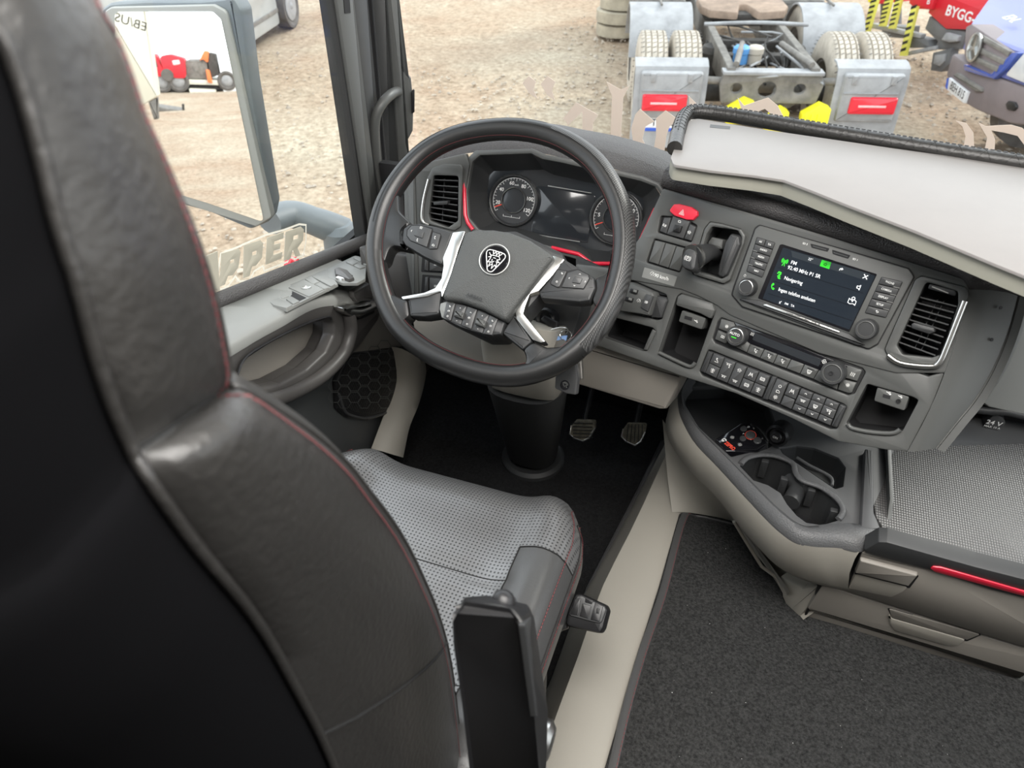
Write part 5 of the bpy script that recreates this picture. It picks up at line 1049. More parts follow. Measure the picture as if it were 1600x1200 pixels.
k1 = knob(CS, cE([(395, 258)])[0], .0168, -.002, .018, cp, label='left climate knob with AUTO marking'); text(CS, 'AUTO', cE([(388, 240)])[0], .0062, .0156, M['white'], k1, rot=ry)
symbol(CS, cE([(380, 270)])[0], .004, [[(-1, 0), (1, 0)]], .0012, .0156, M['sgreen'], k1, rot=ry)
k2 = knob(CS, cE([(1258, 590)])[0], .0182, -.002, .02, cp, ring=2, label='right climate knob'); lathe('knob_dimple', CS, CS.uv(*cE([(1248, 590)])[0], .018), [(.003, .0175), (.003, .019), (.001, .0185)], M['deep'], k2, n=12)
symbol(CS, cE([(1187, 485)])[0], .0042, SYM['fan'], .0006, -.0005, M['white'], cp); symbol(CS, cE([(545, 240)])[0], .003, SYM['wave'], .0005, -.0005, M['white'], cp)

# ------------------------------------------------------------------ switch row
sr = thing('switch_row', CS.at(1210, 660, 0), 'long row of dark rocker switches with white pictograms under the climate panel', 'switches')
plate('row_recess', CS, cE(row_o), -.014, -.008, M['deep'], sr, r=.003, b=0)
plate('row_bar', CS, cE([(150, 392), (196, 405), (124, 590), (80, 570)]), -.008, .002, M['dash2'], sr, r=.002, b=.002); plate('row_bar', CS, cE([(720, 612), (762, 628), (680, 830), (636, 815)]), -.008, .003, M['dash2'], sr, r=.002, b=.002); plate('row_bar', CS, cE([(1325, 862), (1384, 888), (1300, 1080), (1245, 1062)]), -.008, .003, M['dash2'], sr, r=.003, b=.003)
tp = [(200, 405), (300, 448), (402, 490), (503, 532), (607, 574), (708, 614)]; bt = [(122, 588), (222, 638), (322, 680), (422, 722), (525, 765), (630, 806)]
sy5 = [('seatman', 'tree'), ('axleup', 'axle'), ('dome', 'axle'), ('lane', 'brake'), ('brake', 'tree')]
for k in range(5):
    q = (tp[k], tp[k+1], bt[k+1], bt[k])
    if k in (1, 2):
        b = sbtn(CS, cE(quadcell(q, .03, .97, .02, .98)), .001, parent=sr, name='rocker_switch')
        for v, s in zip((.27, .8), sy5[k]): symbol(CS, cE([tuple(np.mean(quadcell(q, 0, 1, v-.1, v+.1), 0))])[0], .0042, SYM[s], .0006, .0011, M['white'], b, rot=ry)
    else:
        for v0, v1, z, s in ((.02, .49, .003, sy5[k][0]), (.51, .98, .001, sy5[k][1])): sbtn(CS, cE(quadcell(q, .03, .97, v0, v1)), z, s, parent=sr, name='rocker_switch', rot=ry)
q = ((765, 632), (868, 675), (786, 866), (682, 822)); b = sbtn(CS, cE(quadcell(q, .02, .97, .02, .98)), .001, parent=sr, name='rocker_switch')
for v, s in ((.28, 'zero'), (.52, 'cab'), (.78, 'sun')): symbol(CS, cE([tuple(np.mean(quadcell(q, 0, 1, v-.1, v+.1), 0))])[0], .0036, SYM[s], .0006, .0011, M['white'], b, rot=ry)
q = ((872, 678), (975, 718), (895, 915), (792, 868))
sbtn(CS, cE(quadcell(q, .03, .97, .02, .53)), .003, 'lane', parent=sr, name='rocker_switch'); sbtn(CS, cE(quadcell(q, .03, .97, .55, .98)), .0, parent=sr, name='rocker_switch')
tp = [(980, 720), (1092, 765), (1208, 808), (1325, 860)]; bt = [(897, 915), (1010, 962), (1122, 1008), (1242, 1062)]
for k in range(3):
    q = (tp[k], tp[k+1], bt[k+1], bt[k])
    for v0, v1, z, s in ((.02, .29, .001, 'up'), (.31, .69, .003, ('axle', 'shield', 'axleup')[k]), (.71, .98, .001, 'down')): sbtn(CS, cE(quadcell(q, .03, .97, v0, v1)), z, s, parent=sr, name='rocker_switch', rot=ry, s=.0028 if s in ('up', 'down') else .004)
# ================================================================== steering wheel
tw = R_(43); FWh = Fr(dep(785, 390, 1.24), X_, (0, math.cos(tw), math.sin(tw)))
wh = thing('steering_wheel', FWh.O-Z_*.2, 'black leather steering wheel with silver spokes and red stitching', 'steering wheel')
w4 = crop(580, 330, 4); w5 = crop(560, 170, 4); w6 = crop(700, 200, 40/9)
rc = [(588, 396), (597, 335), (622, 284), (665, 238), (722, 211), (797, 202), (865, 214), (922, 248), (958, 298), (974, 352), (973, 408), (958, 465), (935, 507), (905, 542), (865, 570), (815, 586), (765, 585), (712, 570), (662, 545), (622, 508), (598, 455)]
rcw = cr([FWh.at(x, y, .004) for x, y in rc], 120, True)
mk('rim', *tube_vf(rcw, .0188, 18, True, up=FWh.N, flat=1.08), M['wheel'], wh, ang=60)
# perforated grips (right-hand sector and upper edge) : thin shell slightly proud of the rim
def sector(path, i0, i1, r, a0, a1, m, name, n=8, parent=None, label=None):
    L = len(path); cen = FWh.O; rings = []
    for i in range(i0, i1+1):
        p = path[i % L]; t = nrm(path[(i+1) % L]-path[(i-1) % L]); x = nrm(np.cross(t, FWh.N)); x = x if np.dot(x, p-cen) > 0 else -x
        rings.append([p+r*(math.cos(R_(a))*x+1.08*math.sin(R_(a))*FWh.N) for a in np.linspace(a0, a1, n)])
    return mk(name, *loft(rings, False), m, parent or wh, ang=60, label=label)
sector(rcw, 34, 74, .0193, -60, 78, M['wperf'], 'perforated_grip', label='perforated leather grip'); sector(rcw, 8, 33, .0191, -60, 40, M['wperf'], 'perforated_grip', label='perforated leather grip')
# seams and stitching
for a in (55,):
    sector(rcw, 4, 74, .0196, a+24, a+27, M['seam'], 'rim_seam', 2)
for i in (2, 75): 
    t = nrm(rcw[i+1]-rcw[i-1]); ring = []
    tube('joint_groove', [rcw[i]-t*.0008, rcw[i]+t*.0008], .0192, M['seam'], wh, n=18, up=FWh.N)
S = []
for i in range(0, 600):
    f = i/600*120; a = int(f); s = f-a; p = rcw[a]*(1-s)+rcw[(a+1) % 120]*s; t = nrm(rcw[(a+1) % 120]-rcw[a-1])
    x = nrm(np.cross(t, FWh.N)); x = x if np.dot(x, p-FWh.O) > 0 else -x
    an = R_(148); c = p+.0192*(math.cos(an)*x+1.08*math.sin(an)*FWh.N); nn = math.cos(an)*x+math.sin(an)*FWh.N; b = nrm(np.cross(t, nn))
    q = [c-t*.0011-b*.0003, c+t*.0011-b*.0003, c+t*.0011+b*.0003, c-t*.0011+b*.0003]; S.append((q+[k+nn*.0004 for k in q], [(3, 2, 1, 0), (4, 5, 6, 7), (0, 1, 5, 4), (1, 2, 6, 5), (2, 3, 7, 6), (3, 0, 4, 7)]))
tag(mk('stitching', *join(*S), M['stitch'], wh, smooth=False), kind='stuff')
HB = .0
WP = lambda name, pts, z0, z1, m, parent=wh, r=.003, b=.003, **k: plate(name, FWh, w4(pts), z0, z1, M[m], parent, r=r, b=b, **k)
# leather lugs from rim to spokes
WP('leather_lug', [(70, -190), (160, -150), (170, 0), (250, 75), (195, 120), (195, 200), (250, 240), (120, 210), (85, 320), (-20, 360), (-20, 60)], -.016, .013, 'wheel', r=.014, b=.006)
WP('leather_lug', [(1500, 150), (1520, 320), (1460, 395), (1395, 415), (1400, 480), (1375, 560), (1410, 600), (1400, 660), (1480, 640), (1580, 420), (1600, 200)], -.016, .013, 'wheel', r=.012, b=.006)
WP('leather_lug', [(40, 340), (90, 440), (110, 510), (190, 545), (225, 550), (240, 655), (205, 680), (180, 740), (110, 700), (50, 560)], -.014, .017, 'wheel', r=.014, b=.006)
WP('leather_lug', [(945, 865), (1010, 812), (1095, 850), (1180, 845), (1290, 750), (1360, 800), (1200, 960), (1050, 1000), (940, 985), (970, 915)], -.014, .018, 'wheel', r=.014, b=.006)
# hub body
WP('hub_back', [(520, 140), (900, 120), (1200, 260), (1220, 340), (900, 700), (820, 790), (700, 790), (430, 660), (420, 500)], -.055, .002, 'dash2', r=.012, b=.006)
WP('spoke', [(225, 548), (345, 520), (440, 488), (425, 645), (330, 660), (240, 656)], -.02, .014, 'dash2', r=.004, b=.005, label='lower left grey spoke')
WP('spoke', [(895, 638), (1010, 812), (945, 868), (815, 762)], -.02, .014, 'dash2', r=.004, b=.005, label='lower right grey spoke')
# silver trims
WP('silver_trim', [(510, 133), (588, 122), (545, 240), (495, 400), (440, 545), (436, 500), (350, 532), (200, 552), (185, 535), (330, 510), (400, 480), (440, 420), (452, 340), (448, 290), (480, 215)], -.01, .017, 'chrome', r=.002, b=.0008, label='satin silver spoke trim')
WP('silver_trim', [(1140, 275), (1210, 300), (1125, 410), (1045, 500), (990, 520), (960, 600), (950, 640), (1090, 815), (1060, 822), (1010, 805), (905, 670), (900, 620), (940, 560), (990, 480), (1090, 350)], -.01, .018, 'chrome', r=.002, b=.0012, label='satin silver spoke trim')
# airbag cover
WP('airbag_cover', [(585, 128), (640, 112), (760, 112), (860, 128), (990, 178), (1100, 250), (1145, 285), (1090, 350), (990, 480), (835, 685), (700, 612), (560, 562), (438, 548), (470, 440), (540, 250)], -.01, .034, 'airbag', r=.008, b=.007, dome=.004, ang=80)
sd = FWh
for pts in ([(560, 180), (500, 470)], [(1010, 300), (860, 560)]):
    pass
text(FWh, 'AIRBAG', w4([(645, 536)])[0], .0085, .0392, M['black'], wh, rot=-.25+.1, bold=0)
# emblem
ec = FWh.uv(*w4([(771, 303)])[0], .04); EFr = Fr(FWh.w(ec[0], ec[1], .0), nrm(FWh.U*math.cos(.12)-FWh.V*math.sin(.12)), FWh.V)
em = lathe('emblem', EFr, (0, 0), [(.0235, .036), (.0235, .0412), (.0225, .042), (.001, .042)], M['gloss'], wh, n=40, label='round silver and black crest emblem')
mk('emblem_ring', *lathe_vf(EFr, (0, 0), [(.025, .0412), (.0257, .0430), (.0268, .0412)], 40, False), M['white'], em)
tri = [[(.0225*math.cos(R_(a)), .0225*math.sin(R_(a))) for a in (90+d*120-35, 90+d*120+35)] for d in range(3)]
sh = rnd([(-.021, .014), (.021, .014), (.004, -.022), (-.004, -.022)], .008); sh.append(sh[0]); mk('emblem_line', *strokes_vf(EFr, np.zeros(2), 1, [sh], 0.0015, .0422), M['white'], em, smooth=False)
head = [[(-.3, .55), (-.2, .3), (-.05, .55), (.05, .3), (.2, .6), (.28, .3), (.45, .5)], [(-.55, .35), (-.3, .1), (-.5, 0)], [(-.4, .2), (.3, .25), (.45, .05), (.2, -.05), (.5, -.2), (.2, -.2)], [(-.3, .1), (-.35, -.2), (-.45, -.4), (-.2, -.3), (-.25, -.7), (0, -.4), (.05, -.8), (.2, -.45), (.35, -.6), (.3, -.25)], [(-.1, .05), (.1, .05)], [(-.15, -.1), (-.1, -.35), (.05, -.2)]]
mk('emblem_head', *strokes_vf(EFr, np.array((0, .001)), .022, head, .0011, .0423), M['white'], em, smooth=False)
# button pods
def wb(pts, z=.022, sym=None, at=None, parent=wh, m='button', s=.0032, rot=-.2): 
    b = WP('thumb_button', pts, .012, z, m, parent, r=.0015, b=.001)
    if sym: symbol(FWh, w4([at or tuple(np.mean(pts, 0))])[0], s, SYM[sym], .0006, z+.0001, M['white'], b, rot=rot)
    return b
p1_ = WP('button_pod', [(200, 108), (235, 80), (300, 76), (400, 95), (510, 133), (470, 240), (440, 335), (330, 285), (215, 215), (192, 180)], -.012, .018, 'dash2', r=.004, b=.004)
WP('pod_recess', [(222, 115), (250, 85), (310, 85), (385, 105), (385, 125), (435, 140), (440, 160), (415, 238), (365, 240), (345, 230), (240, 185), (220, 155)], .016, .0184, 'deep', p1_, r=.002, b=0)
wb([(226, 118), (252, 90), (310, 90), (378, 112), (346, 224), (245, 182), (224, 152)], .021, None, parent=p1_); wb([(385, 128), (432, 145), (410, 233), (362, 235)], .021, None, parent=p1_)
WP('centre_key', [(280, 118), (330, 128), (318, 168), (265, 150)], .02, .0235, 'button', p1_, r=.0015, b=.001)
for s, p in (('left', (252, 122)), ('wave', (312, 103)), ('phone', (290, 180)), ('phone', (400, 165)), ('cab', (388, 212))): symbol(FWh, w4([p])[0], .0026, SYM[s], .0006, .0212, M['white'], p1_, rot=-.2)
p2_ = WP('button_pod', [(1125, 408), (1170, 310), (1210, 300), (1395, 415), (1402, 480), (1365, 560), (1300, 568), (1060, 545), (1045, 505)], -.012, .018, 'dash2', r=.004, b=.005)
WP('pod_recess', [(1118, 440), (1160, 360), (1230, 372), (1290, 360), (1362, 395), (1370, 420), (1330, 490), (1200, 480), (1165, 480), (1118, 458)], .016, .0184, 'deep', p2_, r=.002, b=0)
wb([(1124, 442), (1163, 366), (1222, 374), (1175, 472), (1160, 474), (1124, 456)], .021, None, parent=p2_); wb([(1228, 385), (1290, 366), (1356, 398), (1362, 420), (1325, 484), (1190, 474)], .021, None, parent=p2_)
WP('centre_key', [(1270, 405), (1320, 418), (1305, 452), (1253, 445)], .02, .0235, 'button', p2_, r=.0015, b=.001)
for s, p in (('up', (1305, 393)), ('down', (1270, 465)), ('left', (1238, 418)), ('right', (1338, 440)), ('back', (1192, 390)), ('zero', (1160, 440))): symbol(FWh, w4([p])[0], .0022, SYM[s], .0006, .0212, M['white'], p2_, rot=-.2)
p3_ = WP('lower_switch_bar', [(430, 572), (470, 560), (560, 574), (700, 620), (838, 690), (812, 770), (720, 778), (560, 728), (435, 665), (422, 610)], -.02, .018, 'dash2', r=.004, b=.004)
WP('end_cap', [(430, 574), (468, 562), (520, 568), (500, 690), (438, 664), (424, 610)], .01, .0195, 'doorp', p3_, r=.003, b=.003)
tq = [(468, 566), (528, 572), (600, 590), (665, 612), (740, 645), (795, 670)]; bq = [(448, 660), (497, 690), (560, 715), (625, 742), (695, 768), (755, 778)]
for k in range(5):
    q = (tq[k], tq[k+1], bq[k+1], bq[k]); c = quadcell(q, .04, .96, .03, .97)
    kb = WP('switch_key', c, .012, .0215 if k % 2 == 0 else .019, 'button', p3_, r=.001, b=.001)
    if k % 2: 
        WP('toggle', quadcell(q, .08, .92, .36, .68), .018, .0285, 'dash', kb, r=.001, b=.003)
        for v, s in ((.2, 'plus'), (.85, 'minus')): symbol(FWh, w4([tuple(np.mean(quadcell(q, 0, 1, v-.1, v+.1), 0))])[0], .0015, SYM[s], .0005, .0192, M['white'], kb)
    else:
        for v, s in ((.25, 'back' if k != 2 else 'up'), (.52, 'gauge'), (.82, 'zero')): symbol(FWh, w4([tuple(np.mean(quadcell(q, 0, 1, v-.1, v+.1), 0))])[0], .0022, SYM[s], .0005, .0217, M['white'], kb, rot=-.2)
# ------------------------------------------------------------------ column
col = thing('steering_column', (-.63, 1.3, 0), 'tan steering column shroud over a black floor boot', 'column')
def ringpx(cx, cy, rx, ry, d, n=28, nrm_=None, sq=1.0):
    c = dep(cx, cy, d); return [c+np.array([rx*math.copysign(abs(math.cos(a))**sq, math.cos(a)), 0, 0])+np.array([0, ry*math.copysign(abs(math.sin(a))**sq, math.sin(a)), 0])+np.array([0, 0, -.5*ry*math.sin(a)]) for a in np.linspace(0, 2*math.pi, n, endpoint=False)]
def colring(cx, cy, z_or_d, w_, ry, tilt=0):
    c = dep(cx, cy, z_or_d); return c, w_, ry
rings = []
for cx, cy, d, rx, ry in ((822, 500, 1.34, .075, .07), (820, 540, 1.38, .078, .075), (822, 575, 1.44, .078, .075), (826, 605, 1.50, .072, .07), (828, 612, 1.53, .05, .05)):
    rings.append(ringpx(cx, cy, rx, ry, d, sq=.7))
mk('shroud', *loft(rings, True, True, True), M['tan'], col, ang=50, label='tan plastic shroud')
rings = [ringpx(*a, sq=.75) for a in ((826, 570, .060, .062, 1.46), (828, 612, .058, .062, 1.58), (833, 670, .056, .062, 1.75), (834, 705, .056, .064, 1.86))]
rings = []
zf = ax(833, 705, 2, .03)
c0 = dep(826, 590, 1.5); 
for t in np.linspace(0, 1, 8): c = c0*(1-t)+zf*t; rr = .082*(1-t)+.066*t; rings.append([c+np.array([rr*math.copysign(abs(math.cos(a))**.75, math.cos(a)), rr*math.copysign(abs(math.sin(a))**.75, math.sin(a)), 0]) for a in np.linspace(0, 2*math.pi, 28, endpoint=False)])
mk('boot', *loft(rings, True, True, True), M['dash2'], col, ang=50, label='black ribless boot')
lathe('floor_collar', Fr((zf[0], zf[1], 0), X_, Y_), (0, 0), [(.088, .0), (.088, .012), (.08, .022), (.066, .018), (.06, .01)], M['dash2'], col, n=36)
# upper column body + ignition barrel
fcb = Fr(dep(850, 460, 1.36), nrm((1, -.1, 0)), (0, .5, .85))
plate('column_head', fcb, [(800, 436), (880, 432), (918, 450), (905, 500), (890, 545), (830, 560), (780, 530)], -.08, .02, M['dash2'], col, r=.012, b=.01)

fk_ = Fr(fcb.at(857, 498, .022), nrm((.9, -.3, 0)), (0, .5, .85))
lathe('ignition_barrel', fk_, (0, 0), [(.02, -.02), (.02, .012), (.016, .015), (.012, .012), (.001, .012)], M['black'], col, n=28)
key = thing('ignition_key', fk_.w(0, 0, .02), 'ignition key with wire ring and blue tag turned in the column lock', 'key')
plate('key_bow', fk_, [(-.005, -.004), (.03, -.014), (.034, -.006), (.03, .004), (0, .006)], .012, .02, M['black'], key, r=.003, b=.002, local=True)
tube('key_ring', [dep(868+18*math.cos(a)*1.1, 521+8*math.sin(a)-5*math.cos(a), 1.3+.01*math.sin(a)) for a in np.linspace(0, 2*math.pi, 24, endpoint=False)], .0009, M['chrome'], key, n=6, closed=True)
tube('key_ring', [dep(884+9*math.cos(a), 524+8*math.sin(a), 1.29+.01*math.cos(a)) for a in np.linspace(0, 2*math.pi, 24, endpoint=False)], .0009, M['chrome'], key, n=6, closed=True)
M['tagblue'] = mat('tag_blue', (.25, .4, .7), .4)
kf2 = Fr(dep(868, 525, 1.3), nrm((.9, -.3, .0)), (0, .4, .9))
plate('key_tag', kf2, [(855, 529), (866, 526), (886, 524), (882, 540), (860, 540)], -.001, .001, M['tagblue'], key, r=.001, b=0, label='blue tag')
plate('key_blade', kf2, [(862, 534), (880, 530), (888, 536), (870, 545), (860, 543)], .002, .004, M['steel'], key, r=.001, b=0)
fob = thing('key_fob', dep(884, 600, 1.24), 'black key fob with round silver emblem hanging below the steering wheel rim', 'key fob')
kf3 = Fr(dep(884, 598, 1.24), nrm((.98, -.15, -.05)), (.02, .5, .86)); kc = crop(760, 540, 80/17)
plate('fob_body', kf3, kc([(520, 170), (600, 128), (655, 120), (672, 240), (660, 365), (590, 355), (500, 315), (505, 240)]), -.012, 0, M['button'], fob, r=.004, b=.003)
lathe('fob_badge', kf3, kf3.uv(*kc([(578, 290)])[0], .0), [(.0085, 0), (.0085, .001), (.001, .001)], M['gloss'], fob, n=24)
symbol(kf3, kc([(578, 290)])[0], .0055, [circ(.9, 8, 20, 160), [(-.8, .3), (-.3, .6), (.3, .6), (.8, .2), (.3, 0), (.7, -.6)], [(-.7, 0), (-.2, -.3), (0, -.6)]], .0016, .0011, M['chrome'], fob)
plate('metal_tag', kf3, kc([(665, 105), (685, 90), (700, 110), (706, 245), (690, 255), (680, 240)]), -.02, -.012, M['steel'], fob, r=.001, b=.001)
tube('fob_cord', [dep(884, 545, 1.27), dep(890, 560, 1.25), kf3.at(*kc([(640, 130)])[0], -.004)], .001, M['black'], fob, n=6)
# stuff behind the wheel, right : stalk
# ------------------------------------------------------------------ pedals
def pedal(name, pts, label, ribs, arm_to):
    P0 = ax(*tuple(np.mean(pts, 0)), 1, 1.46 if name == 'brake_pedal' else 1.48)
    F = Fr(P0, X_, (0, .62, .78)); t = thing(name, P0-Z_*.03, label, 'pedal')
    plate('pedal_plate', F, pts, -.012, 0, M['pedal'], t, r=.006, b=.002)
    x0, y0 = np.min(pts, 0); x1, y1 = np.max(pts, 0)
    edge_ = [p for p in pts[2:6]]; tube('metal_edge', [F.at(x, y, 0) for x, y in pts[2:]], .0022, M['steel'], t, n=6)
    for k in range(5):
        if ribs == 'v': x = x0+(x1-x0)*(.18+.16*k); plate('rib', F, [(x+3-k, y0+3), (x+4.2-k, y0+3), (x+1.2-k*.3, y1-5), (x-k*.3, y1-5)], 0, .002, M['black'], t, r=0, b=0)
        else: y = y0+(y1-y0)*(.15+.16*k); plate('rib', F, [(x0+5, y), (x1-5, y+1), (x1-6, y+2.4), (x0+5, y+1.6)], 0, .002, M['black'], t, r=0, b=0)
    tube('pedal_arm', [F.w(0, .01, -.01), F.w(0, .12, -.02), F.w(0, .3, .0)], .008, M['black'], t, n=8)
    return t
pedal('brake_pedal', [(901, 655), (931, 656), (930, 668), (921, 684), (911, 689), (897, 685), (890, 678), (893, 665)], 'worn metal brake pedal left, nearer the column boot', 'h', None)
pedal('accelerator_pedal', [(981, 660), (1011, 661), (1008, 675), (1001, 690), (992, 696), (978, 690), (971, 682), (974, 670)], 'worn metal accelerator pedal with vertical ribs, right of the brake pedal', 'v', None)

# ------------------------------------------------------------------ driver's seat
seat = thing('driver_seat', (-.64, .45, 0), 'black leather driver seat with perforated cushion, red stitching and high back', 'seat')
F2 = [(118, -50, -.51), (150, 25, -.50), (172, 60, -.50), (196, 120, -.495), (216, 180, -.49), (240, 232, -.485), (262, 282, -.48), (285, 335, -.475), (306, 390, -.47), (322, 440, -.468), (335, 485, -.466), (345, 530, -.465), (353, 580, -.464), (352, 602, -.463),
      (366, 607, -.455), (400, 625, -.452), (448, 655, -.45), (498, 690, -.45), (540, 728, -.45), (572, 768, -.45), (605, 810, -.45), (632, 852, -.45), (656, 900, -.45), (678, 950, -.452), (694, 1000, -.455), (704, 1050, -.455), (712, 1110, -.455), (722, 1200, -.455), (735, 1330, -.455)]
B2 = [(-70, -50, -.47), (-30, 25, -.465), (0, 65, -.462), (22, 115, -.46), (38, 165, -.458), (52, 215, -.456), (66, 270, -.454), (80, 330, -.452), (96, 385, -.45), (112, 430, -.448), (128, 490, -.447), (145, 555, -.446), (170, 630, -.445), (203, 706, -.444),
      (216, 728, -.440), (240, 765, -.436), (270, 808, -.434), (305, 855, -.432), (345, 903, -.43), (380, 945, -.43), (408, 985, -.43), (432, 1025, -.43), (455, 1068, -.43), (478, 1110, -.43), (498, 1150, -.43), (515, 1190, -.43), (535, 1240, -.43), (560, 1310, -.43), (590, 1400, -.43)]
N_ = 57
Fp = cr([ax(x, y, 0, v) for x, y, v in F2], N_); Bp = cr([ax(x, y, 0, v) for x, y, v in B2], N_)
CX = -.64
mir_ = lambda p: np.array([2*CX-p[0], p[1], p[2]])
fold_i = int(13/28*(N_-1))
def bulge(i):
    t = i/(N_-1)*28; up = t < 13.2
    s = math.exp(-((t-13.3)/.55)**2); amt = .016 if up else .026; amt *= (1-s*.95); return amt
leath = []; 
for i, (f, b) in enumerate(zip(Fp, Bp)):
    bu = bulge(i); up_ = nrm(b-f); row = []
    row.append(b+np.array([-.012, .0, 0])); row.append(b)
    for s in (.12, .25, .4, .55, .7, .85, .95):
        p = b*(1-s)+f*s; p = p+np.array([1, .25, .3])*bu*math.sin(math.pi*s)**.6*(.75); row.append(p)
    row.append(f)
    fw_ = [(-.012, .012), (-.05, .022), (-.09, .0), (-.12, -.03)]
    for dx, dy in fw_: row.append(f+np.array([dx, dy, 0]))
    c = f+np.array([0, -.035, 0]); c[0] = CX; row.append(c)
    full = row+[mir_(p) for p in row[:-1][::-1]]; leath.append(full)
mk('backrest', *loft(leath, False), M['leather'], seat, ang=70, label='black leather backrest with side bolsters')
shell_ = []
for f, b in zip(Fp, Bp):
    th = .085; r1 = [b+np.array([-.004, .002, 0]), b+np.array([.004, -.012, -.004]), b+np.array([.002, -.05, -.01]), b+np.array([-.02, -th, -.015]), b+np.array([-.06, -th-.02, -.015])]
    c = b+np.array([0, -th-.03, -.015]); c[0] = CX; r1.append(c); shell_.append(r1+[mir_(p) for p in r1[:-1][::-1]])
M['shellb'] = mat('seat_back_shell', (.003, .003, .0035), .95, spec=.05)
mk('back_shell', *loft(shell_, False), M['shellb'], seat, ang=70, label='black rear cover of the backrest')
# top closure
tp_ = leath[0]; mk('backrest_top', *loft([tp_, [p+np.array([0, -.02, .03]) for p in tp_], [np.array([CX+(p[0]-CX)*.9, (p[1]+Bp[0][1]-.03)/2, tp_[0][2]+.045]) for p in tp_]], False), M['leather'], seat, ang=70)
# piping and stitches
tube('piping', [p+np.array([.002, 0, 0]) for p in Bp], .003, M['leather'], seat, n=8)
def stitches(path, step, L, w_, up, m, parent, name='stitching'):
    path = [np.array(p) for p in path]; d = [0]
    for a, b in zip(path[:-1], path[1:]): d.append(d[-1]+np.linalg.norm(b-a))
    S = []; k = 0
    for s in np.arange(0, d[-1]-L, step):
        i = min(np.searchsorted(d, s, 'right')-1, len(path)-2); t = (s-d[i])/max(d[i+1]-d[i], 1e-6); p = path[i]*(1-t)+path[i+1]*t; tt = nrm(path[i+1]-path[i]); n = nrm(up); b = nrm(np.cross(tt, n)); e = p+tt*L
        q = [p-b*w_, e-b*w_, e+b*w_, p+b*w_]; S.append((q+[x+n*w_*1.2 for x in q], [(3, 2, 1, 0), (4, 5, 6, 7), (0, 1, 5, 4), (1, 2, 6, 5), (2, 3, 7, 6), (3, 0, 4, 7)]))
    return tag(mk(name, *join(*S), m, parent, smooth=False), kind='stuff')
Fs = [b*(.16)+f*.84+np.array([1, .25, .3])*bulge(i)*math.sin(math.pi*.84)**.6*.75+np.array([.0012, 0, .0006]) for i, (f, b) in enumerate(zip(Fp, Bp))]
fine = cr(Fs, 300)
stitches(fine, .0052, .0040, .0005, (1, .2, .2), M['stitch'], seat)
tube('edge_piping', cr([p+np.array([.001, .001, .001]) for p in Fp], 120), .0022, M['leather'], seat, n=8)
# seam between upper and lower bolster, and lower seam
rowf = leath[fold_i+0]; tube('seam', [p+np.array([.0006, 0, .0006]) for p in rowf[1:11]], .0012, M['seam'], seat, n=6)
tube('seam', [p+np.array([.0006, 0, .0004]) for p in leath[48][1:11]], .0012, M['seam'], seat, n=6)
ls = cr([ax(x, y, 0, -.418) for x, y in [(702, 1005), (680, 1040), (640, 1085), (590, 1130), (540, 1165), (490, 1200)]], 16)
# cushion
cush = []; nxs, nys = 41, 33
right_edge = cr([ax(x, y, 2, .50) for x, y in [(905, 792), (909, 830), (902, 880), (888, 930), (868, 985), (846, 1035), (820, 1100)]], nys)
front_l, front_r = ax(530, 693, 2, .50), ax(905, 792, 2, .50)
xl = front_l[0]
V = []; 
def cz(u, v):       # u across 0..1 , v back..front 0..1
    z = .50+.012*math.exp(-((u-.5)/.3)**2*0)*0
    e = min(u, 1-u); bol = .028*math.exp(-((e-.10)/.09)**2)*(1 if v > .1 else .6); z = .487+bol
    z += .012*math.sin(v*math.pi*.9)+.006*v
    if u > .0: pass
    fr_ = max(0, (v-.86)/.14); z -= .03*fr_**2
    ed = max(0, 1-e/.05); z -= .03*ed**2
    gro = math.exp(-((v-.60+.0*u)/.012)**2)+math.exp(-((v-.25)/.012)**2); z -= .006*gro*(1 if .16 < u < .84 else 0)
    return z
yb, yf = .30, None
rows_ = []
for j in range(nys):
    v = j/(nys-1); y = .32+(.835-.32)*v
    xr = np.interp(y, [p[1] for p in right_edge][::-1], [p[0] for p in right_edge][::-1]); xr = min(xr, -.385); xl_ = 2*CX-xr
    row = []
    for i in range(nxs):
        u = i/(nxs-1); u2 = u; x = xl_+(xr-xl_)*u; yy = y-(.0 if v < .8 else (v-.8)/.2*.012*(abs(u-.5)*2)**4)
        row.append(np.array([x, yy, cz(u, v)]))
    rows_.append(row)
# skirt
def ringat(row, dz, dx): 
    return row
ui0, ui1 = 7, 33
def sub(i0, i1): return [r[i0:i1+1] for r in rows_]
mk('cushion_panel', *loft(sub(ui0, ui1), False), M['perf'], seat, ang=70, label='perforated leather cushion panel')
vb = int(.52*nys)
M['leather2'] = mat('smooth_bolster_leather', (.06, .06, .06), .32, bump=.3, bscale=260, bdet=6, disp_dist=.001, spec=.6)
for i0, i1 in ((0, ui0), (ui1, nxs-1)):
    mk('cushion_bolster', *loft([r[i0:i1+1] for r in rows_[:24]], False), M['leather2'], seat, ang=70, label='smooth leather cushion bolster'); mk('cushion_panel', *loft([r[i0:i1+1] for r in rows_[23:]], False), M['perf'], seat, ang=70, label='perforated leather cushion corner')
rim_ = [r[0] for r in rows_[::-1]]+rows_[0][1:-1]+[r[-1] for r in rows_]+rows_[-1][1:-1][::-1]
def drop(R, dz, s): return [np.array([CX+(p[0]-CX)*s, .58+(p[1]-.58)*s, p[2]+dz]) for p in R]
mk('cushion_side', *loft([rim_, drop(rim_, -.014, 1.012), drop(rim_, -.04, 1.02), drop(rim_, -.075, 1.0), drop(rim_, -.09, .96)], True, False, True), M['leather2'], seat, ang=60)
re_ = [r[-2] for r in rows_]; stitches(cr([p+np.array([.0, 0, .0012]) for p in re_], 120), .0062, .0045, .0007, Z_, M['stitch'], seat)
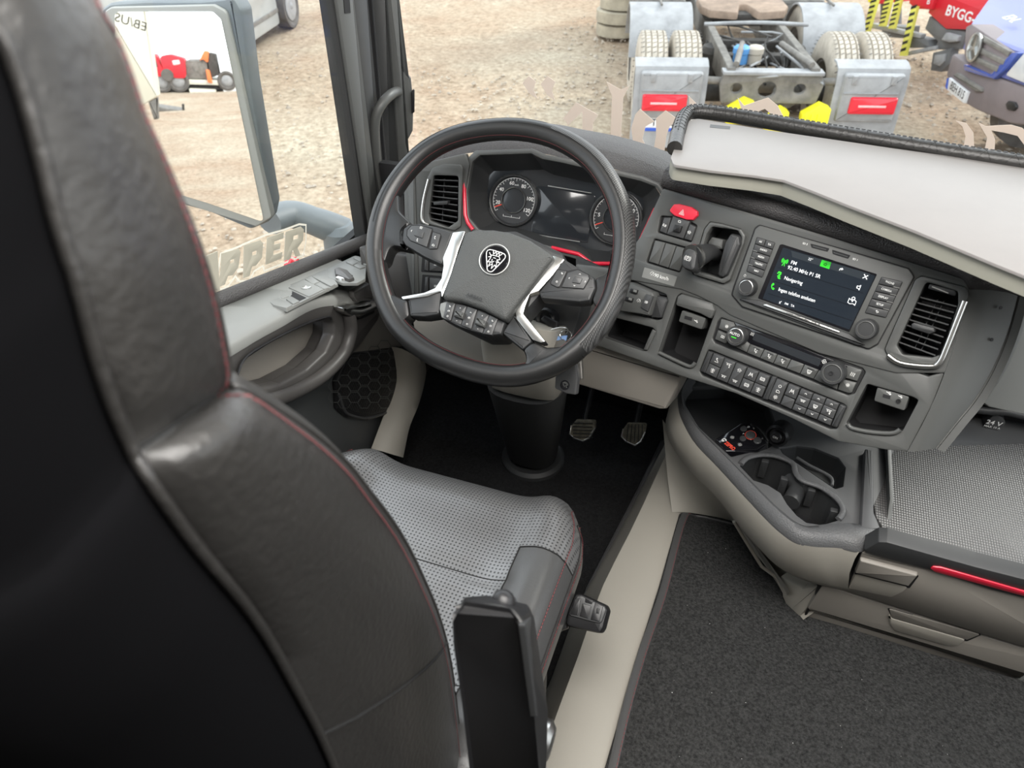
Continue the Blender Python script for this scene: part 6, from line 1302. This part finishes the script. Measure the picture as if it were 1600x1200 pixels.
re_ = [drop([r[-1]], -.010, 1.010)[0] for r in rows_]; stitches(cr([p+np.array([.001, 0, .002]) for p in re_], 120), .0062, .0045, .0007, (1, 0, .4), M['stitch'], seat)
tube('cushion_seam', [r[-1]+np.array([0, 0, .0004]) for r in rows_], .0012, M['seam'], seat, n=6)
stitches(cr([rows_[-3][i]+np.array([0, 0, .001]) for i in (0, 1, 2, 3)], 30), .006, .0045, .0007, Z_, M['stitch'], seat)
sp2 = [rows_[23][i]+np.array([0, 0, .0006]) for i in range(ui1, nxs)]; tube('panel_seam', sp2, .0012, M['seam'], seat, n=6)
tube('panel_seam', [r[ui1]+np.array([0, 0, .0006]) for r in rows_[:24]], .0012, M['seam'], seat, n=6)
for v in (.60, .25): j = int(v*(nys-1)); tube('panel_seam', [r+np.array([0, 0, .0002]) for r in rows_[j][ui0:ui1+1]], .001, M['seam'], seat, n=6)
# base
bbox('seat_pan', Fr((0, 0, 0), X_, Y_), -.88, -.41, .3, .80, .36, .43, M['black'], seat, b=.02)
plate('seat_base', Fr((0, 0, 0), X_, Y_), [(-.84, .3), (-.46, .3), (-.46, .72), (-.84, .72)], 0, .37, M['rubber'], seat, r=.05, b=.03, local=True)
plate('base_cover', Fr((0, 0, 0), X_, Y_), [(-.86, .2), (-.40, .2), (-.40, .62), (-.45, .7), (-.86, .7)], .02, .34, M['black'], seat, r=.05, b=.02, local=True)
# buckle / strap lower left
bk = crop(0, 900, 4)
bf = Fr(dep(150, 1120, .42), nrm(np.array([.8, -.3, -.5])), (0, .5, .8))
bkt = thing('belt_buckle', bf.O, 'small dark seat belt buckle with metal tongue behind the driver seat', 'buckle')
plate('buckle_tongue', bf, bk([(560, 820), (632, 862), (600, 925), (540, 880)]), -.002, 0, M['steel'], bkt, r=.001, b=.0005)
plate('buckle_body', bf, bk([(660, 930), (700, 920), (810, 1105), (775, 1125)]), -.006, 0, M['dash2'], bkt, r=.002, b=.001); plate('buckle_strap', bf, bk([(375, 730), (530, 810), (540, 850), (480, 830)]), -.002, -.001, M['dash2'], bkt, r=.001, b=0)

# ------------------------------------------------------------------ armrest (folded up)
arm_ = thing('armrest', dep(790, 1100, .66), 'black armrest folded upright beside the driver seat with a round knob', 'armrest')
def Q(pts): return [dep(*p) for p in pts]
ra = [Q([(712, 962, .57), (722, 946, .575), (798, 958, .575), (814, 978, .57), (833, 962, .62), (828, 950, .63), (760, 935, .635), (722, 938, .62)]),
      Q([(707, 972, .565), (707, 958, .57), (803, 965, .57), (818, 990, .565), (836, 975, .62), (832, 962, .63), (760, 950, .635), (722, 948, .62)]),
      Q([(709, 1010, .585), (712, 990, .59), (810, 1000, .59), (824, 1030, .585), (842, 1020, .64), (838, 1000, .65), (770, 1000, .66), (725, 1000, .64)]),
      Q([(722, 1100, .62), (726, 1080, .625), (818, 1090, .625), (834, 1110, .62), (856, 1110, .68), (850, 1090, .69), (780, 1090, .69), (738, 1090, .67)]),
      Q([(740, 1260, .68), (745, 1240, .68), (826, 1250, .68), (848, 1270, .68), (852, 1250, .74), (848, 1240, .74), (790, 1240, .75), (755, 1240, .73)])]
rs = []
for k in range(len(ra)): rs.append(ra[k])
tip = [np.mean(ra[0], 0)+(p-np.mean(ra[0], 0))*.9+np.array([0, .0, .006]) for p in ra[0]]
mk('arm_pad', *loft([tip]+rs, True, True, True), M['black'], arm_, ang=50)
tube('pad_edge', cr(Q([(712, 950, .578), (760, 948, .58), (798, 956, .578), (815, 976, .572)]), 14), .0028, M['leather'], arm_, n=8)
plate('side_strip', Fr(dep(832, 1020, .62), nrm(dep(840, 1020, .68)-dep(826, 1020, .6)), nrm(dep(836, 960, .61)-dep(852, 1100, .68))), [(820, 975), (834, 960), (856, 1110), (838, 1120)], -.004, .001, M['dash2'], arm_, r=.002, b=.001)
c_ = dep(790, 948, .63); lathe('adjust_knob', Fr(c_, X_, nrm((0, .7, -.2))), (0, 0), [(.008, -.02), (.012, -.012), (.0115, 0), (.009, .007), (.004, .01)], M['black'], arm_, n=24)
c_ = dep(786, 938, .62); lathe('adjust_knob', Fr(c_, nrm((1, 0, 0)), nrm((0, .8, -.5))), (0, 0), [(.009, -.03), (.011, -.01), (.0105, .0), (.008, .006), (.004, .0085), (.001, .009)], M['black'], arm_, n=24, ang=80)
lathe('pivot_cap', Fr(dep(849, 1158, .74), nrm((0, 1, 0)), nrm((0, 0, 1))), (0, 0), [(.022, -.01), (.022, .004), (.016, .009), (.002, .01)], M['chrome'], arm_, n=28)
# ------------------------------------------------------------------ seat adjustment paddle
cv = crop(840, 860, 1412/400)
pf = Fr(dep(916, 958, 1.16), nrm((.97, -.22, -.08)), nrm((.15, .8, .55)))
pad_ = thing('adjust_paddle', pf.O-Z_*.04, 'black ribbed seat adjustment paddle sticking out right of the cushion', 'paddle')
plate('paddle_body', pf, cv([(205, 240), (240, 238), (375, 300), (388, 330), (362, 430), (345, 458), (250, 440), (150, 415), (165, 330)]), -.035, 0, M['black'], pad_, r=.008, b=.006)
plate('paddle_top', pf, cv([(215, 250), (240, 248), (368, 306), (378, 330), (350, 405), (310, 398), (180, 362), (172, 350)]), -.002, .0035, M['button'], pad_, r=.006, b=.003)
for q in ([(205, 270), (238, 262), (222, 358), (180, 352)], [(262, 262), (308, 278), (298, 296), (262, 286)], [(248, 292), (296, 306), (278, 376), (232, 362)], [(318, 285), (362, 308), (340, 392), (292, 382)], [(325, 312), (348, 320), (340, 355), (318, 350)]):
    plate('raised_rib', pf, cv(q), .003, .0052, M['black'] if q[0][0] != 325 else M['dash2'], pad_, r=.001, b=.0008)
plate('paddle_arm', pf, cv([(60, 380), (170, 330), (160, 430), (60, 470)]), -.04, -.02, M['black'], pad_, r=.003, b=.002)
plate('red_mark', pf, cv([(150, 292), (165, 300), (175, 320), (165, 322)]), -.02, -.015, M['hazard'], pad_, r=0, b=0)

# ================================================================== tunnel, mats
ZT = .20
tan_in = [(1110, 560), (1052, 640), (1040, 690), (1030, 710), (968, 830), (905, 945), (870, 1040), (832, 1130), (780, 1260)]
tan_out = [(1200, 600), (1140, 740), (1085, 770), (1063, 805), (1030, 920), (1000, 1010), (975, 1100), (953, 1194), (930, 1290)]
L0 = [ax(x, y, 2, .02) for x, y in cr(tan_in, 22)]; L1 = [ax(x, y, 2, ZT) for x, y in cr(tan_out, 22)]
mid1 = [p*.72+q*.28+np.array([.03, 0, .035]) for p, q in zip(L0, L1)]
V1 = []
prof = [[p+np.array([-.004, 0, -.02]) for p in L0], L0]
for t, dz in ((.12, .05), (.22, .085), (.34, .10), (.36, .105), (.6, .075), (.8, .04), (.93, .015), (1, 0)):
    prof.append([p*(1-t)+q*t+np.array([0, 0, min(dz, ZT+.01-(p[2]*(1-t)+q[2]*t)) if t > .3 else dz*.6]) for p, q in zip(L0, L1)])
prof.append([q+np.array([.01, 0, -.004]) for q in L1])
struct(mk('trim_4', *loft(prof, False), M['tan'], None, ang=40), 'tan tunnel trim between the driver footwell and the raised centre floor')
struct(plate('floor.001', FT, [(-.30, -1.05), (1.14, -1.05), (1.14, 1.6), (-.22, 1.6), (-.27, 1.1)], .0, ZT-.002, M['carpet2'], r=0, b=0, local=True), 'raised charcoal centre floor beside the driver')
FTz = Fr((0, 0, ZT), X_, Y_)
def gm_(h): return FTz.P
matl = thing('centre_floor_mat', (.1, .5, ZT), 'large charcoal carpet mat with dark leather edge and red stitches', 'mat')
mo = [(1062, 800), (1082, 801), (1150, 818), (1200, 850), (1260, 960), (1420, 1010), (1640, 1075), (1900, 1400), (900, 1500), (945, 1200), (1000, 1010), (1030, 915)]
plate('mat_pile', FTz, mo, 0, .008, M['carpet2'], matl, r=.01, b=.003)
be = cr([FTz.at(x, y, .009) for x, y in [(1150, 820), (1085, 806), (1066, 812), (1035, 925), (1004, 1015), (978, 1105), (957, 1194), (930, 1310)]], 40)
rb_ = [[p+np.array([-.008, 0, -.009]) for p in be], [p+np.array([-.006, 0, .001]) for p in be], [p+np.array([.002, 0, .003]) for p in be], [p+np.array([.009, -.001, .002]) for p in be], [p+np.array([.0105, -.001, -.002]) for p in be]]
mk('mat_binding', *loft(rb_, False), M['leather2'], matl, ang=60, label='dark leather binding')
stitches([p+np.array([.0075, -.001, .0022]) for p in be[8:]], .0075, .005, .0007, Z_, M['stitch'], matl)
ft = struct(mk('trim_5', *tube_vf([ax(x, y, 2, .012) for x, y in [(1036, 690), (1000, 765), (960, 842), (920, 920), (900, 975)]], .007, 8), M['leather2'], None), 'black rubber edge of the driver carpet against the tan tunnel')
# lint flecks on mats
SVs = []
for k in range(60):
    px, py = rng.uniform(960, 1500), rng.uniform(830, 1190)
    if px < 1062-(py-805)*.27+20 or (py < 1040 and px > 1190+(py-850)*.35): continue
    p = FTz.at(px, py, .0085); SVs.append(rock(p, rng.uniform(.0003, .0008)))
tag(mk('lint', *join(*SVs), M['white'], matl, smooth=False), kind='stuff')
# ================================================================== centre console
ZC = .50
FZ = Fr((0, 0, ZC), X_, Y_)
con = thing('centre_console', (-.05, 1.0, ZT), 'charcoal centre console tray with two cup holders and tan side wall', 'console')
c1 = crop(1060, 600, 4); c2 = crop(1200, 640, 4); c3 = crop(1200, 800, 4)
rim_out = c1([(20, 0), (-20, 50), (-5, 160), (20, 240), (100, 350), (250, 510), (420, 700), (560, 850), (650, 930), (740, 990), (850, 1015), (1000, 1020), (1135, 1045)])
rim_out = [(1068, 595), (1060, 612), (1060, 634), (1066, 655), (1086, 690), (1122, 728), (1165, 775), (1200, 812), (1222, 832), (1245, 847), (1272, 853), (1310, 855), (1342, 861), (1360, 854), (1378, 847), (1450, 867), (1520, 888), (1620, 914), (1720, 942)]
rim_in = c1([(80, -20), (35, 40), (25, 110), (60, 190), (150, 300), (310, 460), (440, 590), (600, 740), (660, 800), (720, 850), (790, 885), (900, 875), (1020, 865)])
rim_in = [(1086, 592), (1070, 612), (1067, 628), (1075, 650), (1098, 676), (1138, 716), (1170, 748), (1208, 786), (1226, 802), (1243, 815), (1262, 822), (1290, 819), (1325, 817), (1352, 821), (1382, 831), (1450, 850), (1520, 868), (1620, 893), (1720, 920)]
def resamp(P, Q, n):
    return cr(P, n), cr(Q, n)
ro_, ri_ = [FZ.at(x, y, -.012) for x, y in rim_out], [FZ.at(x, y, -.002) for x, y in rim_in]
ro, ri = cr(ro_, 80), cr(ri_, 80)
ro_side = cr(ro_[:13], 40)
rings = [[o*.0+o+np.array([0, 0, -.004]) for o in ro], ro, [o*.75+i_*.25+np.array([0, 0, .010]) for o, i_ in zip(ro, ri)], [o*.4+i_*.6+np.array([0, 0, .012]) for o, i_ in zip(ro, ri)], ri, [i_+np.array([.006, .004, -.02]) for i_ in ri]]
mk('console_rim', *loft(rings, False), M['rimgrain'], con, ang=60, label='grained charcoal rim')
# tray surface with cup holder opening
cup = c1([(385, 510), (420, 465), (500, 440), (600, 445), (690, 475), (735, 510), (740, 570), (790, 615), (890, 640), (960, 690), (1030, 760), (1035, 800), (1000, 850), (900, 880), (800, 865), (740, 820), (680, 750), (640, 680), (560, 630), (470, 600)])
tray = [(1062, 596), (1200, 600), (1330, 640), (1400, 690), (1380, 760), (1345, 830), (1310, 828), (1265, 828), (1235, 812), (1205, 792), (1165, 750), (1130, 715), (1090, 676), (1068, 645)]
FZ2 = Fr((0, 0, ZC-.012), X_, Y_)
notch = c1([(635, 400), (740, 385), (850, 400), (1000, 460), (1045, 520), (1030, 640), (980, 655), (840, 560), (650, 430)])
front_pocket = c1([(30, 20), (300, 10), (560, 110), (640, 330), (570, 395), (330, 455), (130, 270), (45, 130)])
plate('tray', FZ2, tray, -.01, 0, M['console'], con, r=.004, b=.002, hole=[cup, front_pocket, notch])
walls('cup_well', FZ2, cup, -.085, -.001, M['dash2'], con, r=.006, shrink=.003)
walls('front_pocket', FZ2, front_pocket, -.035, -.001, M['dash2'], con, r=.006)
walls('slot_well', FZ2, notch, -.03, -.001, M['dash2'], con, r=.006, shrink=.008)
tube('slot_lip', cr([FZ2.at(x, y, -.004) for x, y in c1([(740, 460), (820, 510), (950, 580), (960, 635)])], 12), .003, M['console'], con, n=8)
lipt = cr([FZ2.at(x, y, .002) for x, y in c1([(390, 500), (430, 462), (510, 443), (600, 448), (680, 475), (722, 505), (735, 560), (780, 605), (880, 640), (960, 690), (1015, 745), (1030, 800), (1000, 845)])], 44)
tube('cup_rim', lipt, .0055, M['rimgrain'], con, n=10, flat=.7, label='lighter cup holder rim')
for x, y in ((535, 510), (825, 690), (655, 620), (965, 820)):
    q = c1([(x-22, y-30), (x+22, y-30), (x+22, y+60), (x-22, y+60)]); f = Fr(FZ2.at(*c1([(x, y)])[0], -.02), X_, Z_); plate('cup_spring', f, [(-.007, -.03), (.007, -.03), (.007, .012), (-.007, .012)], -.006, .003, M['dash2'], con, r=.003, b=.002, local=True)
tube('partition', [FZ2.at(x, y, -.03) for x, y in c1([(700, 590), (745, 660), (700, 740)])], .016, M['dash2'], con, n=12)
lathe('cup_floor_ring', FZ2, FZ2.uv(*c1([(830, 830)])[0], -.08), [(.03, -.084), (.03, -.078), (.026, -.08)], M['black'], con, n=28)
# ramp from tray up to the ribbed pad
plate('tray_divider', FZ2, [(1345, 830), (1352, 700), (1364, 703), (1366, 800), (1378, 828)], -.02, .014, M['console'], con, r=.003, b=.004)
bk_ = [FZ2.at(x, y, 0) for x, y in cr([(1062, 596), (1120, 600), (1200, 600), (1260, 620), (1330, 650), (1395, 690)], 16)]
mk('tray_back', *loft([[p+np.array([0, .0, -.06]) for p in bk_], [p+np.array([0, .05, .12]) for p in bk_], [p+np.array([0, .08, .2]) for p in bk_]], False), M['dash2'], con)
# tan side wall under the rim
rb0 = [o+np.array([.001, 0, -.002]) for o in ro_side]
tb = cr([(1063, 598), (1045, 640), (1040, 668), (1052, 700), (1080, 738), (1118, 775), (1150, 815), (1180, 850), (1215, 885), (1250, 902), (1290, 912), (1310, 916), (1325, 920)], 40)
dts = np.linspace(0, 1, 40)
lo = []
for (x, y), o in zip(tb, ro_side):
    n_ = nrm(np.array([-.75, -.66, 0])); lo.append(onp_(x, y, o+n_*.0+np.array([0, 0, 0]), n_) if False else None)
zz = np.interp(np.linspace(0, 1, 40), [0, .15, .35, .6, .8, 1], [.44, .42, .40, .39, .375, .375])
lo = [ax(x, y, 2, z) for (x, y), z in zip(tb, zz)]
midw = [a*.5+b*.5+np.array([-.006, -.006, 0]) for a, b in zip(rb0, lo)]
und = [p+np.array([.02, .02, -.03]) for p in lo]; und2 = [p+np.array([.10, .10, -.08]) for p in lo]
mk('side_wall', *loft([rb0, [a*.85+b*.15+np.array([-.004, -.004, 0]) for a, b in zip(rb0, lo)], midw, lo, und, und2], False), M['tan'], con, ang=60, label='tan side wall')
# lower tan support down to the floor
lowp = cr([(1050, 690), (1110, 760), (1160, 840), (1200, 890), (1250, 972)], 20); up_ = cr([(1060, 640), (1130, 760), (1190, 840), (1250, 890), (1330, 915)], 20)
A_ = [ax(x, y, 2, z) for (x, y), z in zip(lowp, np.linspace(.24, ZT, 20))]; B_ = [ax(x, y, 2, .37)+np.array([.02, .03, 0]) for x, y in up_]
mk('support_wall', *loft([A_, [a*.5+b*.5+np.array([.01, .01, 0]) for a, b in zip(A_, B_)], B_], False), M['tan'], con, ang=60)
fa = [ax(x, y, 2, ZT+.004) for x, y in cr([(1050, 800), (1085, 802), (1150, 817), (1180, 850), (1225, 930)], 20)]
fb = [ax(x, y, 2, z) for (x, y), z in zip(cr([(1035, 655), (1075, 715), (1125, 780), (1180, 850), (1235, 925)], 20), np.linspace(.34, .26, 20))]
mk('tunnel_front', *loft([fa, [a*.6+b*.4+np.array([0, .0, -.01]) for a, b in zip(fa, fb)], fb], False), M['tan'], con, ang=60)
mk('support_edge', *tube_vf([ax(x, y, 2, z) for x, y, z in ((1147, 815, .36), (1165, 845, .31), (1190, 885, .255), (1213, 902, .24), (1225, 925, .22))], .0035, 8), M['tan'], con)
plate('support_foot', Fr(ax(1250, 968, 2, ZT), nrm((.8, -.6, 0)), Z_), c3([(75, 400), (210, 480), (330, 455), (245, 600), (180, 675), (130, 620), (90, 530)]), -.03, .0, M['tan'], con, r=.004, b=.003)
# lighter socket in the tray back
fl_ = Fr(ax(1215, 680, 2, ZC+.02), nrm((.95, -.3, 0)), nrm((0, .3, .95)))
lk = tag(lathe('lighter_socket', fl_, (0, 0), [(.021, -.03), (.021, .004), (.017, .008), (.014, .002), (.011, .002), (.011, .012), (.009, .014), (.001, .014)], M['black'], None, n=32), 'round black lighter socket at the back of the console tray', 'socket')
text(fl_, 'ON', (0, 0), .006, .0142, M['white'], lk, local=True)
# remote control
z1 = crop(1090, 640, 1569/170)
rf_ = Fr(ax(1160, 690, 2, ZC+.0), nrm((.9, -.35, 0.03)), nrm((.3, .9, .25)))
rem = thing('lift_remote', rf_.O, 'black tail lift remote with red lettering lying in the console tray', 'remote')
plate('remote_body', rf_, z1([(640, 180), (760, 190), (900, 260), (1010, 390), (1015, 480), (860, 560), (540, 600), (400, 600), (240, 430)]), -.02, 0, M['gloss'], rem, r=.006, b=.003)
plate('remote_end', rf_, z1([(755, 190), (830, 210), (960, 310), (1030, 430), (1010, 490), (960, 400), (880, 290), (770, 215)]), -.02, .003, M['dash2'], rem, r=.003, b=.002)
mk('logo_mark', *text_vf(rf_, 'G', rf_.uv(*z1([(378, 438)])[0], .0005), .012, .0004, rot=-.9, bold=.03, sx=.8), M['white'], rem, smooth=False)
mk('brand_lettering', *text_vf(rf_, 'ZEPRO', rf_.uv(*z1([(465, 525)])[0], .0005), .0105, .0004, rot=rot_of(z1([(390, 460)])[0], z1([(540, 575)])[0], rf_), bold=.04, sx=.7), M['orange'], rem, smooth=False)
for x, y, r_ in ((665, 270, .006), (655, 410, .006), (865, 440, .0075), (765, 360, .009)):
    kb = lathe('remote_button', rf_, rf_.uv(*z1([(x, y)])[0], .002), [(r_, -.001), (r_, .0015), (r_*.8, .0025), (r_*.1, .0022)], M['button'], rem, n=24)
    if r_ == .009: mk('red_ring', *lathe_vf(rf_, rf_.uv(*z1([(x, y)])[0], .002), [(r_*1.02, .0004), (r_*1.12, .0012), (r_*1.2, .0004)], 24, False), M['orange'], kb)
for x, y, s in ((735, 250, 'tree'), (810, 270, 'up'), (825, 340, 'cam'), (660, 348, 'left'), (765, 430, 'down'), (500, 400, 'sun'), (610, 505, 'sun'), (930, 420, 'dots')): symbol(rf_, z1([(x, y)])[0], .0042 if s == 'sun' else .0025, SYM[s], .0005, .0004, M['white'], rem, rot=-.6)
# ------------------------------------------------------------------ ribbed pad with guide blade, 24 V socket shelf
ZP = .485
FPd = Fr((0, 0, ZP), X_, Y_)
pd = thing('ribbed_pad', (.2, 1.05, ZP), 'grey ribbed rubber pad lying right of the console tray', 'pad')
o_ = plate('pad_sheet', FPd, [(1366, 700), (1700, 690), (1750, 960), (1620, 901), (1520, 872), (1450, 853), (1384, 832), (1368, 805), (1364, 770)], -.006, 0, M['padmat'], pd, r=.004, b=.001)
struct(plate('trim_6', Fr((0, 0, .45), X_, Y_), [(.03, .975), (1.1, .975), (1.1, 1.5), (.02, 1.5)], -.25, .024, M['console'], r=0, b=0, local=True), 'charcoal shelf under the ribbed pad')
bl = tag(mk('guide_blade', *plate_vf(Fr(FPd.at(1388, 760), nrm((0, 1, 0)), Z_), [(-.085, -.002), (.25, -.002), (.25, .018), (-.05, .018)], -.004, .002, .001), M['dash'], None), 'grey pointed guide blade standing on the ribbed pad', 'guide')
FS24 = Fr(ax(1555, 660, 1, 1.30), nrm((1, 0, 0)), Z_)
sh_ = thing('socket_shelf', FS24.O-Z_*.04, 'black recess with a round 24 V socket cover behind the ribbed pad', 'socket')
z3 = crop(1440, 540, 7.5)
plate('recess', FS24, z3([(480, 640), (800, 700), (1300, 780), (1700, 900), (1700, 1300), (1000, 1100), (420, 1000)]), -.05, -.04, M['deep'], sh_, r=.005, b=0)
plate('recess_lip', FS24, z3([(440, 970), (560, 985), (1250, 1110), (1800, 1220), (1800, 1260), (1200, 1140), (440, 1000)]), -.03, .01, M['dash'], sh_, r=.002, b=.002)
tube('recess_top', cr([FS24.at(x, y, .004) for x, y in z3([(620, 745), (800, 765), (1000, 775), (1200, 820), (1700, 930)])], 14), .008, M['dash2'], sh_, n=8)
so = plate('socket_cover', FS24, z3([(710, 1000), (780, 880), (830, 820), (890, 810), (960, 850), (985, 910), (960, 960), (910, 985), (880, 1030)]), -.035, .0, M['button'], sh_, r=.008, b=.003)
text(FS24, '24 V', z3([(850, 910)])[0], .0145, .0003, M['white'], so, rot=-.02); text(FS24, 'MAX 10 A', z3([(825, 955)])[0], .0065, .0003, M['white'], so)
FPs = Fr(ax(1550, 560, 1, 1.34), nrm((1, .02, 0)), nrm((0, .55, .83)))
struct(plate('trim_7', FPs, [(1300, 300), (1900, 430), (1900, 735), (1600, 648), (1545, 636), (1500, 600)], -.02, 0, M['shell'] if False else M['doorp'], r=.01, b=.004), 'grained grey passenger side dash panel')
# ------------------------------------------------------------------ drawer unit
FDr = Fr(ax(1255, 970, 2, ZT), X_, nrm(np.array([0, -.16, 1])))
dz = thing('drawer_unit', (.3, .95, ZT), 'taupe two drawer unit under the ribbed pad with charcoal and red top strip', 'drawers')
DP = lambda name, pts, z0, z1, m, parent=dz, r=.003, b=.002, **k: plate(name, FDr, c3(pts), z0, z1, M[m], parent, r=r, b=b, **k)
DP('carcass', [(200, 680), (330, 440), (560, 240), (2400, 680), (2300, 1500), (1580, 1075)], -.05, -.012, 'deep', b=0)
up1 = DP('drawer', [(582, 252), (720, 290), (1020, 362), (1300, 440), (2200, 690), (2140, 1010), (1300, 755), (500, 500), (486, 485)], -.03, .004, 'tand', r=.004, b=.004, hole=None, label='upper drawer front')
DP('grip_patch', [(545, 385), (880, 470), (845, 500), (770, 535), (700, 520), (500, 480)], .003, .0052, 'tan', up1, r=.006, b=.002)  # tan patch below the upper grip, lighter than the drawer front
DP('drawer_grip', [(575, 305), (938, 402), (880, 470), (540, 385)], .004, .012, 'tand', up1, r=.003, b=.004)
DP('grip_gap', [(568, 298), (944, 398), (884, 478), (540, 388), (548, 360)], .003, .0048, 'deep', up1, r=.003, b=0)
DP('drawer_gap', [(486, 486), (582, 246), (592, 248), (498, 492)], -.02, .0035, 'deep')
lw1 = DP('drawer', [(340, 455), (480, 500), (1300, 765), (2140, 1020), (2050, 1200), (1590, 1010), (1150, 885), (255, 615), (245, 600)], -.03, -.002, 'tand', r=.004, b=.004, label='lower drawer front')
DP('grip_gap', [(745, 598), (1335, 768), (1245, 808), (1150, 790), (780, 670)], -.003, -.0014, 'deep', lw1, r=.003, b=0)
DP('drawer_grip', [(755, 606), (1325, 768), (1245, 800), (775, 664)], -.003, .0, 'dash' if False else 'tand', lw1, r=.003, b=.001)
DP('grip_scoop', [(752, 640), (775, 668), (1240, 802), (1190, 840), (1120, 840), (790, 745), (758, 700)], -.003, .001, 'tan', lw1, r=.008, b=.003)
DP('plinth', [(195, 680), (225, 605), (260, 618), (1160, 890), (1590, 1012), (2100, 1160), (2000, 1300), (1520, 1075)], -.05, -.008, 'tand', r=.003, b=.003)
DP('corner_post', [(205, 690), (330, 450), (345, 456), (222, 690)], -.03, -.004, 'deep')
ts = DP('top_strip', [(600, 238), (690, 188), (745, 190), (1000, 262), (1300, 345), (2300, 600), (2300, 720), (1400, 490), (1010, 365), (720, 290), (606, 256)], -.02, .008, 'dash2', r=.004, b=.003, label='charcoal top strip')
DP('red_strip', [(1015, 355), (1030, 344), (1080, 348), (1600, 498), (2300, 680), (2300, 715), (1600, 528), (1040, 375)], .004, .0105, 'red', ts, r=.002, b=.0015, label='glossy red trim strip')
DP('end_post', [(1530, 1075), (1640, 1000), (1700, 1000), (1600, 1085)], -.03, .0, 'doorp')

# ------------------------------------------------------------------ dashboard table
ZS = 1.0
FSf = Fr((0, 0, ZS), X_, Y_); k4 = crop(1200, 0, 4); k3 = crop(800, 0, 4); k8 = crop(1180, 60, 10/3)
tbl = thing('dash_table', (0, 1.15, .85), 'white topped table with cream edge over the dashboard', 'table')
topo = [(1048, 246), (1060, 215), (1077, 188), (1090, 185), (1200, 203), (1400, 232), (1620, 262), (1900, 300), (1900, 560), (1620, 438), (1560, 414), (1430, 360), (1330, 322), (1270, 298), (1225, 281), (1180, 274), (1110, 266), (1052, 257)]
tt_ = plate('table_top', FSf, topo, -.004, .0, M['table'], tbl, r=.012, b=.001)
plate('table_edge', FSf, [(x, y+(1 if y < 262 and x > 1060 else 0)) for x, y in topo], -.028, -.003, M['tedge'], tbl, r=.012, b=.004)
plate('maker_mark', FSf, k3([(1240, 777), (1365, 790), (1362, 808), (1236, 796)]), 0, .0003, M['button'], tbl, r=0, b=0)
pth = cr([FSf.at(x, y, .002) for x, y in [(1054, 232), (1060, 205), (1068, 184), (1084, 175), (1140, 180), (1250, 199), (1400, 224), (1600, 256), (1900, 300)]], 120)
bo = mk('padded_border', *tube_vf(pth, .0125, 14, up=Z_), M['leather'], tbl, ang=60, label='quilted black leather border')
qs = []
for i in range(12, 118, 3):
    for s in (1, -1):
        a = pth[i]; b = pth[min(i+2, 119)]; ln = []
        for k in range(7):
            t = k/6; p = a*(1-t)+b*t; an = R_(-20+200*t) if s > 0 else R_(180-200*t); tv = nrm(b-a); x = nrm(np.cross(tv, Z_)); ln.append(p+.0126*(math.cos(an)*x+math.sin(an)*Z_))
        qs.append(tube_vf(ln, .0004, 4))
tag(mk('quilting', *join(*qs), M['seam'], tbl), kind='stuff')
stitches([p+np.array([0, .003, .0125]) for p in pth[10:]], .009, .006, .0008, Z_, M['dash2'], tbl)
q0 = [FSf.at(1064, 262, -.02), FSf.at(1087, 268, -.02)]
plate('support_leg', Fr(CS.at(1075, 290, .0)+np.array([0, .02, 0]), X_, Z_), [(1066, 255), (1086, 258), (1084, 293), (1070, 291)], -.02, .004, M['leather'], tbl, r=.002, b=.003)
plate('support_leg', Fr((.5, 1.15, .9), X_, Z_), [(0, -.05), (.05, -.05), (.05, .08), (0, .08)], -.02, 0, M['leather'], tbl, r=.002, b=.003, local=True)
plate('side_flap', Fr(FSf.at(1060, 262, -.02), X_, (0, .2, 1)), [(1052, 262), (1070, 268), (1068, 275), (1051, 272)], -.03, 0, M['leather'], tbl, r=.002, b=.002)
lamp = struct(plate('added_fill_panel', Fr((.1, .2, 2.055), X_, -Y_), [(-.75, -.4), (.75, -.4), (.75, .4), (-.75, .4)], -.01, .002, mat('fill_panel_glow', (.8, .8, .8), .4, emit=(1, .97, .93), est=1.0), r=.03, b=.003, local=True), 'flat glowing panel added on the cab ceiling for fill light')  # glowing panel added out of view to go with the fill light
